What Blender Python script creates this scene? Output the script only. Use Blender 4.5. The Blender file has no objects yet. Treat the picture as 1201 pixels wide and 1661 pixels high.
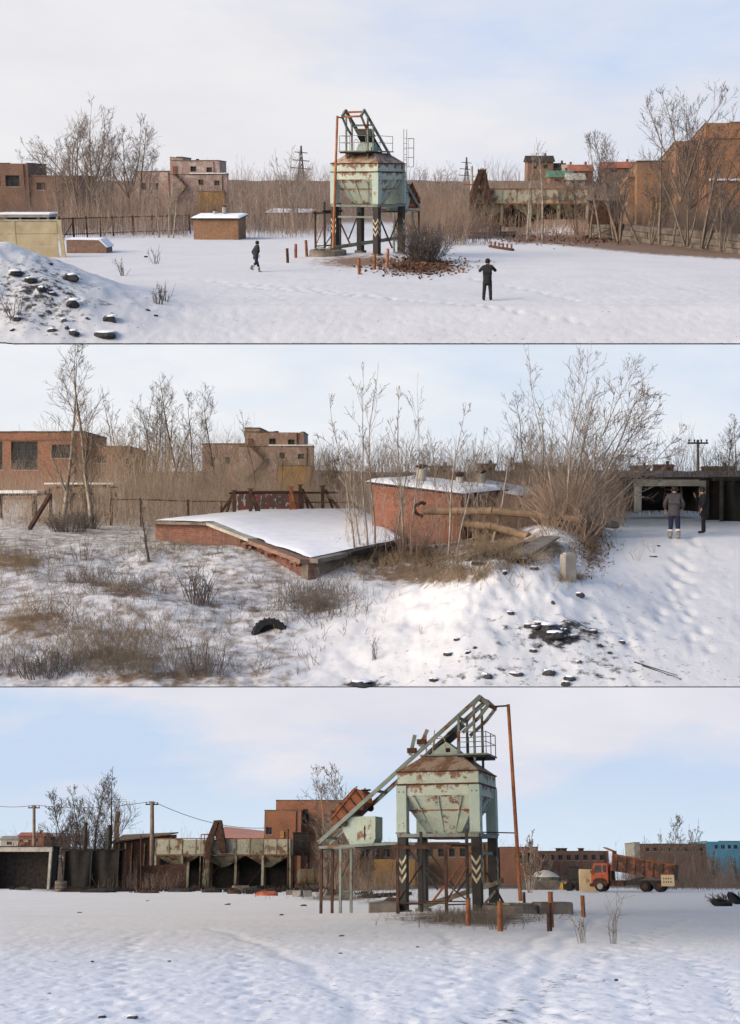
import bpy, bmesh, math, random
import numpy as np
from mathutils import Vector, Matrix, noise as mnoise

rad = math.radians
scene = bpy.context.scene
COL = scene.collection
rng = np.random.default_rng(7)
random.seed(7)

# ------------------------------------------------------------------ camera, light, exposure
cam_data = bpy.data.cameras.new("camera")
cam = bpy.data.objects.new("camera", cam_data)
COL.objects.link(cam)
cam.rotation_euler = (rad(90), 0, 0)
FPX = 2000.0                      # focal length in photo pixels
W_PX, H_PX = 1201.0, 1661.0
cam_data.sensor_fit = 'HORIZONTAL'
cam_data.sensor_width = 36.0
cam_data.lens = FPX / W_PX * 36.0
cam_data.clip_start = 0.5
cam_data.clip_end = 3000
scene.camera = cam

SUN_EL, SUN_AZ = 25.0, -118.0     # azimuth: degrees clockwise from +Y; the sun stands behind and to the left
world = bpy.data.worlds.new("World")
scene.world = world
world.use_nodes = True
wn = world.node_tree
wn.nodes.clear()
w_out = wn.nodes.new("ShaderNodeOutputWorld")
w_bg = wn.nodes.new("ShaderNodeBackground")
w_sky = wn.nodes.new("ShaderNodeTexSky")
w_sky.sky_type = 'NISHITA'
w_sky.sun_disc = False
w_sky.sun_elevation = rad(SUN_EL)
w_sky.sun_rotation = rad(SUN_AZ)
w_sky.air_density = 0.8
w_sky.dust_density = 2.6
w_sky.ozone_density = 0.6
w_bg.inputs["Strength"].default_value = 0.15
wn.links.new(w_sky.outputs[0], w_bg.inputs["Color"])
wn.links.new(w_bg.outputs[0], w_out.inputs["Surface"])

sun_d = bpy.data.lights.new("sun", 'SUN')
sun_d.energy = 0.5
sun_d.angle = rad(45)
sun_d.color = (1.0, 0.95, 0.89)
sun = bpy.data.objects.new("sun", sun_d)
COL.objects.link(sun)
_sd = Vector((math.sin(rad(SUN_AZ)) * math.cos(rad(SUN_EL)), math.cos(rad(SUN_AZ)) * math.cos(rad(SUN_EL)), math.sin(rad(SUN_EL))))
sun.rotation_euler = _sd.to_track_quat('Z', 'Y').to_euler()

scene.view_settings.view_transform = 'Standard'
scene.view_settings.look = 'None'
scene.view_settings.exposure = EXPOSURE = 0.86
scene.view_settings.gamma = 1.0
scene.view_settings.use_curve_mapping = False
scene.cycles.max_bounces = 6
scene.cycles.diffuse_bounces = 4

# ------------------------------------------------------------------ the three yards: each is a sloping terrace of its own
class Yard:
    def __init__(s, horizon, eye):
        s.horizon, s.eye = horizon, eye
        s.a = math.atan((830.5 - horizon) / FPX)
        s.R = Matrix.Rotation(s.a, 4, 'X')
        s.Ri = s.R.inverted().to_3x3()
        s.relief = lambda x, y: np.zeros_like(np.asarray(x, float))
    def ray(s, px, py):
        v = s.Ri @ Vector(((px - 600.5) / FPX, 1.0, (830.5 - py) / FPX))
        return v / v.y
    def at(s, px, py, d):
        return s.ray(px, py) * d
    def g(s, x, y):                       # ground height in the yard's own frame (eye at 0)
        return float(s.relief(np.array([x]), np.array([y]))[0]) - s.eye
    def on(s, px, py):                    # the ground point seen at a photo pixel
        return Vector(s.on_many([px], [py])[0])
    def on_many(s, pxs, pys):
        if not hasattr(s, "ds"):
            s.ds = 1 / np.linspace(1 / (13.5 if s.horizon > 1000 else 28.0 if s.horizon > 500 else 44.0), 1 / 262.0, 900)
        out = []
        for px, py in zip(pxs, pys):
            r = s.ray(px, py)
            gz = s.relief(r.x * s.ds, s.ds) - s.eye
            hit = np.nonzero(r.z * s.ds <= gz)[0]
            k = hit[0] if len(hit) else len(s.ds) - 1
            d = s.ds[k]; zg = gz[k]
            if k > 0 and len(hit):
                a0, a1 = r.z * s.ds[k - 1] - gz[k - 1], r.z * s.ds[k] - gz[k]
                t = a0 / max(a0 - a1, 1e-9)
                d = s.ds[k - 1] + (s.ds[k] - s.ds[k - 1]) * t; zg = gz[k - 1] + (gz[k] - gz[k - 1]) * t
            out.append((r.x * d, d, zg))
        return out
    def stand(s, px, d):                  # ground point in column px at distance d
        r = s.ray(px, s.horizon)
        return Vector((r.x * d, d, s.g(r.x * d, d)))
    def ppm(s, d):
        return FPX / d
    def mat(s, loc, rz=0.0, upright=False):
        if upright:
            return Matrix.Translation(s.R @ Vector(loc)) @ Matrix.Rotation(rz, 4, 'Z')
        return s.R @ Matrix.Translation(Vector(loc)) @ Matrix.Rotation(rz, 4, 'Z')

TOP = Yard(298.0, 4.85)
MID = Yard(775.0, 2.07)
LOW = Yard(1416.0, 1.80)

# ------------------------------------------------------------------ value noise on arrays
def _h(ix, iy, seed):
    n = (ix.astype(np.int64) * 374761393 + iy.astype(np.int64) * 668265263 + seed * 1442695041) & 0x7fffffff
    n = ((n ^ (n >> 13)) * 1274126177) & 0x7fffffff
    return ((n ^ (n >> 16)) & 0xffff) / 65535.0
def vnoise(x, y, seed=0):
    x = np.asarray(x, float); y = np.asarray(y, float)
    ix, iy = np.floor(x), np.floor(y)
    fx, fy = x - ix, y - iy
    fx, fy = fx * fx * (3 - 2 * fx), fy * fy * (3 - 2 * fy)
    a, b = _h(ix, iy, seed), _h(ix + 1, iy, seed)
    c, d = _h(ix, iy + 1, seed), _h(ix + 1, iy + 1, seed)
    return (a * (1 - fx) + b * fx) * (1 - fy) + (c * (1 - fx) + d * fx) * fy
def fbm(x, y, seed=0, octv=4):
    s, a, t = 0.0, 0.5, 0.0
    for o in range(octv):
        s = s + a * vnoise(x * 2 ** o, y * 2 ** o, seed + o * 17); t += a; a *= 0.5
    return s / t
def sstep(e0, e1, x):
    t = np.clip((np.asarray(x, float) - e0) / (e1 - e0), 0, 1)
    return t * t * (3 - 2 * t)
def gauss(x, y, cx, cy, sx, sy):
    return np.exp(-0.5 * (((x - cx) / sx) ** 2 + ((y - cy) / sy) ** 2))

# ------------------------------------------------------------------ mesh helpers
def np_mesh(name, v, f, mat=None, smooth=False):
    v = np.asarray(v, np.float32); f = np.asarray(f, np.int32)
    me = bpy.data.meshes.new(name)
    k = f.shape[1]
    me.vertices.add(len(v)); me.vertices.foreach_set("co", v.ravel())
    me.loops.add(f.size); me.loops.foreach_set("vertex_index", f.ravel())
    me.polygons.add(len(f))
    me.polygons.foreach_set("loop_start", np.arange(0, f.size, k, dtype=np.int32))
    me.polygons.foreach_set("loop_total", np.full(len(f), k, np.int32))
    me.update(calc_edges=True)
    if mat: me.materials.append(mat)
    me.polygons.foreach_set("use_smooth", np.full(len(f), smooth, bool))
    return me

def tubes_mesh(name, P0, P1, R0, R1, n, mat, caps=False):
    P0 = np.asarray(P0, float); P1 = np.asarray(P1, float); R0 = np.asarray(R0, float); R1 = np.asarray(R1, float)
    D = P1 - P0
    L = np.linalg.norm(D, axis=1, keepdims=True); L[L < 1e-9] = 1e-9
    D = D / L
    ref = np.where(np.abs(D[:, 2:3]) > 0.9, np.array([[1., 0, 0]]), np.array([[0., 0, 1.]]))
    U = np.cross(D, ref); U /= np.linalg.norm(U, axis=1, keepdims=True)
    V = np.cross(D, U)
    ang = np.arange(n) * 2 * np.pi / n
    c, s_ = np.cos(ang), np.sin(ang)
    off = U[:, None, :] * c[None, :, None] + V[:, None, :] * s_[None, :, None]
    A = P0[:, None, :] + off * R0[:, None, None]
    B = P1[:, None, :] + off * R1[:, None, None]
    verts = np.concatenate([A, B], axis=1).reshape(-1, 3)
    base = (np.arange(len(P0)) * 2 * n)[:, None]
    i = np.arange(n); j = (i + 1) % n
    quad = np.stack([i, i + n, j + n, j], axis=1)
    faces = (base[:, None] + quad[None]).reshape(-1, 4)
    return np_mesh(name, verts, faces, mat, smooth=True)

class MB:
    """collects simple solids and links them as one mesh object"""
    def __init__(s): s.v, s.f = [], []
    def add(s, vs, fs):
        b = len(s.v)
        s.v += [tuple(p) for p in vs]
        s.f += [tuple(b + i for i in f) for f in fs]
        return s
    def box(s, c, size, rz=0.0, M=None):
        hx, hy, hz = size[0] / 2, size[1] / 2, size[2] / 2
        vs = [Vector((x * hx, y * hy, z * hz)) for z in (-1, 1) for y in (-1, 1) for x in (-1, 1)]
        if M is None: M = Matrix.Rotation(rz, 3, 'Z')
        vs = [M @ p + Vector(c) for p in vs]
        return s.add(vs, [(0, 2, 3, 1), (4, 5, 7, 6), (0, 1, 5, 4), (2, 6, 7, 3), (0, 4, 6, 2), (1, 3, 7, 5)])
    def bx(s, x0, x1, y0, y1, z0, z1):
        return s.box(((x0 + x1) / 2, (y0 + y1) / 2, (z0 + z1) / 2), (abs(x1 - x0), abs(y1 - y0), abs(z1 - z0)))
    def bar(s, p0, p1, w, h=None, up=(0, 0, 1)):
        h = h or w
        p0, p1 = Vector(p0), Vector(p1)
        d = p1 - p0; L = d.length; d.normalize()
        u = Vector(up)
        if abs(d.dot(u)) > 0.98: u = Vector((0, 1, 0))
        x = d.cross(u).normalized(); z = x.cross(d)
        M = Matrix((x, d, z)).transposed()
        return s.box((p0 + p1) / 2, (w, L, h), M=M)
    def tube(s, p0, p1, r0, r1=None, n=10, caps=True):
        r1 = r0 if r1 is None else r1
        p0, p1 = Vector(p0), Vector(p1)
        d = (p1 - p0).normalized()
        u = d.cross(Vector((1, 0, 0)) if abs(d.z) > 0.9 else Vector((0, 0, 1))).normalized(); v = d.cross(u)
        vs = []
        for p, r in ((p0, r0), (p1, r1)):
            for i in range(n):
                a = 2 * math.pi * i / n
                vs.append(p + u * (r * math.cos(a)) + v * (r * math.sin(a)))
        fs = [(i, (i + 1) % n, n + (i + 1) % n, n + i) for i in range(n)]
        if caps: fs += [tuple(range(n - 1, -1, -1)), tuple(range(n, 2 * n))]
        return s.add(vs, fs)
    def path(s, pts, r, n=6):
        for a, b in zip(pts[:-1], pts[1:]): s.tube(a, b, r, r, n)
        return s
    def lathe(s, prof, n=16, c=(0, 0, 0), axis='Z'):
        vs = []
        for r, z in prof:
            for i in range(n):
                a = 2 * math.pi * i / n
                p = (r * math.cos(a), r * math.sin(a), z)
                if axis == 'Y': p = (p[0], p[2], p[1])
                if axis == 'X': p = (p[2], p[0], p[1])
                vs.append(Vector(p) + Vector(c))
        fs = []
        for k in range(len(prof) - 1):
            for i in range(n):
                fs.append((k * n + i, k * n + (i + 1) % n, (k + 1) * n + (i + 1) % n, (k + 1) * n + i))
        fs.append(tuple(range(n - 1, -1, -1))); fs.append(tuple(range((len(prof) - 1) * n, len(prof) * n)))
        return s.add(vs, fs)
    def prism(s, pts, y0, y1):
        """polygon in x,z extruded along y"""
        n = len(pts)
        vs = [(x, y0, z) for x, z in pts] + [(x, y1, z) for x, z in pts]
        return s.add(vs, [tuple(range(n)), tuple(range(2 * n - 1, n - 1, -1))] + [(i, n + i, n + (i + 1) % n, (i + 1) % n) for i in range(n)])
    def frustum(s, b, t):
        """b,t: (x0,x1,y0,y1,z) lower and upper rectangle"""
        vs = []
        for (x0, x1, y0, y1, z) in (b, t): vs += [(x0, y0, z), (x1, y0, z), (x1, y1, z), (x0, y1, z)]
        return s.add(vs, [(3, 2, 1, 0), (4, 5, 6, 7), (0, 1, 5, 4), (1, 2, 6, 5), (2, 3, 7, 6), (3, 0, 4, 7)])
    def mesh(s, name, mat=None, smooth=False, bevel=0.0):
        me = bpy.data.meshes.new(name)
        me.from_pydata(s.v, [], s.f)
        bm = bmesh.new(); bm.from_mesh(me)
        bmesh.ops.recalc_face_normals(bm, faces=bm.faces)
        if bevel:
            bmesh.ops.bevel(bm, geom=[e for e in bm.edges], offset=bevel, segments=1, affect='EDGES', clamp_overlap=True)
        bm.to_mesh(me); bm.free()
        if mat: me.materials.append(mat)
        if smooth: me.polygons.foreach_set("use_smooth", np.full(len(me.polygons), True))
        return me
    def build(s, name, mat=None, parent=None, smooth=False, bevel=0.0, loc=None, label=None):
        o = bpy.data.objects.new(name, s.mesh(name, mat, smooth, bevel))
        COL.objects.link(o)
        if parent is not None: o.parent = parent
        if loc is not None: o.location = loc
        if label: o["label"] = label
        return o

def tag(o, label, cat, group=None):
    o["label"] = label; o["category"] = cat
    if group: o["group"] = group
    return o
def thing(name, label, cat, yard, loc, rz=0.0, group=None, upright=False):
    o = bpy.data.objects.new(name, None)
    o.empty_display_size = 0.3
    COL.objects.link(o)
    o.matrix_world = yard.mat(loc, rz, upright)
    return tag(o, label, cat, group)
def single(mb, name, mat, label, cat, yard, loc, rz=0.0, group=None, smooth=False, bevel=0.0, upright=False):
    o = mb.build(name, mat, None, smooth, bevel)
    o.matrix_world = yard.mat(loc, rz, upright)
    return tag(o, label, cat, group)
def link_mesh(name, me, parent=None, M=None, kind=None):
    o = bpy.data.objects.new(name, me); COL.objects.link(o)
    if parent is not None: o.parent = parent
    if M is not None: o.matrix_world = M
    if kind: o["kind"] = kind
    return o
def copy_tree(root, M, label=None, group=None):
    r = root.copy(); COL.objects.link(r); r.matrix_world = M
    if label: r["label"] = label
    if group: r["group"] = group
    for ch in list(root.children):
        c = ch.copy(); COL.objects.link(c); c.parent = r
        for gch in list(ch.children):
            d = gch.copy(); COL.objects.link(d); d.parent = c
    return r

# ------------------------------------------------------------------ materials
def new_mat(name):
    m = bpy.data.materials.new(name); m.use_nodes = True
    nt = m.node_tree
    b = nt.nodes["Principled BSDF"]
    b.inputs["Specular IOR Level"].default_value = 0.25
    return m, nt, b
def N(nt, typ, **kw):
    n = nt.nodes.new(typ)
    for k, v in kw.items():
        if k in n.inputs: n.inputs[k].default_value = v
        else: setattr(n, k, v)
    return n
def ramp(nt, fac, stops):
    r = nt.nodes.new("ShaderNodeValToRGB")
    e = r.color_ramp.elements
    while len(e) < len(stops): e.new(0.5)
    for el, (p, c) in zip(e, stops):
        el.position = p; el.color = c if len(c) == 4 else (*c, 1)
    nt.links.new(fac, r.inputs[0])
    return r
def mixc(nt, fac, a, b, mode='MIX'):
    m = nt.nodes.new("ShaderNodeMix"); m.data_type = 'RGBA'; m.blend_type = mode
    for sock, val in ((m.inputs[0], fac), (m.inputs[6], a), (m.inputs[7], b)):
        if isinstance(val, (int, float)): sock.default_value = val
        elif isinstance(val, tuple): sock.default_value = (*val, 1) if len(val) == 3 else val
        else: nt.links.new(val, sock)
    return m.outputs[2]
def ocoord(nt, scale=(1, 1, 1)):
    tc = nt.nodes.new("ShaderNodeTexCoord"); mp = nt.nodes.new("ShaderNodeMapping")
    nt.links.new(tc.outputs["Object"], mp.inputs[0]); mp.inputs["Scale"].default_value = scale
    return mp.outputs[0]
def noise(nt, vec, scale, detail=4, rough=0.6):
    n = N(nt, "ShaderNodeTexNoise"); n.inputs["Scale"].default_value = scale
    n.inputs["Detail"].default_value = detail; n.inputs["Roughness"].default_value = rough
    nt.links.new(vec, n.inputs["Vector"])
    return n.outputs["Fac"]
def bump(nt, b, h, strength=0.3, dist=0.02):
    n = nt.nodes.new("ShaderNodeBump"); n.inputs["Strength"].default_value = strength; n.inputs["Distance"].default_value = dist
    nt.links.new(h, n.inputs["Height"]); nt.links.new(n.outputs[0], b.inputs["Normal"])

def mat_plain(name, c, c2=None, scale=3.0, rough=0.8, bstr=0.2, metal=0.0, lo=0.35, hi=0.65):
    m, nt, b = new_mat(name)
    v = ocoord(nt)
    f = noise(nt, v, scale)
    c2 = c2 or tuple(x * 0.6 for x in c)
    r = ramp(nt, f, [(lo, c2), (hi, c)])
    nt.links.new(r.outputs[0], b.inputs["Base Color"])
    b.inputs["Roughness"].default_value = rough; b.inputs["Metallic"].default_value = metal
    bump(nt, b, noise(nt, v, scale * 6), bstr)
    return m
def mat_paint_rust(name, paint, paint2, rust=(0.20, 0.075, 0.03), amount=0.5, sc=1.6, seams=None):
    """peeling paint over steel: patches of rust and long runs of rust down the sheet"""
    m, nt, b = new_mat(name)
    v = ocoord(nt)
    base = ramp(nt, noise(nt, v, 2.2, 5), [(0.3, paint2), (0.7, paint)]).outputs[0]
    pn = noise(nt, v, sc, 8, 0.68)
    if seams:                       # rust gathers under the joints of the sheets
        sx = nt.nodes.new("ShaderNodeSeparateXYZ"); nt.links.new(v, sx.inputs[0])
        mr = nt.nodes.new("ShaderNodeMapRange"); mr.inputs[1].default_value = seams[0]; mr.inputs[2].default_value = seams[1]
        nt.links.new(sx.outputs[2], mr.inputs[0])
        sr = ramp(nt, mr.outputs[0], [((z_ - seams[0]) / (seams[1] - seams[0]), (k, k, k)) for z_, k in seams[2]])
        ma = nt.nodes.new("ShaderNodeMath"); ma.operation = 'MULTIPLY_ADD'; ma.inputs[1].default_value = 0.17
        nt.links.new(sr.outputs[0], ma.inputs[0]); nt.links.new(pn, ma.inputs[2]); pn = ma.outputs[0]
    patch = ramp(nt, pn, [(amount, (0, 0, 0)), (amount + 0.08, (1, 1, 1))]).outputs[0]
    vs = ocoord(nt, (5.0, 5.0, 0.35))
    run = ramp(nt, noise(nt, vs, 1.3, 5, 0.6), [(amount + 0.03, (0, 0, 0)), (amount + 0.17, (0.8, 0.8, 0.8))]).outputs[0]
    rustc = ramp(nt, noise(nt, v, 9, 4), [(0.3, tuple(x * 0.5 for x in rust)), (0.7, rust)]).outputs[0]
    c = mixc(nt, run, base, tuple(0.5 * a + 0.5 * b_ for a, b_ in zip(rust, paint)))
    c = mixc(nt, patch, c, rustc)
    nt.links.new(c, b.inputs["Base Color"])
    b.inputs["Roughness"].default_value = 0.65
    bump(nt, b, noise(nt, v, 14), 0.15)
    return m
def mat_brick(name, c1, c2, mortar, grime=(0.12, 0.09, 0.07), rubbed=None, amount=0.57, bl=0.26, bh=0.085):
    m, nt, b = new_mat(name)
    tc = nt.nodes.new("ShaderNodeTexCoord"); sp = nt.nodes.new("ShaderNodeSeparateXYZ"); cb = nt.nodes.new("ShaderNodeCombineXYZ")
    nt.links.new(tc.outputs["Object"], sp.inputs[0])
    ad = nt.nodes.new("ShaderNodeMath"); ad.operation = 'ADD'
    nt.links.new(sp.outputs[0], ad.inputs[0]); nt.links.new(sp.outputs[1], ad.inputs[1])
    nt.links.new(ad.outputs[0], cb.inputs[0]); nt.links.new(sp.outputs[2], cb.inputs[1])
    br = nt.nodes.new("ShaderNodeTexBrick")
    nt.links.new(cb.outputs[0], br.inputs["Vector"])
    br.inputs["Scale"].default_value = 1.0
    br.inputs["Brick Width"].default_value = bl; br.inputs["Row Height"].default_value = bh
    br.inputs["Mortar Size"].default_value = 0.008
    br.inputs["Color1"].default_value = (*c1, 1); br.inputs["Color2"].default_value = (*c2, 1); br.inputs["Mortar"].default_value = (*mortar, 1)
    v = ocoord(nt)
    c = mixc(nt, ramp(nt, noise(nt, v, 0.45, 7, 0.65), [(amount - 0.12, (0, 0, 0)), (amount + 0.15, (0.75, 0.75, 0.75))]).outputs[0], br.outputs[0], grime)
    if rubbed:
        c = mixc(nt, ramp(nt, noise(nt, v, 0.9, 8, 0.7), [(0.5, (0, 0, 0)), (0.58, (0.9, 0.9, 0.9))]).outputs[0], c, rubbed)
    var = ramp(nt, noise(nt, v, 6, 4), [(0.25, (0.50, 0.49, 0.49)), (0.75, (0.95, 0.94, 0.93))]).outputs[0]
    c = mixc(nt, 1.0, c, var, 'MULTIPLY')
    nt.links.new(c, b.inputs["Base Color"])
    b.inputs["Roughness"].default_value = 0.9
    bump(nt, b, br.outputs["Fac"], -0.35, 0.01)
    return m

M = {}
M['green'] = mat_paint_rust('pale_green_paint', (0.37, 0.44, 0.385), (0.29, 0.36, 0.315), amount=0.585, sc=2.2)
M['green_rusty'] = mat_paint_rust('rusted_green_paint', (0.42, 0.47, 0.40), (0.32, 0.37, 0.31), rust=(0.24, 0.13, 0.085), amount=0.58, sc=2.6, seams=(3.2, 5.9, [(3.2, .8), (3.4, .1), (4.1, .25), (4.16, .6), (4.2, .05), (4.45, .2), (4.78, .85), (4.80, .0), (5.0, .2), (5.22, .9), (5.30, .0), (5.5, .35), (5.76, 1.0)]))
M['hood'] = mat_paint_rust('rusted_hood_steel', (0.40, 0.33, 0.26), (0.33, 0.24, 0.18), rust=(0.27, 0.15, 0.10), amount=0.47)
M['olive'] = mat_paint_rust('olive_paint', (0.25, 0.25, 0.175), (0.16, 0.16, 0.11), rust=(0.14, 0.075, 0.045), amount=0.50, sc=0.9)
M['trough'] = mat_paint_rust('pale_trough_paint', (0.40, 0.395, 0.31), (0.28, 0.275, 0.21), rust=(0.19, 0.11, 0.065), amount=0.50, sc=0.8)
M['rust'] = mat_plain('rust', (0.30, 0.105, 0.04), (0.13, 0.05, 0.025), 3.0, 0.85)
M['rust_pole'] = mat_plain('rust_orange', (0.42, 0.165, 0.07), (0.24, 0.085, 0.04), 2.0, 0.8)
M['rust_dark'] = mat_plain('rust_dark', (0.085, 0.042, 0.028), (0.03, 0.018, 0.014), 3.0, 0.85)
M['skip'] = mat_plain('skip_red_rust', (0.23, 0.075, 0.038), (0.07, 0.033, 0.024), 1.6, 0.8)
M['black'] = mat_plain('black_paint', (0.016, 0.016, 0.018), (0.03, 0.024, 0.02), 4.0, 0.6)
M['belt'] = mat_plain('dark_rubber', (0.025, 0.02, 0.02), (0.012, 0.01, 0.01), 4.0, 0.7)
M['stripe'] = mat_plain('stripe_paint', (0.52, 0.46, 0.33), (0.22, 0.18, 0.12), 5.0, 0.8)
M['grey_steel'] = mat_paint_rust('grey_green_rail', (0.20, 0.235, 0.21), (0.13, 0.155, 0.14), amount=0.54)
M['concrete'] = mat_plain('concrete', (0.30, 0.28, 0.25), (0.20, 0.18, 0.16), 1.4, 0.92, 0.4)
M['concrete_dirty'] = mat_plain('dirty_concrete', (0.19, 0.165, 0.14), (0.085, 0.068, 0.055), 1.2, 0.95, 0.4)
M['concrete_pale'] = mat_plain('pale_concrete', (0.42, 0.40, 0.35), (0.27, 0.25, 0.21), 1.5, 0.92, 0.3)
M['cream'] = mat_plain('cream_concrete', (0.50, 0.42, 0.27), (0.36, 0.29, 0.18), 0.8, 0.9, 0.3)
M['snowcap'] = mat_plain('roof_snow', (0.82, 0.83, 0.86), (0.74, 0.75, 0.79), 2.0, 0.8, 0.15)
M['brick_dull'] = mat_brick('dull_red_brick', (0.25, 0.105, 0.075), (0.20, 0.08, 0.06), (0.22, 0.16, 0.13), grime=(0.10, 0.065, 0.05), amount=.55)
M['brick_red'] = mat_brick('red_brick', (0.33, 0.125, 0.08), (0.27, 0.095, 0.062), (0.30, 0.20, 0.15), grime=(0.17, 0.085, 0.055))
M['brick_tan'] = mat_brick('tan_brick', (0.36, 0.20, 0.11), (0.29, 0.15, 0.085), (0.30, 0.23, 0.17), grime=(0.16, 0.10, 0.07))
M['brick_orange'] = mat_brick('orange_brick', (0.41, 0.195, 0.095), (0.35, 0.16, 0.08), (0.38, 0.27, 0.18), grime=(0.25, 0.14, 0.09))
M['brick_rust'] = mat_brick('rust_red_brick', (0.46, 0.19, 0.10), (0.39, 0.15, 0.08), (0.36, 0.25, 0.18), grime=(0.22, 0.12, 0.085))
M['brick_brown'] = mat_brick('brown_brick', (0.33, 0.195, 0.14), (0.26, 0.145, 0.105), (0.28, 0.23, 0.19), grime=(0.14, 0.10, 0.085))
M['pink'] = mat_brick('pink_brick', (0.52, 0.36, 0.31), (0.47, 0.31, 0.265), (0.48, 0.40, 0.36), grime=(0.32, 0.22, 0.19), rubbed=(0.66, 0.56, 0.52))
M['pinkroof'] = mat_plain('salmon_sheet', (0.52, 0.25, 0.185), (0.45, 0.21, 0.155), 0.6, 0.7, 0.1)
M['ochre'] = mat_plain('ochre_plaster', (0.46, 0.27, 0.085), (0.33, 0.19, 0.065), 0.9, 0.9)
M['glass'] = mat_plain('dusty_glass', (0.05, 0.055, 0.06), (0.02, 0.022, 0.025), 1.2, 0.25, 0.05)
M['dark_void'] = mat_plain('tarp_and_shade_black', (0.022, 0.019, 0.017), (0.012, 0.011, 0.010), 2.0, 0.9)  # near-black for tarps, and for shade painted into openings and shelter insides
M['frame_dark'] = mat_plain('dark_frame', (0.09, 0.08, 0.07), (0.05, 0.045, 0.04), 4.0, 0.8)
M['frame_pale'] = mat_plain('pale_frame', (0.34, 0.32, 0.29), (0.24, 0.22, 0.2), 4.0, 0.8)
M['wood'] = mat_plain('weathered_wood', (0.23, 0.155, 0.10), (0.12, 0.085, 0.06), 2.5, 0.9, 0.3)
M['wood_dark'] = mat_plain('charred_wood', (0.05, 0.042, 0.036), (0.022, 0.019, 0.017), 2.5, 0.9, 0.3)
M['wood_pole'] = mat_plain('pole_wood', (0.26, 0.20, 0.155), (0.16, 0.12, 0.09), 2.0, 0.9)
M['bark_pale'] = mat_plain('pale_bark', (0.36, 0.31, 0.26), (0.17, 0.135, 0.105), 2.6, 0.9, 0.2)
M['bark'] = mat_plain('brown_bark', (0.20, 0.155, 0.12), (0.11, 0.085, 0.065), 2.6, 0.9, 0.2)
M['bark_dark'] = mat_plain('dark_bark', (0.10, 0.082, 0.075), (0.06, 0.048, 0.043), 2.6, 0.9, 0.2)
M['twig'] = mat_plain('twig_bark', (0.235, 0.185, 0.15), (0.15, 0.115, 0.09), 0.7, 0.9, 0.0)
M['twig_dark'] = mat_plain('dark_twig_bark', (0.125, 0.105, 0.10), (0.08, 0.066, 0.062), 0.7, 0.9, 0.0)
M['brush'] = mat_plain('brushwood_stems', (0.31, 0.215, 0.165), (0.11, 0.08, 0.066), 0.13, 0.95, 0.0)
M['brush_warm'] = mat_plain('warm_brush_stems', (0.40, 0.29, 0.21), (0.17, 0.12, 0.09), 0.2, 0.95, 0.0)
M['drygrass'] = mat_plain('dry_grass', (0.32, 0.235, 0.14), (0.15, 0.11, 0.07), 0.6, 0.95, 0.0)
M['drygrass_grey'] = mat_plain('grey_dry_grass', (0.24, 0.20, 0.155), (0.11, 0.09, 0.072), 0.6, 0.95, 0.0)
M['leaf'] = mat_plain('fallen_leaf', (0.15, 0.07, 0.04), (0.075, 0.038, 0.024), 1.2, 0.95, 0.0)
M['rock'] = mat_plain('slag_rock', (0.06, 0.06, 0.064), (0.022, 0.022, 0.025), 5.0, 0.9, 0.5)
M['soil'] = mat_plain('soil', (0.05, 0.042, 0.036), (0.03, 0.025, 0.022), 3.0, 0.95)
M['orange_paint'] = mat_plain('orange_paint', (0.46, 0.095, 0.03), (0.26, 0.065, 0.03), 2.5, 0.55, 0.05)
M['dump_rust'] = mat_paint_rust('dumper_paint', (0.24, 0.075, 0.035), (0.16, 0.055, 0.03), rust=(0.07, 0.04, 0.03), amount=0.43)
M['beige'] = mat_plain('beige_paint', (0.50, 0.40, 0.25), (0.40, 0.31, 0.19), 1.0, 0.6, 0.05)
M['tyre'] = mat_plain('tyre_rubber', (0.02, 0.02, 0.021), (0.012, 0.012, 0.012), 8.0, 0.85)
M['teal'] = mat_plain('teal_paint', (0.10, 0.22, 0.19), (0.06, 0.14, 0.12), 2.0, 0.6)
M['blue_clad'] = mat_plain('blue_cladding', (0.12, 0.34, 0.46), (0.10, 0.28, 0.40), 0.5, 0.6, 0.05)
M['green_roof'] = mat_plain('green_roof', (0.10, 0.20, 0.14), (0.07, 0.15, 0.10), 0.8, 0.7)
M['red_roof'] = mat_plain('red_roof', (0.34, 0.12, 0.07), (0.25, 0.09, 0.055), 0.8, 0.7)
M['felt'] = mat_plain('felt_cloth', (0.66, 0.63, 0.57), (0.52, 0.49, 0.44), 1.5, 0.9)
M['yellow'] = mat_plain('yellow_paint', (0.50, 0.32, 0.04), (0.30, 0.19, 0.04), 2.0, 0.5)
M['coat_black'] = mat_plain('black_cloth', (0.014, 0.014, 0.016), (0.022, 0.022, 0.024), 9.0, 0.9)
M['coat_navy'] = mat_plain('navy_black_cloth', (0.020, 0.021, 0.028), (0.03, 0.03, 0.036), 9.0, 0.9)
M['coat_grey'] = mat_plain('charcoal_cloth', (0.070, 0.062, 0.068), (0.05, 0.045, 0.05), 9.0, 0.9)
M['jeans'] = mat_plain('dark_denim', (0.022, 0.026, 0.055), (0.015, 0.018, 0.038), 12.0, 0.9)
M['boot_pale'] = mat_plain('felt_boot', (0.28, 0.255, 0.225), (0.20, 0.18, 0.16), 9.0, 0.9)
M['boot_band'] = mat_plain('pale_boot_cuff', (0.62, 0.60, 0.56), (0.50, 0.48, 0.45), 9.0, 0.9)
M['skin'] = mat_plain('skin', (0.45, 0.27, 0.19), (0.38, 0.21, 0.15), 5.0, 0.6, 0.05)
M['hair'] = mat_plain('dark_hair', (0.02, 0.016, 0.014), (0.012, 0.010, 0.009), 12.0, 0.7)
M['wire'] = mat_plain('wire', (0.10, 0.10, 0.11), (0.08, 0.08, 0.09), 1.0, 0.7, 0.0)
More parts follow.
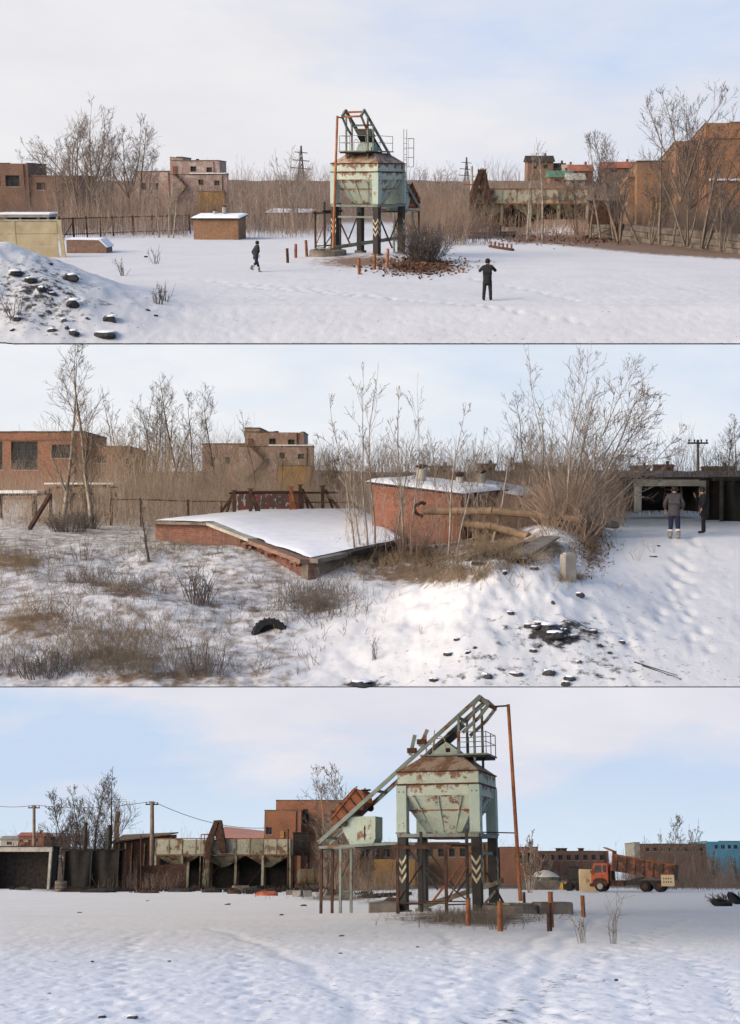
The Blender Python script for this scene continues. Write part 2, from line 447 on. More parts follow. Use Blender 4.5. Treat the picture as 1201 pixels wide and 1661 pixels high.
# ------------------------------------------------------------------ ground of each yard
def mat_snow(name, snow, snow2, litter, dirt, speck):
    m, nt, b = new_mat(name)
    v = ocoord(nt)
    at = nt.nodes.new("ShaderNodeAttribute"); at.attribute_name = "litter"
    ad = nt.nodes.new("ShaderNodeAttribute"); ad.attribute_name = "dirt"
    base = ramp(nt, noise(nt, v, 0.35, 5), [(0.3, snow2), (0.7, snow)]).outputs[0]
    # bare specks of gravel showing through the thin snow
    sp = ramp(nt, noise(nt, v, 5.5, 6, 0.62), [(speck, (0, 0, 0)), (speck + 0.06, (1, 1, 1))]).outputs[0]
    big = ramp(nt, noise(nt, v, 0.5, 3), [(0.36, (0, 0, 0)), (0.56, (1, 1, 1))]).outputs[0]
    spm = mixc(nt, 1.0, sp, big, 'MULTIPLY')
    c = mixc(nt, spm, base, (0.16, 0.15, 0.145))
    def edge(attr, sc, w=0.22):
        nz = noise(nt, v, sc, 6, 0.65)
        a = nt.nodes.new("ShaderNodeMath"); a.operation = 'ADD'
        nt.links.new(attr, a.inputs[0])
        s2 = nt.nodes.new("ShaderNodeMath"); s2.operation = 'MULTIPLY_ADD'; s2.inputs[1].default_value = 1.6; s2.inputs[2].default_value = -0.8
        nt.links.new(nz, s2.inputs[0]); nt.links.new(s2.outputs[0], a.inputs[1])
        return ramp(nt, a.outputs[0], [(0.5 - w, (0, 0, 0)), (0.5 + w, (1, 1, 1))]).outputs[0]
    lc = ramp(nt, noise(nt, v, 7, 5, 0.7), [(0.3, tuple(x * 0.45 for x in litter)), (0.7, litter)]).outputs[0]
    c = mixc(nt, edge(at.outputs["Fac"], 2.2), c, lc)
    dc = ramp(nt, noise(nt, v, 6, 5, 0.7), [(0.3, tuple(x * 0.5 for x in dirt)), (0.7, dirt)]).outputs[0]
    c = mixc(nt, edge(ad.outputs["Fac"], 3.5, 0.12), c, dc)
    nt.links.new(c, b.inputs["Base Color"])
    b.inputs["Roughness"].default_value = 0.75
    bump(nt, b, noise(nt, v, 9, 6, 0.65), 0.35, 0.04)
    return m

def footprints(x, y, trails, step=0.72, dp=0.06):
    """dents of a walked trail: list of (x0,y0,x1,y1,curve)"""
    z = np.zeros_like(x)
    for (x0, y0, x1, y1, cv) in trails:
        L = math.hypot(x1 - x0, y1 - y0); n = int(L / step)
        for i in range(n):
            t = i / n
            nx, ny = -(y1 - y0) / L, (x1 - x0) / L
            off = cv * math.sin(math.pi * t) + (0.13 if i % 2 else -0.13) + random.uniform(-.12, .12)
            cx, cy = x0 + (x1 - x0) * t + nx * off, y0 + (y1 - y0) * t + ny * off
            m = (np.abs(x - cx) < 0.5) & (np.abs(y - cy) < 0.7)
            if m.any(): z[m] -= dp * random.uniform(.5, 1.1) * np.exp(-0.5 * (((x[m] - cx) / 0.10) ** 2 + ((y[m] - cy) / 0.20) ** 2))
    return z

def ruts(x, y, lines, depth=0.05, w=0.16):
    z = np.zeros_like(x)
    for (x0, y0, x1, y1, cv) in lines:
        L = math.hypot(x1 - x0, y1 - y0); ux, uy = (x1 - x0) / L, (y1 - y0) / L
        t = (x - x0) * ux + (y - y0) * uy
        s = -(x - x0) * uy + (y - y0) * ux - cv * np.sin(np.pi * np.clip(t / L, 0, 1)) - 0.12 * np.sin(t * 0.9)
        ok = sstep(-1, 1, t) * sstep(-1, 1, L - t)
        z -= depth * ok * np.exp(-0.5 * (s / w) ** 2) * (0.6 + 0.8 * vnoise(t * 1.3, s * 0 + 3.1, 5))
    return z

def make_ground(yard, name, d_from, bottom, d1, nx, ny, mat, masks, extra=None, edge=0.04, side=1.22):
    # each column of the sheet starts at the cut front edge of the terrace (one straight level edge) and fans out with distance
    u = np.linspace(-1, 1, nx) * 0.3003 * side
    X_ = lambda U, Dd: U * Dd + np.sign(U) * 0.4 * np.abs(U) / 0.3
    ds = np.linspace(d_from, d_from * 1.6, 400)
    Dg, U = np.meshgrid(ds, u, indexing='ij')
    Z_ = lambda X, Y: yard.relief(X, Y) - yard.eye + (extra(X, Y) if extra is not None else 0)
    st = random.getstate()
    zz = Z_(X_(U, Dg), Dg); random.setstate(st)
    c, s_ = math.cos(yard.a), math.sin(yard.a)
    py = 830.5 - FPX * (Dg * s_ + zz * c) / (Dg * c - zz * s_)
    first = np.argmax(py < bottom, axis=0)
    i0 = np.clip(first - 1, 0, None); cols = np.arange(nx)
    pa, pb = py[i0, cols], py[first, cols]
    t_ = np.where(pa - pb > 1e-6, (pa - bottom) / np.maximum(pa - pb, 1e-6), 0)
    d0 = ds[i0] + np.clip(t_, 0, 1) * (ds[first] - ds[i0])
    t = np.linspace(0, 1, ny)[:, None]
    Dg = 1 / ((1 / d0[None]) * (1 - t) + (1 / d1) * t)
    U = np.broadcast_to(u[None], Dg.shape)
    X = X_(U, Dg); Y = Dg
    Z = Z_(X, Y)
    v = np.stack([X, Y, Z], -1).reshape(-1, 3)
    i = np.arange(ny - 1)[:, None] * nx + np.arange(nx - 1)[None]
    f = np.stack([i, i + 1, i + nx + 1, i + nx], -1).reshape(-1, 4)
    me = np_mesh(name, v, f, mat, smooth=True)
    for nm, fn in masks.items():
        a = me.attributes.new(nm, 'FLOAT', 'POINT')
        a.data.foreach_set("value", fn(X, Y).astype(np.float32).ravel())
    o = link_mesh(name, me, M=yard.R, kind="structure")
    # the cut bank of earth along the near edge of the terrace
    xs, ys, zs = X[0], Y[0], Z[0]
    vv = np.concatenate([np.stack([xs, ys, zs - 0.002], -1), np.stack([xs, ys + 0.02, zs - edge], -1)])
    k = np.arange(nx - 1)
    ff = np.stack([k, k + nx, k + nx + 1, k + 1], -1)
    link_mesh("terrace_bank", np_mesh("terrace_bank", vv, ff, M['soil']), M=yard.R, kind="structure")
    return o

def pxm(yard, X, Y):
    """photo pixel that a ground point falls on (used only to lay out where litter lies on the plan)"""
    z = yard.relief(X, Y) - yard.eye
    c, s = math.cos(yard.a), math.sin(yard.a)
    wy = Y * c - z * s; wz = Y * s + z * c
    return 600.5 + FPX * X / wy, 830.5 - FPX * wz / wy

def sky_backdrop(yard_name, R, z0, z1, half, cols, scale, seed, cover, tilt=0.0, bias=(0, 0, 0)):
    """a standing curved sheet of sky behind a terrace; cols = (blue, pale, cloud)"""
    m = bpy.data.materials.new("sky_" + yard_name); m.use_nodes = True
    nt = m.node_tree; nt.nodes.clear()
    out = nt.nodes.new("ShaderNodeOutputMaterial"); em = nt.nodes.new("ShaderNodeEmission")
    tc = nt.nodes.new("ShaderNodeTexCoord"); mp = nt.nodes.new("ShaderNodeMapping")
    nt.links.new(tc.outputs["Object"], mp.inputs[0])
    mp.inputs["Location"].default_value = (seed, seed * 0.7, seed * 1.3)
    mp.inputs["Rotation"].default_value = (0, tilt, 0)
    mp.inputs["Scale"].default_value = (scale * 0.42, scale * 0.42, scale * 1.25)
    sep = nt.nodes.new("ShaderNodeSeparateXYZ"); nt.links.new(tc.outputs["Object"], sep.inputs[0])
    n1 = noise(nt, mp.outputs[0], 1.0, 7, 0.56)
    # cover thins towards one side and near the horizon: fac = noise + bx*x/half + bz*(z)/(z1-z0) + const
    mx = nt.nodes.new("ShaderNodeMath"); mx.operation = 'MULTIPLY_ADD'; mx.inputs[1].default_value = bias[0] / half
    nt.links.new(sep.outputs[0], mx.inputs[0]); nt.links.new(n1, mx.inputs[2])
    mz = nt.nodes.new("ShaderNodeMath"); mz.operation = 'MULTIPLY_ADD'; mz.inputs[1].default_value = bias[1] / (z1 - z0)
    nt.links.new(sep.outputs[2], mz.inputs[0]); nt.links.new(mx.outputs[0], mz.inputs[2])
    clouds = ramp(nt, mz.outputs[0], [(cover - 0.13, (0, 0, 0)), (cover + 0.13, (1, 1, 1))]).outputs[0]
    gz = nt.nodes.new("ShaderNodeMapRange"); gz.inputs[1].default_value = bias[2]; gz.inputs[2].default_value = bias[2] + (z1 - z0) * 0.55
    nt.links.new(sep.outputs[2], gz.inputs[0])
    blue = mixc(nt, gz.outputs[0], cols[1], cols[0])
    cl = ramp(nt, noise(nt, mp.outputs[0], 2.3, 5), [(0.3, cols[3]), (0.7, cols[2])]).outputs[0]
    c = mixc(nt, clouds, blue, cl)
    nt.links.new(c, em.inputs["Color"]); em.inputs["Strength"].default_value = 0.5 ** EXPOSURE
    nt.links.new(em.outputs[0], out.inputs["Surface"])
    nx = 40
    xs = np.linspace(-half, half, nx); ys = R - 0.12 * R * (xs / half) ** 2
    v = np.concatenate([np.stack([xs, ys, np.full(nx, z0)], -1), np.stack([xs, ys, np.full(nx, z1)], -1)])
    k = np.arange(nx - 1)
    me = np_mesh("sky", v, np.stack([k, k + 1, k + nx + 1, k + nx], -1), m, smooth=True)
    return link_mesh("sky", me, kind="structure")

def lin(r, g, b):
    f = lambda c: (c / 255 / 12.92) if c / 255 <= 0.04045 else ((c / 255 + 0.055) / 1.055) ** 2.4
    return (f(r), f(g), f(b))
def zpx(py, d): return (830.5 - py) / FPX * d
RS = 330.0
sky_backdrop("top", RS, zpx(400, RS), zpx(-420, RS), 150, (lin(188, 211, 245), lin(222, 235, 247), lin(240, 239, 242), lin(229, 228, 234)), 0.014, 3.0, 0.45, 0.30, (-0.30, 0.06, 40))
sky_backdrop("middle", RS, zpx(860, RS), zpx(512, RS), 150, (lin(190, 214, 243), lin(228, 238, 248), lin(243, 245, 248), lin(232, 236, 243)), 0.014, 11.4, 0.36, 0.12, (-0.30, -0.05, 0))
sky_backdrop("lower", RS, zpx(1440, RS), zpx(1080, RS), 150, (lin(200, 218, 242), lin(225, 238, 247), lin(236, 235, 241), lin(222, 222, 234)), 0.020, 21.0, 0.0, 0.10, (0.04, 0.34, -100))

# relief of each yard, in its own frame
def _rel_top(x, y):
    z = 0.10 * (fbm(x * 0.12, y * 0.08, 3, 3) - 0.5)
    z = z - 0.15 * np.clip(51 - y, 0, 99)
    z = z + 2.75 * gauss(x, y, -16.6, 52, 3.6, 4.2) * (0.86 + 0.30 * fbm(x * 0.5, y * 0.35, 9, 4))      # slag heap under snow
    z = z + 0.65 * gauss(x, y, -12.3, 48, 3.0, 2.2)
    z = z + 5.2 * sstep(168, 258, y) + 2.2 * (fbm(x * .06, y * .05, 88, 4) - .5) * sstep(180, 240, y)                                    # the far slope
    z = z + 1.05 * sstep(0.3, 0.9, x - (22.2 + (122 - y) * 0.1714)) * sstep(160, 140, y)      # ground behind the retaining wall
    return z + 0.35 * gauss(x, y, -0.3, 84, 3.8, 3.6)
def _rel_mid(x, y):
    z = 0.14 * (fbm(x * 0.22, y * 0.2, 13, 3) - 0.5)
    z = z - 0.23 * np.clip(43 - y, 0, 99)
    low = sstep(2.0, -1.5, x - 1.0 - 0.16 * np.clip(y - 32, 0, 40)) * sstep(95, 75, y)       # hollow where the grass grows
    z = z - 0.45 * low
    z = z + low * 0.25 * (fbm(x * 0.5, y * 0.5, 23, 4) - 0.5)
    # the snow heap in front
    z = z + 1.45 * gauss(x, y, 3.9, 35.8, 2.2, 1.5) * (0.85 + 0.3 * fbm(x * 0.8, y * 0.8, 31, 4))
    z = z + 0.55 * gauss(x, y, 3.2, 32.6, 2.6, 1.3) * (0.8 + 0.4 * fbm(x * 1.1, y * 1.2, 33, 4))
    z = z + 0.45 * gauss(x, y, -7.4, 36.5, 1.9, 1.1)
    z = z + 0.75 * gauss(x, y, 6.0, 41.0, 1.0, 1.8)
    z = z + 3.0 * sstep(120, 195, y) + 1.4 * (fbm(x * .08, y * .06, 89, 4) - .5) * sstep(130, 180, y)                                    # the far hill
    return z
def _rel_low(x, y):
    z = 0.05 * (fbm(x * 0.2, y * 0.12, 43, 3) - 0.5)
    z = z + 0.26 * gauss(x, y, 3.6, 54.0, 4.6, 3.4)
    z = z + 5.0 * sstep(190, 285, y) * sstep(40, -10, x)                # the far hill
    return z
TOP.relief, MID.relief, LOW.relief = _rel_top, _rel_mid, _rel_low

def _blob(px, py, cx, cy, sx, sy): return np.exp(-0.5 * (((px - cx) / sx) ** 2 + ((py - cy) / sy) ** 2))
def top_litter(X, Y):
    px, py = pxm(TOP, X, Y)
    m = 1.1 * _blob(px, py, 680, 432, 48, 9)
    m = np.maximum(m, 0.95 * _blob(px, py, 590, 424, 60, 8))
    edge_y = np.interp(px, [0, 300, 420, 520, 700, 740, 830, 900, 960, 1060, 1201], [352, 352, 352, 345, 352, 368, 392, 396, 402, 412, 420])
    band = sstep(6, -5, py - edge_y)
    band = band * np.interp(px, [0, 380, 700, 900, 1201], [0.62, 0.62, 0.75, 1.0, 1.0])
    sn = 1 - 0.9 * np.maximum(_blob(px, py, 905, 376, 34, 5), _blob(px, py, 760, 372, 40, 8))
    return np.maximum(np.maximum(m, band * sn), 0.86 * sstep(140, 180, Y))
def top_dirt(X, Y):
    px, py = pxm(TOP, X, Y)
    return 0.52 * _blob(px, py, 60, 480, 80, 60) + 0.2 * _blob(px, py, 240, 492, 60, 14) + 0.75 * _blob(px, py, 790, 384, 50, 4) + 0.22 * _blob(px, py, 800, 560, 260, 22)
def mid_litter(X, Y):
    px, py = pxm(MID, X, Y)
    m = 0.62 * sstep(806, 790, py)
    m = np.maximum(m, 1.05 * _blob(px, py, 640, 902, 85, 16))
    m = np.maximum(m, 1.0 * _blob(px, py, 690, 930, 90, 14))
    m = np.maximum(m, 0.9 * _blob(px, py, 820, 885, 90, 22))
    m = np.maximum(m, 0.85 * _blob(px, py, 960, 885, 16, 30))
    m = np.maximum(m, 0.8 * _blob(px, py, 335, 878, 70, 8))
    m = np.maximum(m, 0.85 * _blob(px, py, 20, 910, 50, 16))
    m = np.maximum(m, 0.75 * _blob(px, py, 515, 975, 45, 20))
    m = np.maximum(m, 0.72 * _blob(px, py, 150, 945, 45, 10))
    m = np.maximum(m, 0.76 * _blob(px, py, 205, 960, 40, 9))
    m = np.maximum(m, 0.72 * _blob(px, py, 50, 1010, 65, 30))
    m = np.maximum(m, 0.8 * _blob(px, py, 190, 1070, 70, 22))
    m = np.maximum(m, 0.75 * _blob(px, py, 280, 1100, 130, 16))
    m = np.maximum(m, 0.66 * _blob(px, py, 100, 845, 90, 12))
    m = np.maximum(m, 0.85 * _blob(px, py, 925, 935, 22, 7))
    hollow = sstep(560, 440, px) * sstep(815, 870, py) * 0.44
    return np.maximum(m, hollow)
def mid_dirt(X, Y):
    px, py = pxm(MID, X, Y)
    m = 0.50 * _blob(px, py, 900, 1028, 45, 14) + 0.26 * _blob(px, py, 800, 1090, 190, 22) + 0.8 * _blob(px, py, 590, 1111, 28, 6)
    m = m + 0.8 * _blob(px, py, 800, 905, 60, 7) + 0.24 * _blob(px, py, 860, 1030, 130, 55)
    return m + 0.15 * sstep(880, 1000, px) * sstep(900, 960, py)
def low_litter(X, Y):
    px, py = pxm(LOW, X, Y)
    e = np.interp(px, [0, 60, 130, 230, 330, 420, 560, 700, 860, 950, 1201], [1441, 1442, 1446, 1445, 1443, 1446, 1446, 1442, 1442, 1440, 1441])
    m = 1.0 * sstep(2.5, -2.5, py - e)
    m = np.maximum(m, 1.0 * _blob(px, py, 760, 1490, 85, 9))
    m = np.maximum(m, 0.8 * _blob(px, py, 640, 1464, 45, 4))
    m = np.maximum(m, 0.85 * _blob(px, py, 550, 1458, 45, 3))
    return np.maximum(m, 0.8 * _blob(px, py, 880, 1480, 50, 4))
def low_dirt(X, Y):
    px, py = pxm(LOW, X, Y)
    m = 0.85 * _blob(px, py, 150, 1444, 80, 3) + 0.8 * _blob(px, py, 400, 1440, 60, 3.5) + 0.75 * _blob(px, py, 260, 1440, 50, 3)
    m = m + 0.24 * sstep(1500, 1560, py) * (0.6 + 0.5 * vnoise(X * .8, Y * .4, 77))
    path = np.interp(py, [1470, 1560, 1610, 1661], [1150, 960, 880, 800])
    m = m + 0.14 * np.exp(-0.5 * ((px - path) / (8 + 0.15 * (py - 1460))) ** 2) * sstep(1465, 1500, py)
    return m

M['snow_top'] = mat_snow('snow_top', (0.61, 0.605, 0.605), (0.55, 0.545, 0.55), (0.25, 0.165, 0.115), (0.06, 0.058, 0.058), 0.635)
M['snow_mid'] = mat_snow('snow_mid', (0.64, 0.635, 0.63), (0.575, 0.57, 0.575), (0.22, 0.155, 0.105), (0.05, 0.047, 0.045), 0.645)
M['snow_low'] = mat_snow('snow_low', (0.88, 0.87, 0.86), (0.82, 0.81, 0.81), (0.15, 0.105, 0.075), (0.10, 0.095, 0.092), 0.635)

def dents(x, y, n_per, amp, seed):
    return -amp * sstep(0.62, 0.80, vnoise(x * n_per, y * n_per * 0.55, seed)) - amp * 0.6 * sstep(0.6, 0.8, vnoise(x * n_per * 1.9 + 9, y * n_per * 1.1, seed + 4))
def ext_top(X, Y):
    tr = [(-9.5, 66, 2.0, 53, 0.6), (-7, 62, 9, 48, -0.5), (4, 70, 9, 53, 0.4)]
    return footprints(X, Y, tr, .72, .08) + dents(X, Y, 3.0, 0.014, 5) * sstep(95, 60, Y) + dents(X, Y, 7.0, 0.008, 8) * sstep(75, 50, Y) + 0.40 * gauss(X, Y, -14.5, 49, 4, 4) * (fbm(X * 1.6, Y * 1.1, 55, 4) - 0.5)
def ext_mid(X, Y):
    tr = [(10.5, 42, 6.6, 31.5, 0.5), (11.2, 43, 8.6, 31.5, -0.4)]
    z = footprints(X, Y, tr, .72, .085) + dents(X, Y, 2.6, 0.02, 15)
    heap = gauss(X, Y, 3.4, 34.2, 2.6, 2.2)
    z = z + heap * 0.42 * (fbm(X * 1.7, Y * 1.3, 65, 5) - 0.5)
    low = sstep(1.5, -1.5, X - 1.0 - 0.16 * np.clip(Y - 32, 0, 40))
    return z + low * 0.15 * (fbm(X * 1.2, Y * 1.0, 66, 5) - 0.5)
def ext_low(X, Y):
    tr = [(-3.0, 17, -7, 42, 0.6), (0.5, 16, 2.0, 46, -0.8), (3.2, 15, 9, 40, 0.7), (-1.0, 15, -3.2, 34, 0.3), (2.2, 16, 13, 52, 1.0), (4.2, 15, 7.5, 33, -.4)]
    rt = [(1.6, 14, 11.5, 60, 0.9), (1.0, 14, 10.8, 62, 0.9), (0.2, 14.5, -5.4, 44, -0.8)]
    return footprints(X, Y, tr, .72, .05) + ruts(X, Y, rt, 0.032) + dents(X, Y, 4.2, 0.014, 25) * sstep(70, 30, Y) + dents(X, Y, 9.0, 0.006, 27) * sstep(40, 20, Y)

make_ground(TOP, "ground", 44.0, 556.5, 262, 360, 210, M['snow_top'], {"litter": top_litter, "dirt": top_dirt}, ext_top, edge=0.05)
make_ground(MID, "ground", 28.0, 1113.5, 200, 380, 260, M['snow_mid'], {"litter": mid_litter, "dirt": mid_dirt}, ext_mid, edge=0.03)
make_ground(LOW, "ground", 13.6, 1668, 300, 380, 230, M['snow_low'], {"litter": low_litter, "dirt": low_dirt}, ext_low, edge=0.03)
# ------------------------------------------------------------------ trees
def gen_tree(seed, H, kind, rmin=0.012, r0=None):
    """returns (trunk mesh, crown mesh): tapered limbs and a crown of bare twigs"""
    rd = random.Random(seed)
    big, small = [], []
    def grow(p, d, L, r, lev, nseg, up):
        """one limb as a chain of tapering pieces; returns its nodes"""
        nodes = [(Vector(p), Vector(d), r)]
        sl = L / nseg
        q, dd = Vector(p), Vector(d).normalized()
        for i in range(nseg):
            wob = 0.05 if lev == 0 else 0.11
            dd = (dd + Vector((rd.gauss(0, wob), rd.gauss(0, wob), rd.gauss(0, wob * .6) + up * 1.2))).normalized()
            n = q + dd * sl
            r1 = max(r * (1 - (i + 1) / nseg) ** 0.9, rmin * (1.0 if lev < 2 else 0.7))
            r0_ = max(r * (1 - i / nseg) ** 0.9, rmin)
            (big if lev <= 1 else small).append((q.copy(), n.copy(), r0_, r1))
            q = n
            nodes.append((q.copy(), dd.copy(), r1))
        return nodes
    def side(d, ang):
        a = Vector((rd.gauss(0, 1), rd.gauss(0, 1), rd.gauss(0, .3)))
        a = (a - d * a.dot(d)).normalized()
        return (d * math.cos(ang) + a * math.sin(ang)).normalized()
    def twigs(nodes, L, n, lev):
        for _ in range(n):
            t = rd.uniform(0.25, 1.0) * (len(nodes) - 1)
            i = min(int(t), len(nodes) - 2); f = t - i
            p = nodes[i][0].lerp(nodes[i + 1][0], f)
            dd = side(nodes[i + 1][1], rd.uniform(0.5, 0.95))
            l = L * rd.uniform(0.35, 0.8)
            nn = grow(p, dd, l, max(nodes[i][2] * 0.42, rmin), lev, 3 if lev == 2 else 2, 0.10)
            if lev == 2:
                twigs(nn, l * 0.8, rd.randint(2, 4), 3)
    r0 = r0 or H * 0.013
    if kind == 'birch':
        tr = grow((0, 0, -0.2), (rd.gauss(0, .05), rd.gauss(0, .05), 1), H + 0.2, r0, 0, 14, 0.03)
        for _ in range(int(24 + H * 0.6)):
            t = rd.uniform(0.20, 0.97); i = int(t * 14); 
            L = H * (0.40 * (1 - t) ** 0.75 + 0.05) * rd.uniform(0.6, 1.1)
            nn = grow(tr[i][0], side(tr[i][1], rd.uniform(0.5, 0.85)), L, max(tr[i][2] * 0.30, rmin), 1, 5, 0.09)
            twigs(nn, L * 0.6, rd.randint(4, 7), 2)
    elif kind == 'slim':
        tr = grow((0, 0, -0.2), (rd.gauss(0, .06), rd.gauss(0, .06), 1), H + 0.2, r0, 0, 12, 0.03)
        for _ in range(int(12 + H * 0.6)):
            t = rd.uniform(0.25, 0.97); i = int(t * 12)
            L = H * (0.26 * (1 - t) ** 0.7 + 0.05) * rd.uniform(0.5, 1.1)
            nn = grow(tr[i][0], side(tr[i][1], rd.uniform(0.4, 0.7)), L, max(tr[i][2] * 0.32, rmin), 1, 4, 0.10)
            twigs(nn, L * 0.6, rd.randint(2, 4), 2)
    elif kind == 'multi':
        for k in range(rd.randint(4, 6)):
            a = rd.uniform(0, 2 * math.pi); lean = rd.uniform(0.08, 0.42)
            hh = H * rd.uniform(0.65, 1.0)
            tr = grow((0.15 * math.cos(a), 0.15 * math.sin(a), -0.2), (math.cos(a) * lean, math.sin(a) * lean, 1), hh, r0 * rd.uniform(.55, .9), 0, 10, 0.02)
            for _ in range(12):
                t = rd.uniform(0.25, 0.97); i = int(t * 10)
                L = hh * (0.30 * (1 - t) ** 0.7 + 0.06) * rd.uniform(0.6, 1.1)
                nn = grow(tr[i][0], side(tr[i][1], rd.uniform(0.4, 0.75)), L, max(tr[i][2] * 0.34, rmin), 1, 4, 0.08)
                twigs(nn, L * 0.6, rd.randint(3, 5), 2)
    else:  # spread: a short bole that opens into several heavy limbs
        tr = grow((0, 0, -0.2), (rd.gauss(0, .05), rd.gauss(0, .05), 1), H * 0.28, r0, 0, 4, 0.0)
        for k in range(6):
            a = k * 1.05 + rd.uniform(-.3, .3); lean = rd.uniform(0.25, 0.75) if k else 0.1
            hh = H * rd.uniform(0.62, 0.78)
            lm = grow(tr[-1][0], (math.cos(a) * lean, math.sin(a) * lean, 1), hh, r0 * 0.6, 1, 9, 0.02)
            for _ in range(14):
                t = rd.uniform(0.2, 0.97); i = int(t * 9)
                L = hh * (0.36 * (1 - t) ** 0.6 + 0.08) * rd.uniform(0.6, 1.1)
                nn = grow(lm[i][0], side(lm[i][1], rd.uniform(0.4, 0.85)), L, max(lm[i][2] * 0.36, rmin), 1, 4, 0.06)
                twigs(nn, L * 0.62, rd.randint(4, 6), 2)
    def mk(segs, nm, n):
        a = list(zip(*segs))
        return tubes_mesh(nm, [tuple(x) for x in a[0]], [tuple(x) for x in a[1]], a[2], a[3], n, None)
    return mk(big, "trunk", 4), mk(small, "crown", 3)

_tree_cache = {}
def tree(yard, name, label, loc, H, kind, seed, mats, rmin=0.014, group=None, lean=(0, 0), rz=None, variants=3, r0=None):
    hb = max(2.5, round(H / 2.5) * 2.5)
    key = (kind, seed % variants, hb, rmin, mats, r0)
    if key not in _tree_cache:
        a, b = gen_tree(1000 + seed % variants * 31 + int(hb * 7), hb, kind, rmin, r0)
        a.materials.append(M[mats[0]]); b.materials.append(M[mats[1]])
        _tree_cache[key] = (a, b)
    a, b = _tree_cache[key]
    o = thing(name, label, "tree", yard, loc, 0, group)
    s = H / hb
    rz = random.uniform(0, 6.28) if rz is None else rz
    o.matrix_world = Matrix.Translation(yard.R @ Vector(loc)) @ Matrix.Rotation(lean[0], 4, 'Y') @ Matrix.Rotation(lean[1], 4, 'X') @ Matrix.Rotation(rz, 4, 'Z') @ Matrix.Scale(s, 4)
    link_mesh("trunk", a, o); link_mesh("crown", b, o)
    return o

# ------------------------------------------------------------------ brushwood and grass that nobody could count
def stems(yard, name, pts, hh, mat, r=0.012, spread=0.35, twig=2, seed=0, tip=0.4, per=1):
    """pts (N,3) in the yard's frame, hh (N,) heights: a clump of rising stems with side twigs at each point"""
    g = np.random.default_rng(seed)
    pts = np.repeat(np.asarray(pts, float), per, 0); hh = np.repeat(np.asarray(hh, float), per, 0) * g.uniform(0.55, 1.0, len(hh) * per)
    n = len(pts)
    d1 = np.stack([g.normal(0, spread, n), g.normal(0, spread, n), np.ones(n)], 1)
    d2 = d1 + np.stack([g.normal(0, spread, n), g.normal(0, spread, n), np.zeros(n)], 1)
    d1 /= np.linalg.norm(d1, axis=1, keepdims=True); d2 /= np.linalg.norm(d2, axis=1, keepdims=True)
    base = pts - np.array([0, 0, 0.08])
    mid = base + d1 * (hh * 0.55 + .08)[:, None]; top = mid + d2 * (hh * 0.5)[:, None]
    rr = r * (0.7 + 0.6 * g.random(n))
    P0, P1, R0, R1 = [base, mid], [mid, top], [rr, rr * 0.7], [rr * 0.7, rr * tip]
    for k in range(twig):
        t = g.uniform(0.1, 0.95, n)[:, None]
        s = np.where(g.random((n, 1)) < 0.35, base + (mid - base) * (0.4 + 0.6 * t), mid + (top - mid) * t)
        dv = np.stack([g.normal(0, 0.6, n), g.normal(0, 0.6, n), g.uniform(0.5, 1.2, n)], 1)
        dv /= np.linalg.norm(dv, axis=1, keepdims=True)
        P0.append(s); P1.append(s + dv * (hh * g.uniform(0.15, 0.4, n))[:, None]); R0.append(rr * 0.55); R1.append(rr * 0.35)
    me = tubes_mesh(name, np.concatenate(P0), np.concatenate(P1), np.concatenate(R0), np.concatenate(R1), 3, mat)
    return link_mesh(name, me, M=yard.R, kind="stuff")
def scatter(yard, px0, px1, d0, d1, n, seed=0, even=False):
    g = np.random.default_rng(seed)
    d = g.uniform(d0, d1, n) if even else d0 * (d1 / d0) ** g.random(n)
    px = g.uniform(px0, px1, n)
    x = (px - 600.5) / FPX * d
    z = yard.relief(x, d) - yard.eye
    return np.stack([x, d, z], 1), px, d
def blob_pts(yard, cx, cy, sx, sy, n, seed=0):
    g = np.random.default_rng(seed)
    x, y = cx + g.normal(0, sx, n), cy + g.normal(0, sy, n)
    lim = 545 if yard is TOP else 1100 if yard is MID else 1655
    ok = y < lim
    return np.array(yard.on_many(x[ok], y[ok]))

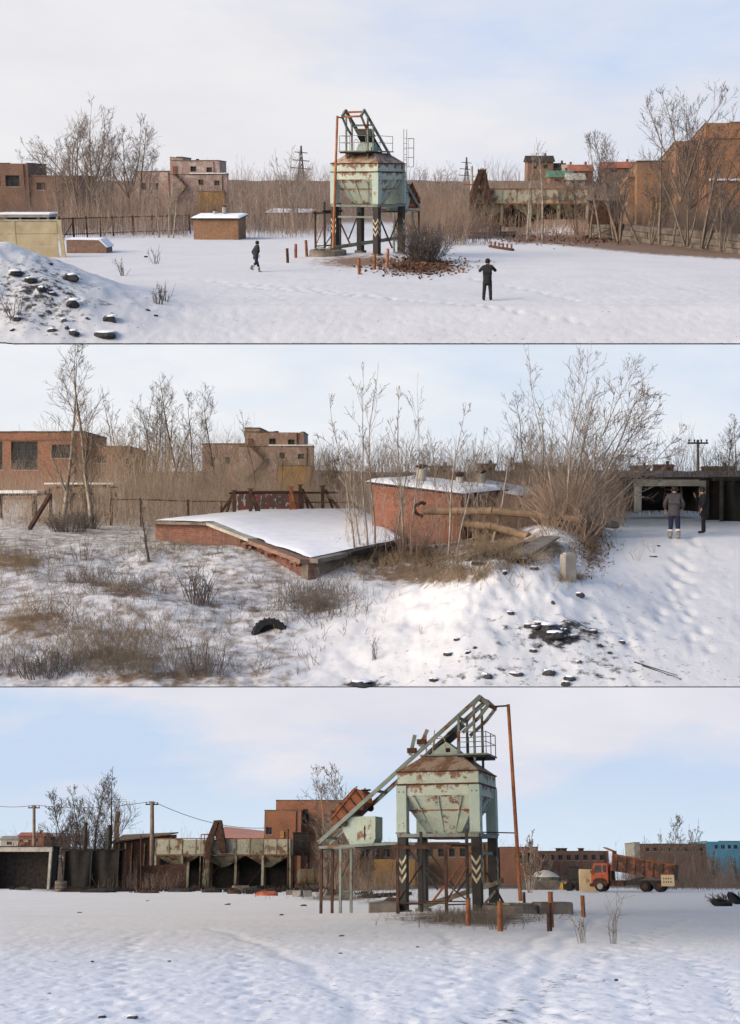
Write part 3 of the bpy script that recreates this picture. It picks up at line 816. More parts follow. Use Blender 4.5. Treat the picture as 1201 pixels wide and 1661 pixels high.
# ------------------------------------------------------------------ buildings
def wall_holes(mb, x0, x1, z0, z1, holes, y0, y1):
    xs = sorted({x0, x1, *[h[0] for h in holes], *[h[1] for h in holes]})
    zs = sorted({z0, z1, *[h[2] for h in holes], *[h[3] for h in holes]})
    for za, zb in zip(zs[:-1], zs[1:]):
        run = None
        for xa, xb in zip(xs[:-1], xs[1:]):
            cx, cz = (xa + xb) / 2, (za + zb) / 2
            solid = not any(h[0] < cx < h[1] and h[2] < cz < h[3] for h in holes)
            if solid: run = (run[0], xb) if run else (xa, xb)
            if not solid or xb == xs[-1]:
                if run: mb.bx(run[0], run[1], y0, y1, za, zb)
                run = None
def window(parent, x0, x1, z0, z1, y, t=0.12, bars=(1, 1), fmat='frame_dark', gmat='glass', name="window"):
    """a framed opening set back in its wall, facing -y, with its pane as a sub-part"""
    w = min(0.09, (x1 - x0) * 0.12)
    fr = MB()
    e = 0.004
    fr.bx(x0 + e, x0 + w, y, y + t, z0 + e, z1 - e).bx(x1 - w, x1 - e, y, y + t, z0 + e, z1 - e)
    fr.bx(x0 + w, x1 - w, y, y + t, z0 + e, z0 + w).bx(x0 + w, x1 - w, y, y + t, z1 - w, z1 - e)
    for k in range(bars[0]):
        x = x0 + (x1 - x0) * (k + 1) / (bars[0] + 1); fr.bx(x - w * .35, x + w * .35, y + .01, y + t - .01, z0 + w, z1 - w)
    for k in range(bars[1]):
        z = z0 + (z1 - z0) * (k + 1) / (bars[1] + 1); fr.bx(x0 + w, x1 - w, y + .015, y + t - .015, z - w * .35, z + w * .35)
    f = fr.build(name, M[fmat], parent)
    MB().bx(x0 + w, x1 - w, y + t * .4, y + t * .6, z0 + w, z1 - w).build("pane", M[gmat], f)
    return f
def volume(root, x0, x1, z0, z1, depth, mat, holes=(), y=0.0, t=0.3, roof=None, parapet=0.25, bars=(1, 1), wname="wall", fmat='frame_dark', side_holes=()):
    """one block of a building (front on y, going back to y+depth) with real window openings"""
    mb = MB()
    hs = [h[:4] for h in holes]
    wall_holes(mb, x0, x1, z0, z1, hs, y, y + t)
    mb.bx(x0, x0 + t, y + t, y + depth - t, z0, z1); mb.bx(x1 - t, x1, y + t, y + depth - t, z0, z1)
    mb.bx(x0, x1, y + depth - t, y + depth, z0, z1)
    w = mb.build(wname, M[mat], root)
    rf = MB()
    zr = z1 - parapet
    rf.bx(x0 + t, x1 - t, y + t, y + depth - t, zr - 0.15, zr)
    rf.build("roof", M[roof or 'concrete_dirty'], root)
    cp = MB()
    o = 0.06
    cp.bx(x0 - o, x1 + o, y + depth - t - .04, y + depth + o, z1, z1 + 0.1)
    cp.bx(x0 - o, x0 + t, y + t + .04, y + depth - t - .04, z1, z1 + 0.1); cp.bx(x1 - t, x1 + o, y + t + .04, y + depth - t - .04, z1, z1 + 0.1)
    nseg = max(2, int((x1 - x0) / 2.2))
    for k in range(nseg):                       # worn coping slabs along the front, some shifted, some gone
        if random.random() < .14: continue
        a_, b2 = x0 - o + (x1 - x0 + 2 * o) * k / nseg, x0 - o + (x1 - x0 + 2 * o) * (k + 1) / nseg
        sh = random.uniform(-.05, .03)
        MB().bx(a_ + .015, b2 - .015, y - o + sh, y + t + .03 + sh, z1 + .002, z1 + random.uniform(.08, .14)).build("coping_slab", M['concrete_dirty'], root)
    if x1 - x0 > 4:
        xp = x1 - random.uniform(.5, 1.0)
        MB().path([(xp, y - .09, z1 - .1), (xp, y - .09, z0 + .1)], .06, 6).build("drainpipe", M['rust_dark'], root)
    cp.build("coping", M['concrete_dirty'], root)
    for h in holes:
        b = h[4] if len(h) > 4 else bars
        window(root, h[0], h[1], h[2], h[3], y + 0.14, bars=b, fmat=fmat)
        MB().bx(h[0] - .08, h[1] + .08, y - .07, y + .12, h[2] - .09, h[2] - .004).build("sill", M['concrete_pale'], root)
    return w
class Px:
    """photo pixels to metres in a thing's frame, for a thing standing at distance d in column pxc with its foot at row pyb"""
    def __init__(s, yard, pxc, pyb, d):
        s.s = d / FPX; s.pxc, s.pyb = pxc, pyb; s.loc = yard.at(pxc, pyb, d)
    def x(s, px): return (px - s.pxc) * s.s
    def z(s, py): return (s.pyb - py) * s.s
    def hole(s, a, b, t, bt, *r): return (s.x(a), s.x(b), s.z(bt), s.z(t), *r)

def ragged_snow(q, x0, x1, y0, y1, t, parent, seed=0, nx=26, ny=10, name="snow_cap"):
    """snow lying on a roof whose surface is z = q(x, y): uneven, rounded and broken along its edges"""
    X, Y = np.meshgrid(np.linspace(0, 1, nx), np.linspace(0, 1, ny))
    w, d = x1 - x0, y1 - y0
    jx = .10 * (vnoise(Y * 7 + seed, X * 0 + 3.3, seed) - .5) ; jy = .16 * (vnoise(X * w * 1.7 + seed, Y * 0 + 1.7, seed + 3) - .35)
    xx = x0 + X * w + np.where(X < .5, 1, -1) * jx * (np.abs(X - .5) * 2) ** 6
    yy = y0 + Y * d + np.where(Y < .5, 1, -1) * np.maximum(jy, -.03) * (np.abs(Y - .5) * 2) ** 6
    e = np.minimum(np.minimum(X, 1 - X) * w, np.minimum(Y, 1 - Y) * d)
    th = t * np.clip(e / .12, 0, 1) ** .5 * (.7 + .6 * fbm(xx * 1.4 + seed, yy * 1.4, seed, 3))
    zz = np.vectorize(q)(xx, yy)
    top = np.stack([xx, yy, zz + th + .004], -1).reshape(-1, 3)
    i = np.arange(ny - 1)[:, None] * nx + np.arange(nx - 1)[None]
    f = np.stack([i, i + 1, i + nx + 1, i + nx], -1).reshape(-1, 4)
    return link_mesh(name, np_mesh(name, top, f, M['snowcap'], True), parent)

# ------------------------------------------------------------------ people
def skin_mesh(name, pts, edges, rads, mat, levels=2, root=0):
    me = bpy.data.meshes.new(name)
    me.from_pydata([tuple(p) for p in pts], edges, [])
    o = bpy.data.objects.new(name + "_build", me); COL.objects.link(o)
    o.modifiers.new("skin", 'SKIN')
    for i, r in enumerate(rads):
        me.skin_vertices[0].data[i].radius = r if isinstance(r, tuple) else (r, r)
    me.skin_vertices[0].data[root].use_root = True
    s = o.modifiers.new("sub", 'SUBSURF'); s.levels = levels; s.render_levels = levels
    dg = bpy.context.evaluated_depsgraph_get()
    out = bpy.data.meshes.new_from_object(o.evaluated_get(dg))
    bpy.data.objects.remove(o); bpy.data.meshes.remove(me)
    out.materials.clear(); out.materials.append(mat); out.name = name
    out.polygons.foreach_set("use_smooth", np.full(len(out.polygons), True))
    return out
def person(yard, label, loc, rz, coat, legs, boots, pose, hat=None, H=1.75, coat_hem=0.72, group=None, cuffs=None, hood=False):
    """faces +y before turning; pose: knees, ankles, elbows, wrists as pairs (left x<0, right x>0), lean of the chest, head turn"""
    r = thing("person", label, "person", yard, loc, rz, group, upright=True)
    k = H / 1.75
    V = lambda p: Vector(p) * k
    lean = Vector(pose.get('lean', (0, 0, 0)))
    pel, chest, neck = Vector((0, 0, .95)), Vector((0, 0, 1.33)) + lean * .8, Vector((0, 0, 1.49)) + lean
    head = Vector((0, .02, 1.63)) + lean * 1.15 + Vector(pose.get('head', (0, 0, 0)))
    sh = [Vector((-.19, 0, 1.42)) + lean, Vector((.19, 0, 1.42)) + lean]
    hip = [Vector((-.095, 0, .90)), Vector((.095, 0, .90))]
    kn, an, el, wr = ([Vector(p) for p in pose[q]] for q in ('knees', 'ankles', 'elbows', 'wrists'))
    toe = [an[i] + Vector(pose.get('toe', (0, .17, -.045))) for i in (0, 1)]
    # body: one continuous figure
    P, E, R = [pel, (pel + chest) / 2, chest, neck, head - Vector((0, .0, .05)), head + Vector((0, 0, .08))], [(0, 1), (1, 2), (2, 3), (3, 4), (4, 5)], [(.145, .11), (.13, .10), (.15, .105), .058, (.075, .088), (.078, .092)]
    for i in (0, 1):
        b = len(P)
        P += [hip[i], kn[i], an[i], toe[i]]; R += [.085, .055, .04, .034]
        E += [(0, b), (b, b + 1), (b + 1, b + 2), (b + 2, b + 3)]
        b = len(P)
        P += [sh[i], el[i], wr[i]]; R += [.055, .042, .029]
        E += [(2, b), (b, b + 1), (b + 1, b + 2)]
        d = (wr[i] - el[i]).normalized()
        sd = d.cross(Vector((0, 1, 0)) if abs(d.y) < .9 else Vector((0, 0, 1))).normalized()
        pl = wr[i] + d * .075
        w = b + 2; c = len(P)
        P.append(pl); R.append((.036, .022)); E.append((w, c))
        nrm = d.cross(sd)
        for q, (o_, L) in enumerate(((-.030, .066), (-.010, .078), (.010, .073), (.029, .056))):
            f0 = len(P)
            P += [pl + sd * o_ + d * .035, pl + sd * o_ * 1.1 + d * (.035 + L * .5) + nrm * .008, pl + sd * o_ * 1.15 + d * (.035 + L) + nrm * .026]; R += [.010, .009, .008]
            E += [(c, f0), (f0, f0 + 1), (f0 + 1, f0 + 2)]
        f0 = len(P)
        P += [wr[i] + d * .03 - sd * .042 + nrm * .012, wr[i] + d * .075 - sd * .058 + nrm * .03]; R += [.012, .010]
        E += [(w, f0), (f0, f0 + 1)]
    fc = Vector(pose.get('face', (0, 1, 0))).normalized()
    rt = Vector((fc.y, -fc.x, 0))
    P += [head + fc * .105 + Vector((0, 0, .015))]; R += [.016]; E += [(5, len(P) - 1)]
    link_mesh("body", skin_mesh("body", [V(p) for p in P], E, [tuple(a * k for a in x) if isinstance(x, tuple) else x * k for x in R], M['skin'], 1), r)
    for sgn in (-1, 1):
        MB().lathe([(.004, -.012), (.012, 0), (.004, .012)], 6, V(head + fc * .082 + rt * (sgn * .033) + Vector((0, 0, .045)))).build("eye", M['black'], r)
        MB().lathe([(.006, -.032), (.020, -.005), (.022, .015), (.006, .03)], 6, V(head + rt * (sgn * .085) + Vector((0, 0, .02)))).build("ear", M['skin'], r)
    MB().box(V(head + fc * .083 + Vector((0, 0, -.035))), (.045 * k, .012 * k, .012 * k)).build("mouth", M['skin'], r)
    # coat with sleeves
    hem = Vector((0, 0, coat_hem))
    P = [Vector((0, 0, .99)), hem, (pel + chest) / 2 + Vector((0, 0, .02)), chest + Vector((0, 0, .03)), neck + Vector((0, 0, .02))]
    R = [(.200, .158), (.235, .185), (.195, .155), (.205, .150), (.085, .085)]
    E = [(0, 1), (0, 2), (2, 3), (3, 4)]
    for i in (0, 1):
        b = len(P)
        P += [sh[i] + Vector((0, 0, .005)), el[i], wr[i] - (wr[i] - el[i]).normalized() * .01]; R += [.088, .072, .058]
        E += [(3, b), (b, b + 1), (b + 1, b + 2)]
    link_mesh("coat", skin_mesh("coat", [V(p) for p in P], E, [tuple(a * k for a in x) if isinstance(x, tuple) else x * k for x in R], M[coat], 2), r)
    if hood:
        link_mesh("hood", skin_mesh("hood", [V(neck + Vector((0, -.02, .0))), V(neck + Vector((0, -.05, .06)))], [(0, 1)], [(.12 * k, .10 * k), (.10 * k, .07 * k)], M[coat], 2), r)
    for i in (0, 1):
        link_mesh("trouser_leg", skin_mesh("trouser_leg", [V(hip[i]), V(kn[i]), V(an[i] + Vector((0, 0, .02)))], [(0, 1), (1, 2)], [.112 * k, .085 * k, .072 * k], M[legs], 2), r)
        sh_top = an[i] + (kn[i] - an[i]) * (.50 if cuffs else .25)
        link_mesh("boot", skin_mesh("boot", [V(sh_top), V(an[i] + Vector((0, 0, .0))), V(an[i] + Vector((0, .02, -.035))), V(toe[i] + Vector((0, .03, 0)))], [(0, 1), (1, 2), (2, 3)], [.086 * k, .075 * k, (.065 * k, .05 * k), (.055 * k, .045 * k)], M[boots], 2), r)
        if cuffs:
            a_, b_ = V(an[i] + (kn[i] - an[i]) * .40), V(an[i] + (kn[i] - an[i]) * .56)
            MB().tube(a_, b_, .092 * k, .096 * k, 12).build("boot_cuff", M[cuffs], r)
    # hair or hat
    hc = head + Vector((0, -.012, .055))
    prof = [(.075, -.10), (.104, -.05), (.112, .0), (.105, .055), (.075, .098), (.02, .118)] if hat else [(.06, -.08), (.094, -.04), (.100, .0), (.096, .05), (.068, .088), (.02, .105)]
    hm = MB().lathe([(a * k, z * k) for a, z in prof], 14, V(hc - fc * .012))
    hm.build("hat" if hat else "hair", M[hat or 'hair'], r, smooth=True)
    return r
# ------------------------------------------------------------------ the hopper plant (stands in two of the yards)
def hopper(yard, loc, rz, label):
    """x = way the rails rise, z up, origin under the middle of the bin"""
    r = thing("loading_hopper", label, "hopper", yard, loc, rz)
    w = 1.78                                  # half width of the bin
    sgn = [(-1, -1), (1, -1), (1, 1), (-1, 1)]
    for sx, sy in sgn:
        x, y = sx * (w - .16), sy * (w - .16)
        lo = MB().bx(x - .20, x + .20, y - .20, y + .20, -.25, 3.05).build("column", M['black'], r, bevel=0.02)
        MB().bx(x - .30, x + .30, y - .30, y + .30, -.35, .06).build("footing", M['concrete_dirty'], lo)
        # chevrons painted on the faces: built as thin strips
        for k in range(3):
            zc = 1.15 + k * 0.36
            for face in range(4):
                ax, ay = ((1, 0), (0, 1), (-1, 0), (0, -1))[face]
                if (ax * sx + ay * sy) < 0: continue
                Mx = Matrix.Rotation(math.atan2(ay, ax) - math.pi / 2, 3, 'Z')
                cb = MB()
                vs, fs = [], []
                pts = [(-.195, zc + .30), (0, zc), (.195, zc + .30), (.195, zc + .46), (0, zc + .16), (-.195, zc + .46)]
                for yo in (.2005, .204): vs += [Vector((px, yo, pz)) for px, pz in pts]
                fs = [(0, 1, 4, 5), (1, 2, 3, 4), (11, 10, 7, 6), (10, 9, 8, 7), (0, 6, 7, 1), (1, 7, 8, 2), (3, 9, 10, 4), (4, 10, 11, 5), (2, 8, 9, 3), (5, 11, 6, 0)]
                cb.add([Mx @ v + Vector((x, y, 0)) for v in vs], fs)
                cb.build("chevron", M['stripe'], lo)
        up = MB().bx(x - .23, x + .23, y - .23, y + .23, 3.2, 5.22).build("post", M['green'], r, bevel=0.015)
        MB().bx(x - .26, x + .26, y - .26, y + .26, 3.195, 3.26).build("base_plate", M['grey_steel'], up)
        for q in (-.1, .1): MB().tube((x + q, y + sy * .225, 4.95), (x + q, y + sy * .25, 4.95), .03, n=6).build("bolt", M['rust_dark'], up)
    # ring of beams the bin posts stand on
    for a, b_ in (((-w, -w), (w, -w)), ((w, -w), (w, w)), ((w, w), (-w, w)), ((-w, w), (-w, -w))):
        MB().bar((*a, 3.125), (*b_, 3.125), .14, .145).build("ring_beam", M['grey_steel'], r)
    # bin: funnel, two bands, hood
    fn = MB().frustum((-.75, .75, -.75, .75, 3.22), (-w + .03, w - .03, -w + .03, w - .03, 4.78)).build("funnel", M['green_rusty'], r)
    for sx, sy in ((0, -1), (0, 1), (1, 0), (-1, 0)):          # ribs down the funnel sheets
        for off in (-.5, 0, .5):
            a = Vector((off * .5, 0, 0)) if sx == 0 else Vector((0, off * .5, 0))
            n_ = Vector((sx, sy, 0))
            t = Vector((-sy, sx, 0))
            p0 = n_ * .77 + t * off * 1.0 + Vector((0, 0, 3.28)); p1 = n_ * (w + .01) + t * off * 2.1 + Vector((0, 0, 4.74))
            MB().bar(p0, p1, .035, .05).build("rib", M['green'], fn)
        t = Vector((-sy, sx, 0)); n_ = Vector((sx, sy, 0))
        f = .62
        hw = .75 + (w - .03 - .75) * f
        z = 3.22 + 1.56 * f
        MB().bar(n_ * (hw + .015) - t * hw + Vector((0, 0, z)), n_ * (hw + .015) + t * hw + Vector((0, 0, z)), .03, .05).build("seam", M['rust'], fn)
    MB().bx(-.70, .70, -.70, .70, 3.0, 3.215).build("outlet", M['rust_dark'], r)
    MB().bx(-w, w, -w, w, 4.785, 5.23).build("lower_band", M['green_rusty'], r)
    MB().bx(-w - .02, w + .02, -w - .02, w + .02, 5.30, 5.77).build("upper_band", M['green_rusty'], r)
    MB().bx(-w - .05, w + .05, -w - .05, w + .05, 5.233, 5.297).build("flange", M['rust_dark'], r)
    MB().bx(-w - .07, w + .07, -w - .07, w + .07, 5.773, 5.83).build("flange", M['rust_dark'], r)
    MB().frustum((-w - .02, w + .02, -w - .02, w + .02, 5.835), (-.95, .95, -.95, .95, 6.48)).build("hood", M['hood'], r)
    # chute box under the rail head, with its sloping lid and inspection hole
    ch = MB().prism([(-.85, 6.482), (.62, 6.482), (.62, 6.78), (.1, 7.18), (-.85, 6.62)], -.55, .55).build("chute", M['green'], r)
    MB().bx(.05, .28, -.555, -.53, 6.72, 6.90).build("inspection_hole", M['dark_void'], ch)  # flat near-black plate; the dark of the opening is painted, not cut
    # rails of the skip hoist
    A, B = Vector((-5.80, 0, 2.88)), Vector((1.75, 0, 9.12))
    dv = (B - A).normalized(); nv = Vector((-dv.z, 0, dv.x))
    for sy in (-1, 1):
        y = sy * .72
        rl = MB().bar(A + Vector((0, y, 0)), B + Vector((0, y, 0)), .09, .17).build("rail", M['grey_steel'], r)
        MB().bar(A + Vector((0, y - sy * .075, 0)) + nv * .075, B + Vector((0, y - sy * .075, 0)) + nv * .075, .05, .03).build("flange", M['grey_steel'], rl)
        # hooked head of the rail
        e = B + Vector((0, y, 0))
        MB().bar(e - dv * .05, e + Vector((.38, 0, -.42)), .10, .18).build("rail_head", M['grey_steel'], r)
        MB().bar(e + Vector((.36, 0, -.40)), e + Vector((-.10, 0, -.95)), .08, .14).build("rail_head", M['grey_steel'], r)
        MB().bar(e + Vector((-.10, 0, -.95)), e + Vector((-.85, 0, -1.58)), .08, .14).build("lower_rail", M['grey_steel'], r)
    for t in (.04, .2, .36, .52, .86, .985):
        p = A.lerp(B, t)
        MB().bar(p + Vector((0, -.67, -.03)), p + Vector((0, .67, -.03)), .10, .12).build("cross_tie", M['grey_steel'] if t < .9 else M['rust'], r)
    MB().bar(B + Vector((.36, -.72, -.42)), B + Vector((.36, .72, -.42)), .12, .12).build("cross_tie", M['rust'], r)
    # uprights carrying the head of the rails
    for x, y, z0, z1 in ((.75, -.82, 6.0, 8.25), (1.45, -.82, 5.9, 8.75), (.75, .82, 6.0, 8.25), (1.45, .82, 5.9, 8.75)):
        MB().bar((x, y, z0), (x, y, z1), .10, .10).build("upright", M['grey_steel'], r)
        MB().bar((x, y, z1 - .1), (x + .35, y, z1 + .3), .035, .035).build("brace", M['grey_steel'], r)
    # dark belt sheet below the rails, and grey sheets over them
    bp = A.lerp(B, .72) - nv * .34
    MB().bar(bp - dv * .85, bp + dv * .75, 1.25, .05).build("belt_sheet", M['belt'], r)
    q = A.lerp(B, .80) - nv * .22
    MB().bar(q - dv * .3, q + dv * .45, 1.30, .04).build("cover_sheet", M['grey_steel'], r)
    for t, h in ((.60, .55), (.66, .35)):
        p = A.lerp(B, t) + Vector((0, -.72, 0))
        MB().bar(p + nv * .14 - dv * .2, p + nv * (.14 + h) + dv * .55, .05, .16).build("lever", M['grey_steel'], r)
        MB().box(p + nv * .25, (.40, .22, .22)).build("roller", M['rust_dark'], r)
    # walkway round the chute with rails and ladder
    for (x0, x1, y0, y1) in ((.66, 2.05, -1.05, 1.05), (-1.0, .64, .60, 1.35), (-1.0, .64, -1.0, -.60)):
        MB().bx(x0, x1, y0, y1, 6.53, 6.60).build("walkway_deck", M['grey_steel'], r)
    MB().bx(.72, 1.98, -1.00, 1.00, 6.44, 6.525).build("deck_frame", M['belt'], r)
    rp = [(2.0, -1.0), (2.0, 0.0), (2.0, 1.0), (.7, 1.3), (-.95, 1.3), (.72, -1.0)]
    for x, y in rp: MB().tube((x, y, 6.6), (x, y, 7.55), .022, n=6).build("rail_post", M['grey_steel'], r)
    for a, b_ in ((0, 1), (1, 2), (2, 3), (3, 4), (0, 5)):
        for z in (7.1, 7.53): MB().tube((*rp[a], z), (*rp[b_], z), .018, n=5).build("handrail", M['grey_steel'], r)
    hoop = [(-.1 + .28 * math.cos(a), -1.02, 6.62 + .48 + .28 * math.sin(a)) for a in np.linspace(0, math.pi, 8)]
    MB().path([(hoop[0][0], -1.02, 6.6)] + hoop + [(hoop[-1][0], -1.02, 6.6)], .02, 5).build("hoop", M['stripe'], r)
    # caged ladder at the back corner
    ld = MB()
    for x in (-1.5, -1.1): ld.tube((x, 2.1, 3.3), (x, 2.05, 8.0), .02, n=5)
    for z in np.arange(3.6, 7.4, .35): ld.tube((-1.5, 2.08, z), (-1.1, 2.08, z), .014, n=5)
    ld.build("ladder", M['grey_steel'], r)
    cg = MB()
    for z in (5.6, 6.2, 6.8, 7.4):
        cg.path([(-1.6 + 0, 2.1, z), (-1.65, 2.5, z), (-1.3, 2.72, z), (-.95, 2.5, z), (-1.0, 2.1, z)], .013, 5)
    for x, y in ((-1.65, 2.5), (-1.3, 2.72), (-.95, 2.5)): cg.tube((x, y, 5.6), (x, y, 7.4), .012, n=5)
    cg.build("ladder_cage", M['grey_steel'], r)
    # weighing bucket and its frame at the low end of the rails
    bk = MB().prism([(-4.35, 2.72), (-3.35, 2.72), (-3.2, 3.05), (-3.2, 4.0), (-4.75, 4.0), (-4.9, 3.75)], -.55, .55).build("weigh_bucket", M['green'], r)
    MB().bx(-4.05, -3.4, -.556, -.552, 2.95, 3.85).build("bucket_door", M['green_rusty'], bk)
    MB().bar((-3.7, -.57, 3.0), (-3.7, -.57, 3.6), .03, .03).build("door_bar", M['black'], bk)
    for x in (-5.65, -4.75):
        for y in (-.75, .75):
            MB().bar((x, y, -.3), (x, y, 2.62), .11, .11).build("frame_leg", M['grey_steel'] if x > -5 else M['rust_dark'], r)
    for y in (-.75, .75):
        MB().bar((-5.75, y, 2.67), (-1.62, y, 2.67 + .18), .10, .12).build("frame_beam", M['grey_steel'], r)
        MB().bar((-5.65, y, .5), (-4.75, y, 2.3), .05, .05).build("frame_brace", M['rust_dark'], r)
    MB().bar((-5.7, -.7, 2.60), (-5.7, .7, 2.60), .10, .10).build("frame_beam", M['grey_steel'], r)
    MB().bx(-4.1, -2.0, -.68, .68, 2.63, 2.69).build("frame_deck", M['belt'], r)
    # bracing between the columns
    for y in (-w + .16, w - .16):
        MB().bar((-w + .3, y, 2.7), (-.1, y, .9), .07, .07).build("cross_brace", M['black'], r)
        MB().bar((w - .3, y, 2.6), (-.4, y, .35), .08, .08).build("cross_brace", M['rust'] if y < 0 else M['black'], r)
    MB().bar((w - .16, -w + .35, 2.4), (w - .16, w - .35, 2.4), .09, .12).build("tie_beam", M['grey_steel'], r)
    return r

def hoist_skip(yard, base_mat, label, t=.17):
    """the rusty skip car that sits on the low end of the rails"""
    o = bpy.data.objects.new("hoist_skip", None); COL.objects.link(o)
    tag(o, label, "skip")
    A, B = Vector((-5.80, 0, 2.88)), Vector((1.75, 0, 9.12))
    dv = (B - A).normalized(); ang = math.atan2(dv.z, dv.x)
    o.matrix_world = base_mat @ Matrix.Translation(A.lerp(B, t) + Vector((0, 0, -.22))) @ Matrix.Rotation(-ang, 4, 'Y')
    b = MB()
    b.prism([(-.9, .12), (.75, .12), (.95, .62), (.75, .98), (-.75, .85), (-1.0, .5)], -.58, -.54)
    b.prism([(-.9, .12), (.75, .12), (.95, .62), (.75, .98), (-.75, .85), (-1.0, .5)], .54, .58)
    b.bx(-.9, .75, -.54, .54, .12, .17); b.bar((-.95, 0, .14), (-1.02, 0, .5), 1.08, .04, up=(1, 0, 0)); b.bar((-1.0, 0, .5), (-.75, 0, .85), 1.08, .04, up=(1, 0, 0))
    b.build("skip_body", M['skip'], o)
    for x in (-.7, -.2, .3, .7): 
        for s in (-1, 1): MB().bar((x, s * .60, .13), (x, s * .60, .9), .05, .04).build("rib", M['rust_dark'], o)
    for s in (-1, 1):
        MB().bar((-.98, s * .61, .62), (.9, s * .61, .92), .05, .06).build("rim", M['rust'], o)
        for x in (-.6, .5):
            wl = MB().lathe([(.13, -.05), (.15, -.04), (.15, .04), (.13, .05)], 12, (x, s * .68, .08), 'Y').build("wheel", M['rust_dark'], o)
    MB().bar((.6, -.5, .9), (1.15, 0, .55), .06, .06).build("tow_arm", M['rust_dark'], o)
    MB().bar((.6, .5, .9), (1.15, 0, .55), .06, .06).build("tow_arm", M['rust_dark'], o)
    return o

def hopper_pole(yard, base_mat, label):
    o = MB().tube((3.25, -.75, .45), (2.95, -.55, 8.72), .085, .075, 10).build("pipe_pole", M['rust_pole'])
    o.matrix_world = base_mat; tag(o, label, "pole")
    MB().bar((2.0, -.72, 8.62), (2.98, -.58, 8.66), .07, .07).build("top_bracket", M['rust_dark'], o)
    MB().bar((1.80, -1.2, 3.25), (3.14, -.66, 3.22), .05, .05).build("stay", M['rust_dark'], o)
    return o

def post_frame(yard, base_mat, label):
    o = bpy.data.objects.new("gauge_frame", None); COL.objects.link(o); o.matrix_world = base_mat
    tag(o, label, "frame")
    px = {'a': (-1.25, -3.75, 2.75), 'b': (.80, -3.75, 2.72), 'c': (-.55, -2.6, 3.25), 'd': (1.42, -2.6, 3.35)}
    for k, (x, y, z) in px.items():
        MB().bar((x, y, -.55), (x, y, z), .12, .10).build("upright", M['black'] if k in 'cd' else M['rust_dark'], o)
    MB().bar((-1.5, -3.75, 2.60), (1.05, -3.75, 2.60), .09, .14).build("top_beam", M['rust_dark'], o)
    MB().bar((-.8, -2.6, 2.72), (1.7, -2.6, 2.72), .09, .14).build("top_beam", M['rust_dark'], o)
    for a, b_ in (('a', 'c'), ('b', 'd')):
        MB().bar((px[a][0], px[a][1], 2.66), (px[b_][0], px[b_][1], 2.66), .07, .07).build("tie", M['rust_dark'], o)
        MB().bar((px[a][0], px[a][1], .35), (px[b_][0], px[b_][1], .35), .05, .05).build("tie", M['rust_dark'], o)
    MB().bar((-1.25, -3.75, .4), (.80, -3.75, .4), .05, .05).build("tie", M['rust_dark'], o)
    MB().bar((-.55, -2.6, .45), (1.42, -2.6, .45), .05, .05).build("tie", M['rust_dark'], o)
    MB().bar((-1.2, -3.7, .5), (-.55, -2.65, 1.9), .05, .05).build("diagonal", M['rust_dark'], o)
    MB().bar((.80, -3.7, .5), (1.42, -2.65, 1.8), .05, .05).build("diagonal", M['rust'], o)
    MB().bar((-.5, -2.6, 1.9), (1.4, -2.6, .5), .05, .05).build("diagonal", M['black'], o)
    return o

def ring_well(yard, base_mat, label):
    o = bpy.data.objects.new("concrete_well", None); COL.objects.link(o)
    o.matrix_world = base_mat @ Matrix.Translation((2.95, -1.35, -.35)); tag(o, label, "concrete well")
    MB().lathe([(1.22, 0), (1.25, .1), (1.22, .62), (1.15, .66), (1.0, .66), (.98, .5)], 20).build("ring", M['concrete_dirty'], o)
    for k in range(9):
        a = random.uniform(0, 6.28); q = random.uniform(.1, .8)
        c = Vector((q * math.cos(a), q * math.sin(a), .70))
        MB().box(c, (random.uniform(.4, .9), .12, .06), random.uniform(0, 3.1)).build("plank", M['olive'], o)
    return o

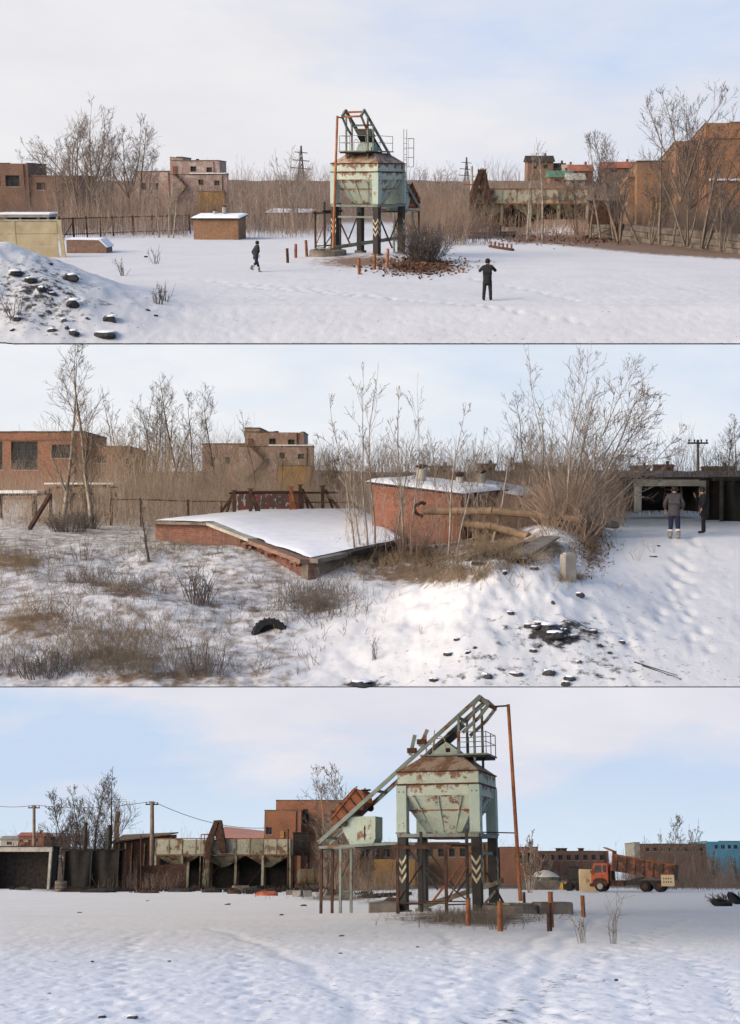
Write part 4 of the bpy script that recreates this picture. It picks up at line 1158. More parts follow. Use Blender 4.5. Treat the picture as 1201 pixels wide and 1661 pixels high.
def bunker(yard, loc, rz, label, L, H, n, band=1.1, hoist_at=None, depth=2.6):
    """a long bin bunker: band of sheets above, posts and cone hoppers below"""
    r = thing("bin_bunker", label, "bunker", yard, loc, rz)
    z1, z0 = H, H - band
    pw = L / n
    for i in range(n):
        x0, x1 = -L / 2 + i * pw, -L / 2 + (i + 1) * pw
        MB().bx(x0 + .03, x1 - .03, -.04, .04, z0, z1 + random.uniform(-.05, .05)).build("panel", M['trough'] if random.random() < .75 else M['olive'], r)
    for i in range(n + 1):
        x = -L / 2 + i * pw
        MB().bx(x - .05, x + .05, -.10, .09, z0 - .15, z1 + .05).build("stiffener", M['olive'], r)
        if i % 2 == 0: MB().bx(x - .14, x + .14, .0, .28, -.3, z0 - .02).build("post", M['olive'] if i % 4 else M['trough'], r)
    MB().bar((-L / 2, 0, z0 - .08), (L / 2, 0, z0 - .08), .16, .14).build("lower_beam", M['rust'], r)
    MB().bar((-L / 2, 0, z1 + .10), (L / 2, 0, z1 + .10), .22, .10).build("top_rail", M['rust'], r)
    MB().bx(-L / 2, L / 2, depth - .05, depth + .05, z0, z1).build("back_wall", M['olive'], r)
    for s in (-1, 1): MB().bx(s * L / 2 - .05, s * L / 2 + .05, .1, depth - .05, z0, z1).build("end_panel", M['olive'], r)
    k = max(3, n // 3)
    for i in range(k):
        x0, x1 = -L / 2 + L * i / k + .1, -L / 2 + L * (i + 1) / k - .1; c = (x0 + x1) / 2
        MB().frustum((c - .3, c + .3, depth * .4, depth * .6, z0 - 1.5), (x0, x1, .12, depth - .1, z0 - .16)).build("cone", M['olive'], r)
        MB().bar((x0, depth * .85, .2), (c, depth * .85, z0 - .3), .08, .08).build("brace", M['rust_dark'], r)
    for i in range(0, n + 1, 2): MB().bx(-L / 2 + i * pw - .12, -L / 2 + i * pw + .12, depth - .35, depth - .1, -.3, z0 - .02).build("post", M['rust_dark'], r)
    MB().bx(-L / 2, L / 2, depth + .2, depth + .35, -.2, z0 - .2).build("bay_shade_wall", M['dark_void'], r)  # near-black sheet: the shade of the open bays is put into its colour
    if hoist_at is not None:
        x = hoist_at
        MB().prism([(x - 1.2, .0), (x - .9, .0), (x + .1, H + .6), (x + .1, H + 1.6), (x - .5, H + 1.0), (x - .9, H - .8)], -.6, -.3).build("hoist_arm", M['olive'], r)
        MB().prism([(x - .1, H + 2.2), (x + .8, H + 2.25), (x + 1.6, H - 1.4), (x + .8, H - 1.6), (x + .0, H + .9)], -.9, .3).build("hoist_bucket", M['rust_dark'], r)
        MB().prism([(x - 1.0, H - .4), (x - .1, H + 1.9), (x + .5, H + 2.0), (x - .2, H - .5), (x - .5, H - 2.4), (x - .95, H - 2.2)], -1.0, -.92).build("hoist_cheek", M['rust_dark'], r)
        MB().bar((x - 1.6, -.4, H + .55), (x + .3, -.4, H + .62), .10, .14).build("hoist_beam", M['rust'], r)
        for dx in (-1.6, -1.2): MB().bar((x + dx, -.42, -.2), (x + dx, -.42, H + .55), .10, .10).build("hoist_post", M['olive'], r)
    return r
# ================================================================== upper yard
def rock(yard, loc, sx, sy, sz, seed, label, group, mat='rock'):
    """an angular lump: a cut and dented block, flat faced, partly sunk"""
    rd = random.Random(seed)
    bm = bmesh.new(); bmesh.ops.create_icosphere(bm, subdivisions=2, radius=1)
    for _ in range(7):                   # slice facets off it
        n_ = Vector((rd.gauss(0, 1), rd.gauss(0, 1), rd.gauss(0, 1))).normalized(); k = rd.uniform(.45, .85)
        for v in bm.verts:
            dd = v.co.dot(n_) - k
            if dd > 0: v.co -= n_ * dd
    for v in bm.verts:
        k = 1 + 0.25 * mnoise.noise(v.co * 1.9 + Vector((seed * 3.1, 0, 0)))
        v.co = Vector((v.co.x * sx * k, v.co.y * sy * k, v.co.z * sz * k))
    me = bpy.data.meshes.new("rock"); bm.to_mesh(me); bm.free(); me.materials.append(M[mat])
    o = link_mesh("rock", me, M=yard.mat(Vector(loc) + Vector((0, 0, sz * .05)), rd.uniform(-.5, .5)))
    if max(sx, sy) > sz * .7 and mat == 'rock' and sx * FPX / loc[1] > 6:      # snow lying on its top
        bm = bmesh.new(); bmesh.ops.create_icosphere(bm, subdivisions=2, radius=1)
        for v in bm.verts:
            k = 1 + .3 * mnoise.noise(v.co * 1.5 + Vector((seed, 5, 0)))
            v.co = Vector((v.co.x * sx * .72 * k, v.co.y * sy * .8 * k, sz * .72 + max(v.co.z, -.3) * sz * .28))
        sm = bpy.data.meshes.new("snow_cap"); bm.to_mesh(sm); bm.free(); sm.materials.append(M['snowcap'])
        sm.polygons.foreach_set("use_smooth", np.full(len(sm.polygons), True))
        c_ = link_mesh("snow_cap", sm, o); c_.location = (rd.uniform(-.15, .15) * sx, .25 * sy, 0)
    return tag(o, label, "rock", group)
_ORD = "first second third fourth fifth sixth seventh eighth ninth tenth eleventh twelfth thirteenth fourteenth fifteenth sixteenth seventeenth eighteenth nineteenth twentieth".split()
def ordinal(k): return _ORD[k] if k < 20 else "twenty-" + _ORD[k - 20]
def bush(yard, name, label, loc, R, H, n, mat, r=0.012, group=None, seed=1, twig=3, spread=.45, sq=1.0):
    g = np.random.default_rng(seed)
    a = g.uniform(0, 2 * np.pi, n); q = R * np.sqrt(g.random(n))
    pts = np.stack([q * np.cos(a), q * np.sin(a) * sq, np.zeros(n)], 1)
    d1 = np.stack([pts[:, 0] / R * spread * 1.3 + g.normal(0, spread * .6, n), pts[:, 1] / R * spread + g.normal(0, spread * .6, n), np.ones(n)], 1)
    d1 /= np.linalg.norm(d1, axis=1, keepdims=True)
    hh = H * g.uniform(.45, 1.0, n)
    p1 = pts + d1 * (hh * .55)[:, None]
    d2 = d1 + g.normal(0, .3, (n, 3)); d2 /= np.linalg.norm(d2, axis=1, keepdims=True)
    p2 = p1 + d2 * (hh * .5)[:, None]
    rr = r * g.uniform(.7, 1.3, n)
    base = pts - np.array([0, 0, .06])
    P0, P1, R0, R1 = [], [], [], []
    for k in range(twig):
        t = g.uniform(0.1, .95, n)[:, None]
        s = np.where(g.random((n, 1)) < .4, base + (p1 - base) * (.4 + .6 * t), p1 + (p2 - p1) * t)
        dv = d1 * .6 + g.normal(0, .55, (n, 3)); dv /= np.linalg.norm(dv, axis=1, keepdims=True)
        P0.append(s); P1.append(s + dv * (hh * g.uniform(.15, .4, n))[:, None]); R0.append(rr * .6); R1.append(rr * .4)
    o = thing(name, label, name.split('_')[-1], yard, loc, 0, group)
    br_ = link_mesh("branches", tubes_mesh("branches", np.concatenate([base, p1]), np.concatenate([p1, p2]), np.concatenate([rr, rr * .8]), np.concatenate([rr * .8, rr * .4]), 4, M[mat]), o)
    br_["kind"] = "stuff"
    link_mesh("foliage", tubes_mesh("twigs", np.concatenate(P0), np.concatenate(P1), np.concatenate(R0), np.concatenate(R1), 3, M[mat]), o)
    return o
def fallen_leaves(yard, pts, seed, size=.10):
    g = np.random.default_rng(seed); n = len(pts)
    c = np.asarray(pts) + np.stack([g.normal(0, .05, n), g.normal(0, .05, n), g.uniform(.01, .06, n)], 1)
    a = g.uniform(0, 6.28, n); s = size * g.uniform(.5, 1.2, n); tl = g.normal(0, .5, (n, 2))
    u = np.stack([np.cos(a), np.sin(a), tl[:, 0]], 1) * s[:, None]; v = np.stack([-np.sin(a), np.cos(a), tl[:, 1]], 1) * (s * .6)[:, None]
    vs = np.stack([c - u, c + v * .9, c + u, c - v], 1).reshape(-1, 3)
    return link_mesh("fallen_leaves", np_mesh("fallen_leaves", vs, np.arange(4 * n).reshape(-1, 4), M['leaf']), M=yard.R, kind="stuff")
def house(yard, label, px, pyb, d, w, h, roofmat, wallmat, depth=5, rh=1.2, group=None, rz=0.0):
    r = thing("house", label, "house", yard, yard.at(px, pyb, d), rz, group)
    mb = MB(); wins = [(-w * .3, -w * .12, h * .4, h * .75), (w * .1, w * .28, h * .4, h * .75)]
    wall_holes(mb, -w / 2, w / 2, -2, h, wins, 0, .3)
    mb.bx(-w / 2, -w / 2 + .3, .3, depth, -2, h).bx(w / 2 - .3, w / 2, .3, depth, -2, h).bx(-w / 2 + .3, w / 2 - .3, depth - .3, depth, -2, h)
    mb.build("wall", M[wallmat], r)
    rf = MB().add([(-w / 2 - .3, -.35, h), (w / 2 + .3, -.35, h), (w / 2 + .3, depth + .35, h), (-w / 2 - .3, depth + .35, h), (-w / 2 - .3, depth / 2, h + rh), (w / 2 + .3, depth / 2, h + rh)], [(0, 1, 5, 4), (2, 3, 4, 5), (0, 4, 3), (1, 2, 5), (0, 3, 2, 1)]).build("roof", M[roofmat], r)
    MB().bx(w * .2, w * .2 + .4, depth * .5, depth * .5 + .4, h, h + rh + .5).build("chimney", M['brick_red'], rf)
    for wi in wins: window(r, *wi, .1)
    return r

T_HOP = TOP.stand(598, 85.0)
hop_top_M = TOP.mat(T_HOP, rad(-121))
hopper(TOP, T_HOP, rad(-121), "pale green rusty hopper on black chevroned legs, in the top view with two people")
hoist_skip(TOP, hop_top_M, "orange rusty hoist skip poking out behind the green hopper of the top view", .11)
hopper_pole(TOP, hop_top_M, "leaning rusty orange pipe in front of the green hopper in the top view")
post_frame(TOP, hop_top_M, "open black steel post frame beside the hopper on the side of the walking person")
ring_well(TOP, hop_top_M, "round concrete well ring topped with green planks under the hopper of the top view")

b = MB(); p0, p1 = TOP.at(535, 403, 83), TOP.at(694, 379, 90)
b.bar((0, 0, 0), p1 - p0, .32, .16)
bm_ = single(b, "steel_beam", M['olive'], "long pale olive steel beam lying under the hopper of the top view, pointing into the bush", "beam", TOP, p0)
MB().bar(Vector((0, 0, .1)), (p1 - p0) + Vector((0, 0, .1)), .06, .08).build("flange", M['olive'], bm_)

def bollard(yard, px, pyb, pyt, mat, label, group, lean=0.0):
    p = yard.on(px, pyb); h = (pyb - pyt) * p.y / FPX; w = max(.09, 4.6 * p.y / FPX / 2)
    b = MB().tube((0, 0, -.25), (0, 0, h), w, w * .95, 8)
    o = single(b, "bollard", M[mat], label, "bollard", yard, p, 0, group)
    o.matrix_world = o.matrix_world @ Matrix.Rotation(lean, 4, 'Y')
    MB().tube((0, 0, h), (0, 0, h + .02), w * 1.08, w * 1.0, 8).build("cap", M['rust_dark'], o)
    return o
for px, b_, t_, m_, lb in ((467, 426, 404, 'rust_dark', "dark short post, first of three by the walking person"), (480, 418, 397, 'rust', "rusty short post, middle of three by the walking person"),
                           (498, 416, 391, 'rust', "tallest rusty post of three beside the black post frame"), (583, 445, 420, 'rust', "short rusty post standing in snow in front of the concrete well ring"),
                           (608, 437, 412, 'rust', "rusty post in front of the hopper's chevroned corner leg"), (628, 434, 405, 'rust_pole', "pale orange post beside the leaf litter under the hopper")):
    bollard(TOP, px, b_, t_, m_, lb, "stub posts round the hopper in the top view", random.uniform(-.05, .05))

bush(TOP, "tangled_bush", "dense tangled grey bush over leaf litter beside the hopper of the top view", TOP.on(690, 424), .95, 2.5, 260, 'twig_dark', .014, seed=3, twig=5, spread=.42)
bush(TOP, "pinkish_bush", "tall loose pinkish brown bush behind the tangled bush by the hopper", TOP.stand(712, 104), 2.2, 5.2, 110, 'brush_warm', .013, seed=4, twig=5, spread=.2)
fallen_leaves(TOP, blob_pts(TOP, 680, 432, 38, 7, 1500, 5), 5, .12)
fallen_leaves(TOP, blob_pts(TOP, 930, 386, 70, 5, 1300, 6), 6, .16)

# --- people
person(TOP, "person in dark hooded jacket and pale boots walking across snow, head bowed", TOP.on(415, 441), rad(-62), 'coat_navy', 'jeans', 'boot_pale',
       dict(knees=[(-.10, .16, .50), (.10, -.02, .49)], ankles=[(-.09, .26, .10), (.11, -.36, .16)], elbows=[(-.29, -.10, 1.16), (.29, -.06, 1.16)], wrists=[(-.24, .06, .96), (.24, .08, .97)], lean=(0, .06, 0), head=(0, .03, -.01), toe=(0, .17, -.05)), hat='coat_black', hood=True, cuffs='boot_band')
person(TOP, "person in long black coat with both arms raised, taking a photograph, seen from behind", TOP.on(791, 487), rad(-8), 'coat_black', 'coat_black', 'coat_black',
       dict(knees=[(-.13, .02, .5), (.12, .02, .5)], ankles=[(-.16, 0, .09), (.14, .0, .09)], elbows=[(-.36, .14, 1.27), (.36, .14, 1.27)], wrists=[(-.13, .30, 1.52), (.15, .30, 1.53)], head=(0.01, .02, 0)), hat='coat_black', hood=True, H=1.76, coat_hem=.62)

# --- cream wall, foundation stub, canopy, fence
p = TOP.stand(95, 86); L = 6.4; hgt = 2.55
o = thing("concrete_wall", "cream precast concrete wall with a leaning end post, behind the slag heap", "wall", TOP, p, rad(4))
for k in range(3): MB().bx(-L + .02, -.28, -.07, .07, -.1 + k * .84, .72 + k * .84).build("panel", M['cream'], o, bevel=.012)
MB().bx(-L, -.2, -.11, .11, 2.425, 2.52).build("coping", M['concrete_pale'], o)
MB().bar((.08, 0, -.2), (-.13, 0, 2.5), .26, .2).build("end_post", M['cream'], o)
MB().bx(-3.3, -3.08, -.10, .10, -.2, 2.42).build("post", M['cream'], o)

q = Px(TOP, 134, 404, 91)
o = thing("brick_plinth", "low broken brick plinth capped with snow in front of the rusty fence", "plinth", TOP, TOP.stand(134, 91), 0)
MB().prism([(-1.45, -.3), (1.45, -.3), (1.42, .45), (.95, .92), (-1.4, .95)], 0, 2.2).build("wall", M['brick_brown'], o)
MB().prism([(-1.5, .955), (.95, .925), (1.5, .40), (1.52, .47), (1.0, 1.0), (-1.5, 1.03)], -.05, 2.4).build("snow_cap", M['snowcap'], o)

o = thing("canopy_shelter", "flat roofed dark open shelter with snow on top beyond the cream wall", "shelter", TOP, TOP.stand(40, 112), 0)
MB().bx(-2.6, 2.0, -.2, 2.8, 2.0, 2.24).build("roof", M['concrete'], o)
MB().bx(-2.65, 2.05, -.25, 2.85, 2.245, 2.40).build("snow_cap", M['snowcap'], o)
for x in (-2.4, -.6, 1.0, 1.85): MB().bx(x - .1, x + .1, -.1, .1, -.2, 1.995).build("post", M['wood'], o)
MB().bx(-2.5, 1.9, 2.4, 2.6, -.2, 1.995).build("back_wall", M['dark_void'], o)  # wall coloured near-black to paint the shaded inside of the shelter

def steel_fence(yard, pts, H, label, n_posts, bars=.28, brace=True):
    o = thing("steel_fence", label, "fence", yard, pts[0], 0)
    P = [Vector(a) - Vector(pts[0]) for a in pts]
    def along(t):
        i = min(int(t * (len(P) - 1)), len(P) - 2); f = t * (len(P) - 1) - i
        return P[i].lerp(P[i + 1], f)
    for k in range(n_posts):
        a = along(k / (n_posts - 1))
        MB().bar(a - Vector((0, 0, .2)), a + Vector((random.uniform(-.05, .05), 0, H + random.uniform(0, .15))), .13, .13).build("post", M['rust_dark'], o)
        if brace and k % 3 == 1: MB().bar(a + Vector((-.9, -.3, 0)), a + Vector((0, 0, H * .8)), .08, .08).build("brace", M['rust_dark'], o)
    for i in range(len(P) - 1):
        for z in (.35, H - .08): MB().bar(P[i] + Vector((0, 0, z)), P[i + 1] + Vector((0, 0, z)), .08, .08).build("rail", M['rust_dark'], o)
    mb = MB(); L = sum((P[i + 1] - P[i]).length for i in range(len(P) - 1)); m_ = int(L / bars)
    for k in range(m_):
        if random.random() < .12: continue
        a = along((k + .5) / m_); mb.bar(a + Vector((0, .03, .1)), a + Vector((random.uniform(-.06, .06), .03, H - .1)), .03, .03)
    b_ = mb.build("infill_bars", M['rust_dark'], o); b_["kind"] = "stuff"
    return o
steel_fence(TOP, [TOP.stand(92, 116), TOP.stand(180, 121), TOP.stand(306, 128)], 1.85, "dark rusty steel fence with thin bars between the cream wall and the little brick shed", 9)

def shed(yard, label, pxa, pxb, d, hb, hf, depth, mat, rz, vents=(), over=.18, group=None):
    """lean-to brick shed: lower at the front, snow on its roof"""
    o = thing("brick_shed", label, "shed", yard, yard.stand((pxa + pxb) / 2, d), rz, group)
    w = (pxb - pxa) * d / FPX / 2
    MB().add([(-w, 0, -.4), (w, 0, -.4), (w, depth, -.4), (-w, depth, -.4), (-w, 0, hf), (w, 0, hf), (w, depth, hb), (-w, depth, hb)],
             [(0, 1, 5, 4), (1, 2, 6, 5), (2, 3, 7, 6), (3, 0, 4, 7), (4, 5, 6, 7), (0, 3, 2, 1)]).build("wall", M[mat], o)
    def slab(z, t, e):
        k = (hb - hf) / depth
        a, b_ = hf - k * e + z, hb + k * e + z
        return MB().add([(-w - e, -e, a), (w + e, -e, a), (w + e, depth + e, b_), (-w - e, depth + e, b_), (-w - e, -e, a + t), (w + e, -e, a + t), (w + e, depth + e, b_ + t), (-w - e, depth + e, b_ + t)],
                        [(0, 1, 5, 4), (1, 2, 6, 5), (2, 3, 7, 6), (3, 0, 4, 7), (4, 5, 6, 7), (0, 3, 2, 1)])
    rf = slab(.004, .12, over).build("roof", M['wood_dark'], o)
    ragged_snow(lambda x, y: hf + (hb - hf) * y / depth + .124, -w - over - .02, w + over + .02, -over - .02, depth + over, .14, rf, int(pxa))
    for (vx, vy, vr, vh) in vents:
        z = hf + (hb - hf) * vy / depth
        v_ = MB().lathe([(vr, z), (vr, z + vh), (vr * .95, z + vh + .02)], 10, (vx, vy, 0)).build("vent_pipe", M['concrete_pale'], o)
        MB().lathe([(vr * 1.5, z + vh + .08), (vr * 1.5, z + vh + .12), (vr * .3, z + vh + .2)], 10, (vx, vy, 0)).build("vent_cap", M['rust_dark'], v_)
    return o
shed(TOP, "small brick shed with snowy lean-to roof and stub pipes, by the thin white birches", 312, 384, 114, 2.02, 1.78, 3.4, 'brick_tan', rad(-6), [(-.6, 2.4, .16, .5), (.2, 2.8, .2, .8)])
shed(TOP, "orange brick shed with snowy roof behind the black post frame of the hopper", 432, 500, 142, 1.85, 1.6, 4, 'brick_red', rad(-4))

# --- buildings far back
q = Px(TOP, 60, 345, 172)
r = thing("brick_workshop", "long low brown brick workshop with a taller end block behind the bare trees", "building", TOP, q.loc, 0)
volume(r, q.x(-60), q.x(50), -4, q.z(270), 10, 'brick_brown', [q.hole(-20, 6, 288, 305, (3, 1)), q.hole(14, 36, 288, 305, (2, 1))], parapet=.6)
volume(r, q.x(50) + .02, q.x(128), -4, q.z(289), 10, 'brick_brown', [q.hole(61, 75, 299, 310), q.hole(101, 114, 300, 310)], y=.4)

def pink_house(yard, q, px, pt, label, sc):
    """px maps a 0..150 sketch column to a photo column, pt maps a 0..100 sketch row"""
    r = thing("derelict_house", label, "building", yard, q.loc, 0)
    X, Z = lambda a: q.x(px(a)), lambda b_: q.z(pt(b_))
    H = lambda a, b_, t, bt: (X(a), X(b_), Z(bt), Z(t), (1, 1))
    volume(r, X(60), X(136), -4, Z(5), 9, 'pink', [H(90, 99, 16, 27), H(115, 124, 18, 28)], parapet=.5)
    volume(r, X(58), X(78), Z(5) + .02 - 3, Z(-2), 9.3, 'pink', [], y=-.02, parapet=.3, wname="gable_wall")
    volume(r, X(104) - 4.0, X(150), -4, Z(33), 2.2, 'pink', [H(105, 113, 43, 54), H(130, 138, 45, 55)], y=-2.3, parapet=.1)
    MB().bx(X(92), X(150), -2.5, -.1, Z(33) + .105, Z(33) + .25).build("snow_cap", M['snowcap'], r)
    volume(r, X(0), X(60) - .02, -4, Z(27), 8, 'pink', [H(10, 17, 50, 64), H(30, 37, 50, 64)], y=.8)
    volume(r, X(104), X(146), -4, Z(68), .5, 'ochre', [], y=-2.9, parapet=.1, wname="ochre_wall")
    st = MB()
    st.bar((X(70), -2.6, Z(32)), (X(88), -2.6, Z(58)), .25, .35, up=(0, 1, 0)); st.bar((X(88), -2.6, Z(58)), (X(62), -2.6, Z(95)), .25, .35, up=(0, 1, 0))
    st.bx(X(66), X(74), -2.8, -.1, Z(34), Z(32))
    st.build("outside_stair", M['rust_dark'], r)
    dr = MB().bx(X(62), X(69), -.09, -.03, Z(32), Z(16)).build("door", M['brick_red'], r)
    MB().lathe([(.25, Z(5)), (.25, Z(0))], 8, (X(96), 4, 0)).build("chimney", M['wood_dark'], r)
    return r
q = Px(TOP, 300, 338, 190)
pink_house(TOP, q, lambda a: 222 + a * .99, lambda b_: 262 + b_ * .74, "derelict pale pink house with outside stair, behind sheds of the top view", 1)

q = Px(TOP, 1150, 340, 118)
r = thing("brick_factory", "tall orange brick factory with lower tan wing behind bare trees, top view", "building", TOP, q.loc, 0, upright=True)
volume(r, q.x(1146), q.x(1300), -2, q.z(203), 9, 'brick_orange', [], parapet=.4)
MB().bx(q.x(1150), q.x(1300), -.25, -.005, q.z(295), q.z(292)).build("ledge", M['snowcap'], r)
MB().bx(q.x(1150), q.x(1300), -.12, -.004, q.z(228), q.z(226)).build("string_course", M['brick_orange'], r)
volume(r, q.x(1109), q.x(1146) - .02, -2, q.z(219), 8, 'brick_tan', [q.hole(1121, 1131, 228, 248)], y=2.5, parapet=.3)
volume(r, q.x(1055), q.x(1109) - .02, -2, q.z(240), 8, 'brick_tan', [], y=5, parapet=.3)
volume(r, q.x(1046), q.x(1055) - .02, -2, q.z(262), 5, 'brick_tan', [], y=6, parapet=.2)
for k in range(4): MB().bx(q.x(1078 + k * 8), q.x(1080 + k * 8), 4.85, 4.995, q.z(335), q.z(296)).build("pilaster", M['ochre'], r)

# --- retaining wall of concrete blocks below the factory
A, B = TOP.stand(958, 122), TOP.stand(1240, 87)
o = thing("retaining_wall", "retaining wall of stacked grey concrete blocks below the orange factory", "wall", TOP, A, math.atan2(B.y - A.y, B.x - A.x))
Lw = (B - A).length; nb = 13
for row in range(3):
    for k in range(nb + (row % 2)):
        x0 = max(0, (k - .5 * (row % 2)) * Lw / nb); x1 = min(Lw, (k + 1 - .5 * (row % 2)) * Lw / nb)
        if row == 2 and random.random() < .25: continue
        jy = random.uniform(-.08, .08)
        MB().bx(x0 + .03, x1 - .03, jy, jy + .6, -.12 + row * .5, .36 + row * .5).build("block", M['concrete_dirty'], o, bevel=.03)
o = thing("dark_bin", "rust black steel bin on legs among saplings beside the retaining wall", "steel bin", TOP, TOP.stand(986, 113), rad(-8))
MB().bx(-1.5, 1.5, 0, 2.2, 1.35, 3.35).build("bin_body", M['rust_dark'], o, bevel=.03)
MB().bx(-1.6, 1.6, -.1, 2.3, 3.355, 3.43).build("lid", M['black'], o)
for x in (-1.3, 1.3):
    for y in (.15, 2.0): MB().bx(x - .09, x + .09, y - .09, y + .09, -.2, 1.345).build("leg", M['rust_dark'], o)
MB().bar((-1.3, .1, .2), (1.3, .1, 1.3), .07, .07).build("brace", M['rust_dark'], o)

bunker(TOP, TOP.stand(862, 145), rad(-3), "long olive bin bunker with dark hoist at one end, beyond the charred timbers", 12.9, 4.2, 8, 1.45, hoist_at=-6.0)

# --- timbers lying in the snow
def timber(yard, pa, pb, w, h, mat, label, group, da=None, name="timber", lift=.05):
    a, b_ = yard.on(*pa), yard.on(*pb)
    o = MB().bar((0, 0, lift), b_ - a + Vector((0, 0, lift + random.uniform(0, .06))), w, h).build(name, M[mat], None, bevel=.01)
    o.matrix_world = yard.mat(a); tag(o, label, name, group); return o
g_ = "charred timbers beyond the photographing person"
for pa, pb, w, h, lb in (((727, 376), (770, 373), .3, .3, "black charred beam pointing towards the bush"), ((732, 377), (835, 384), .35, .3, "longest black charred beam lying across the snow"),
                         ((742, 371), (790, 370), .25, .25, "thin charred beam behind the longest one"), ((780, 379), (838, 379), .3, .35, "charred beam against the bunker end"),
                         ((760, 367), (765, 375), .3, .4, "short charred beam laid crosswise")):
    timber(TOP, pa, pb, w, h, 'wood_dark', lb, g_)
a, b_ = TOP.on(795, 401), TOP.on(832, 407)
o = thing("studded_beam", "rusty beam with upright studs lying in snow above the photographing person", "beam", TOP, a, 0)
MB().bar((0, 0, .1), b_ - a + Vector((0, 0, .1)), .22, .16).build("beam", M['rust_dark'], o)
for k in range(6): 
    c = (b_ - a) * ((k + .3) / 5.6); MB().tube(c + Vector((0, 0, .1)), c + Vector((0, 0, .48)), .07, .08, 7).build("stud", M['rust'], o)
o = single(MB().box((0, 0, .3), (1.1, .8, .9)), "dark_drum", M['black'], "black squat steel box standing among the charred timbers", "box", TOP, TOP.on(803, 377), .3, bevel=.05)

# --- slag lumps on the snowy heap
rk = [(26, 441, 26, 11), (50, 452, 22, 9), (68, 468, 18, 13), (85, 475, 16, 6), (115, 448, 24, 15), (118, 489, 26, 17), (180, 515, 26, 15), (172, 540, 42, 11), (120, 538, 17, 13), (84, 534, 15, 7), (109, 531, 8, 6),
      (104, 518, 12, 7), (142, 516, 9, 5), (79, 475, 8, 5), (45, 471, 9, 4), (54, 404, 10, 5), (82, 427, 10, 4), (240, 502, 9, 5), (253, 511, 7, 6), (161, 469, 8, 4), (30, 516, 16, 12), (20, 534, 8, 6), (237, 415, 6, 7)]
order = sorted(range(len(rk)), key=lambda i: rk[i][0])
for i, (px, py, w, h) in enumerate(rk):
    p = TOP.on(px, py + h * .3); s = p.y / FPX
    what = "long flat" if w > 2.4 * h else "big angular" if w > 20 else "small dark" if w < 12 else "blocky black"
    rock(TOP, p, w * s * .55, w * s * .5, h * s * .62, i, f"{what} slag lump on the snowy heap, {ordinal(order.index(i))} from the left border", "slag lumps on the snowy heap")
for px, py, H in ((256, 492, .9), (266, 488, .8), (200, 447, 1.0), (253, 428, 1.1), (26, 520, 1.2)):
    p = TOP.on(px, py)
    bush(TOP, "weed_plant", {256: "branching dry weed at the heap's foot", 266: "thin dry weed next to the branching one", 200: "lone weed stalk in the snow by the heap", 253: "single tall stalk in open snow below the birches", 26: "twiggy weed among the slag lumps"}[px], p, .18, H, 12, 'twig_dark', .012, "weeds in the snow of the top view", seed=px, twig=3, spread=.3)

# --- trees
TT = "trees of the top view"
trs = [(118, 150, 13.5, 'spread', 1), (150, 145, 13.8, 'spread', 2), (178, 148, 14.5, 'multi', 3), (205, 150, 12.5, 'spread', 4), (95, 158, 11, 'multi', 5), (222, 155, 12.5, 'birch', 6), (132, 140, 11, 'multi', 7), (62, 190, 10, 'multi', 8), (240, 175, 10, 'birch', 9), (165, 135, 10, 'multi', 11)]
lb = ["wide bare tree first of the clump behind the fence", "wide bare tree with forked top in the clump", "many stemmed bare tree, tallest of the clump", "bare spreading tree before the pink house wing", "bushy bare tree behind the low brick workshop", "slender bare tree right beside the clump", "low many stemmed tree within the clump", "faint bare tree behind the tall workshop block", "thin bare tree between clump and pink house", "short many stemmed tree in front of the clump"]
for (px, d, H, k, s), l in zip(trs, lb): tree(TOP, "bare_tree", l, TOP.stand(px, d), H, k, s, ('bark', 'twig'), .013, TT)
trs = [(254, 118, 6.5, 'slim', 1), (270, 118, 7.0, 'slim', 2), (277, 117, 6.0, 'slim', 3), (463, 126, 8.5, 'slim', 4), (478, 128, 9.2, 'multi', 5), (490, 150, 9.0, 'multi', 6), (440, 160, 7, 'multi', 7), (395, 150, 6, 'multi', 8),
       (716, 170, 9.5, 'multi', 9), (740, 175, 8, 'multi', 10), (858, 112, 9.0, 'slim', 11), (884, 112, 9.2, 'slim', 12), (875, 111, 5.0, 'slim', 13)]
lb = ["thin pale birch nearest the plinth", "thin pale birch in the middle of three by the shed", "thin pale birch closest to the little brick shed", "slender tree before the orange shed", "many stemmed sapling behind the orange shed", "bushy bare tree below the lattice pylon", "low bare bushy tree behind the sheds", "small bare tree beside the pink house", "bare tree beyond the bin with its tip in the sky", "bare tree next to the poles beyond the thicket", "slender sapling in front of the bin bunker", "second slender sapling in front of the bin bunker", "short sapling between two slender ones by the bunker"]
for (px, d, H, k, s), l in zip(trs, lb): tree(TOP, "sapling_tree", l, TOP.stand(px, d), H, k, s, ('bark_pale', 'twig'), .011, TT)
trs = [(962, 110, 8.6, 'slim', 1, 0), (978, 108, 9.0, 'birch', 2, -.05), (1000, 108, 9.2, 'birch', 3, -.12), (1040, 100, 9.0, 'birch', 4, -.22), (1075, 98, 9.6, 'birch', 5, -.1), (1098, 96, 12.6, 'spread', 6, .18), (1118, 95, 9.8, 'spread', 7, .35), (1150, 92, 11, 'multi', 8, .3), (1060, 99, 8.5, 'multi', 9, 0), (940, 116, 7.5, 'multi', 10, -.2), (1010, 104, 8, 'multi', 11, 0), (1180, 90, 6, 'multi', 12, .1), (1120, 94, 9, 'multi', 3, -.1)]
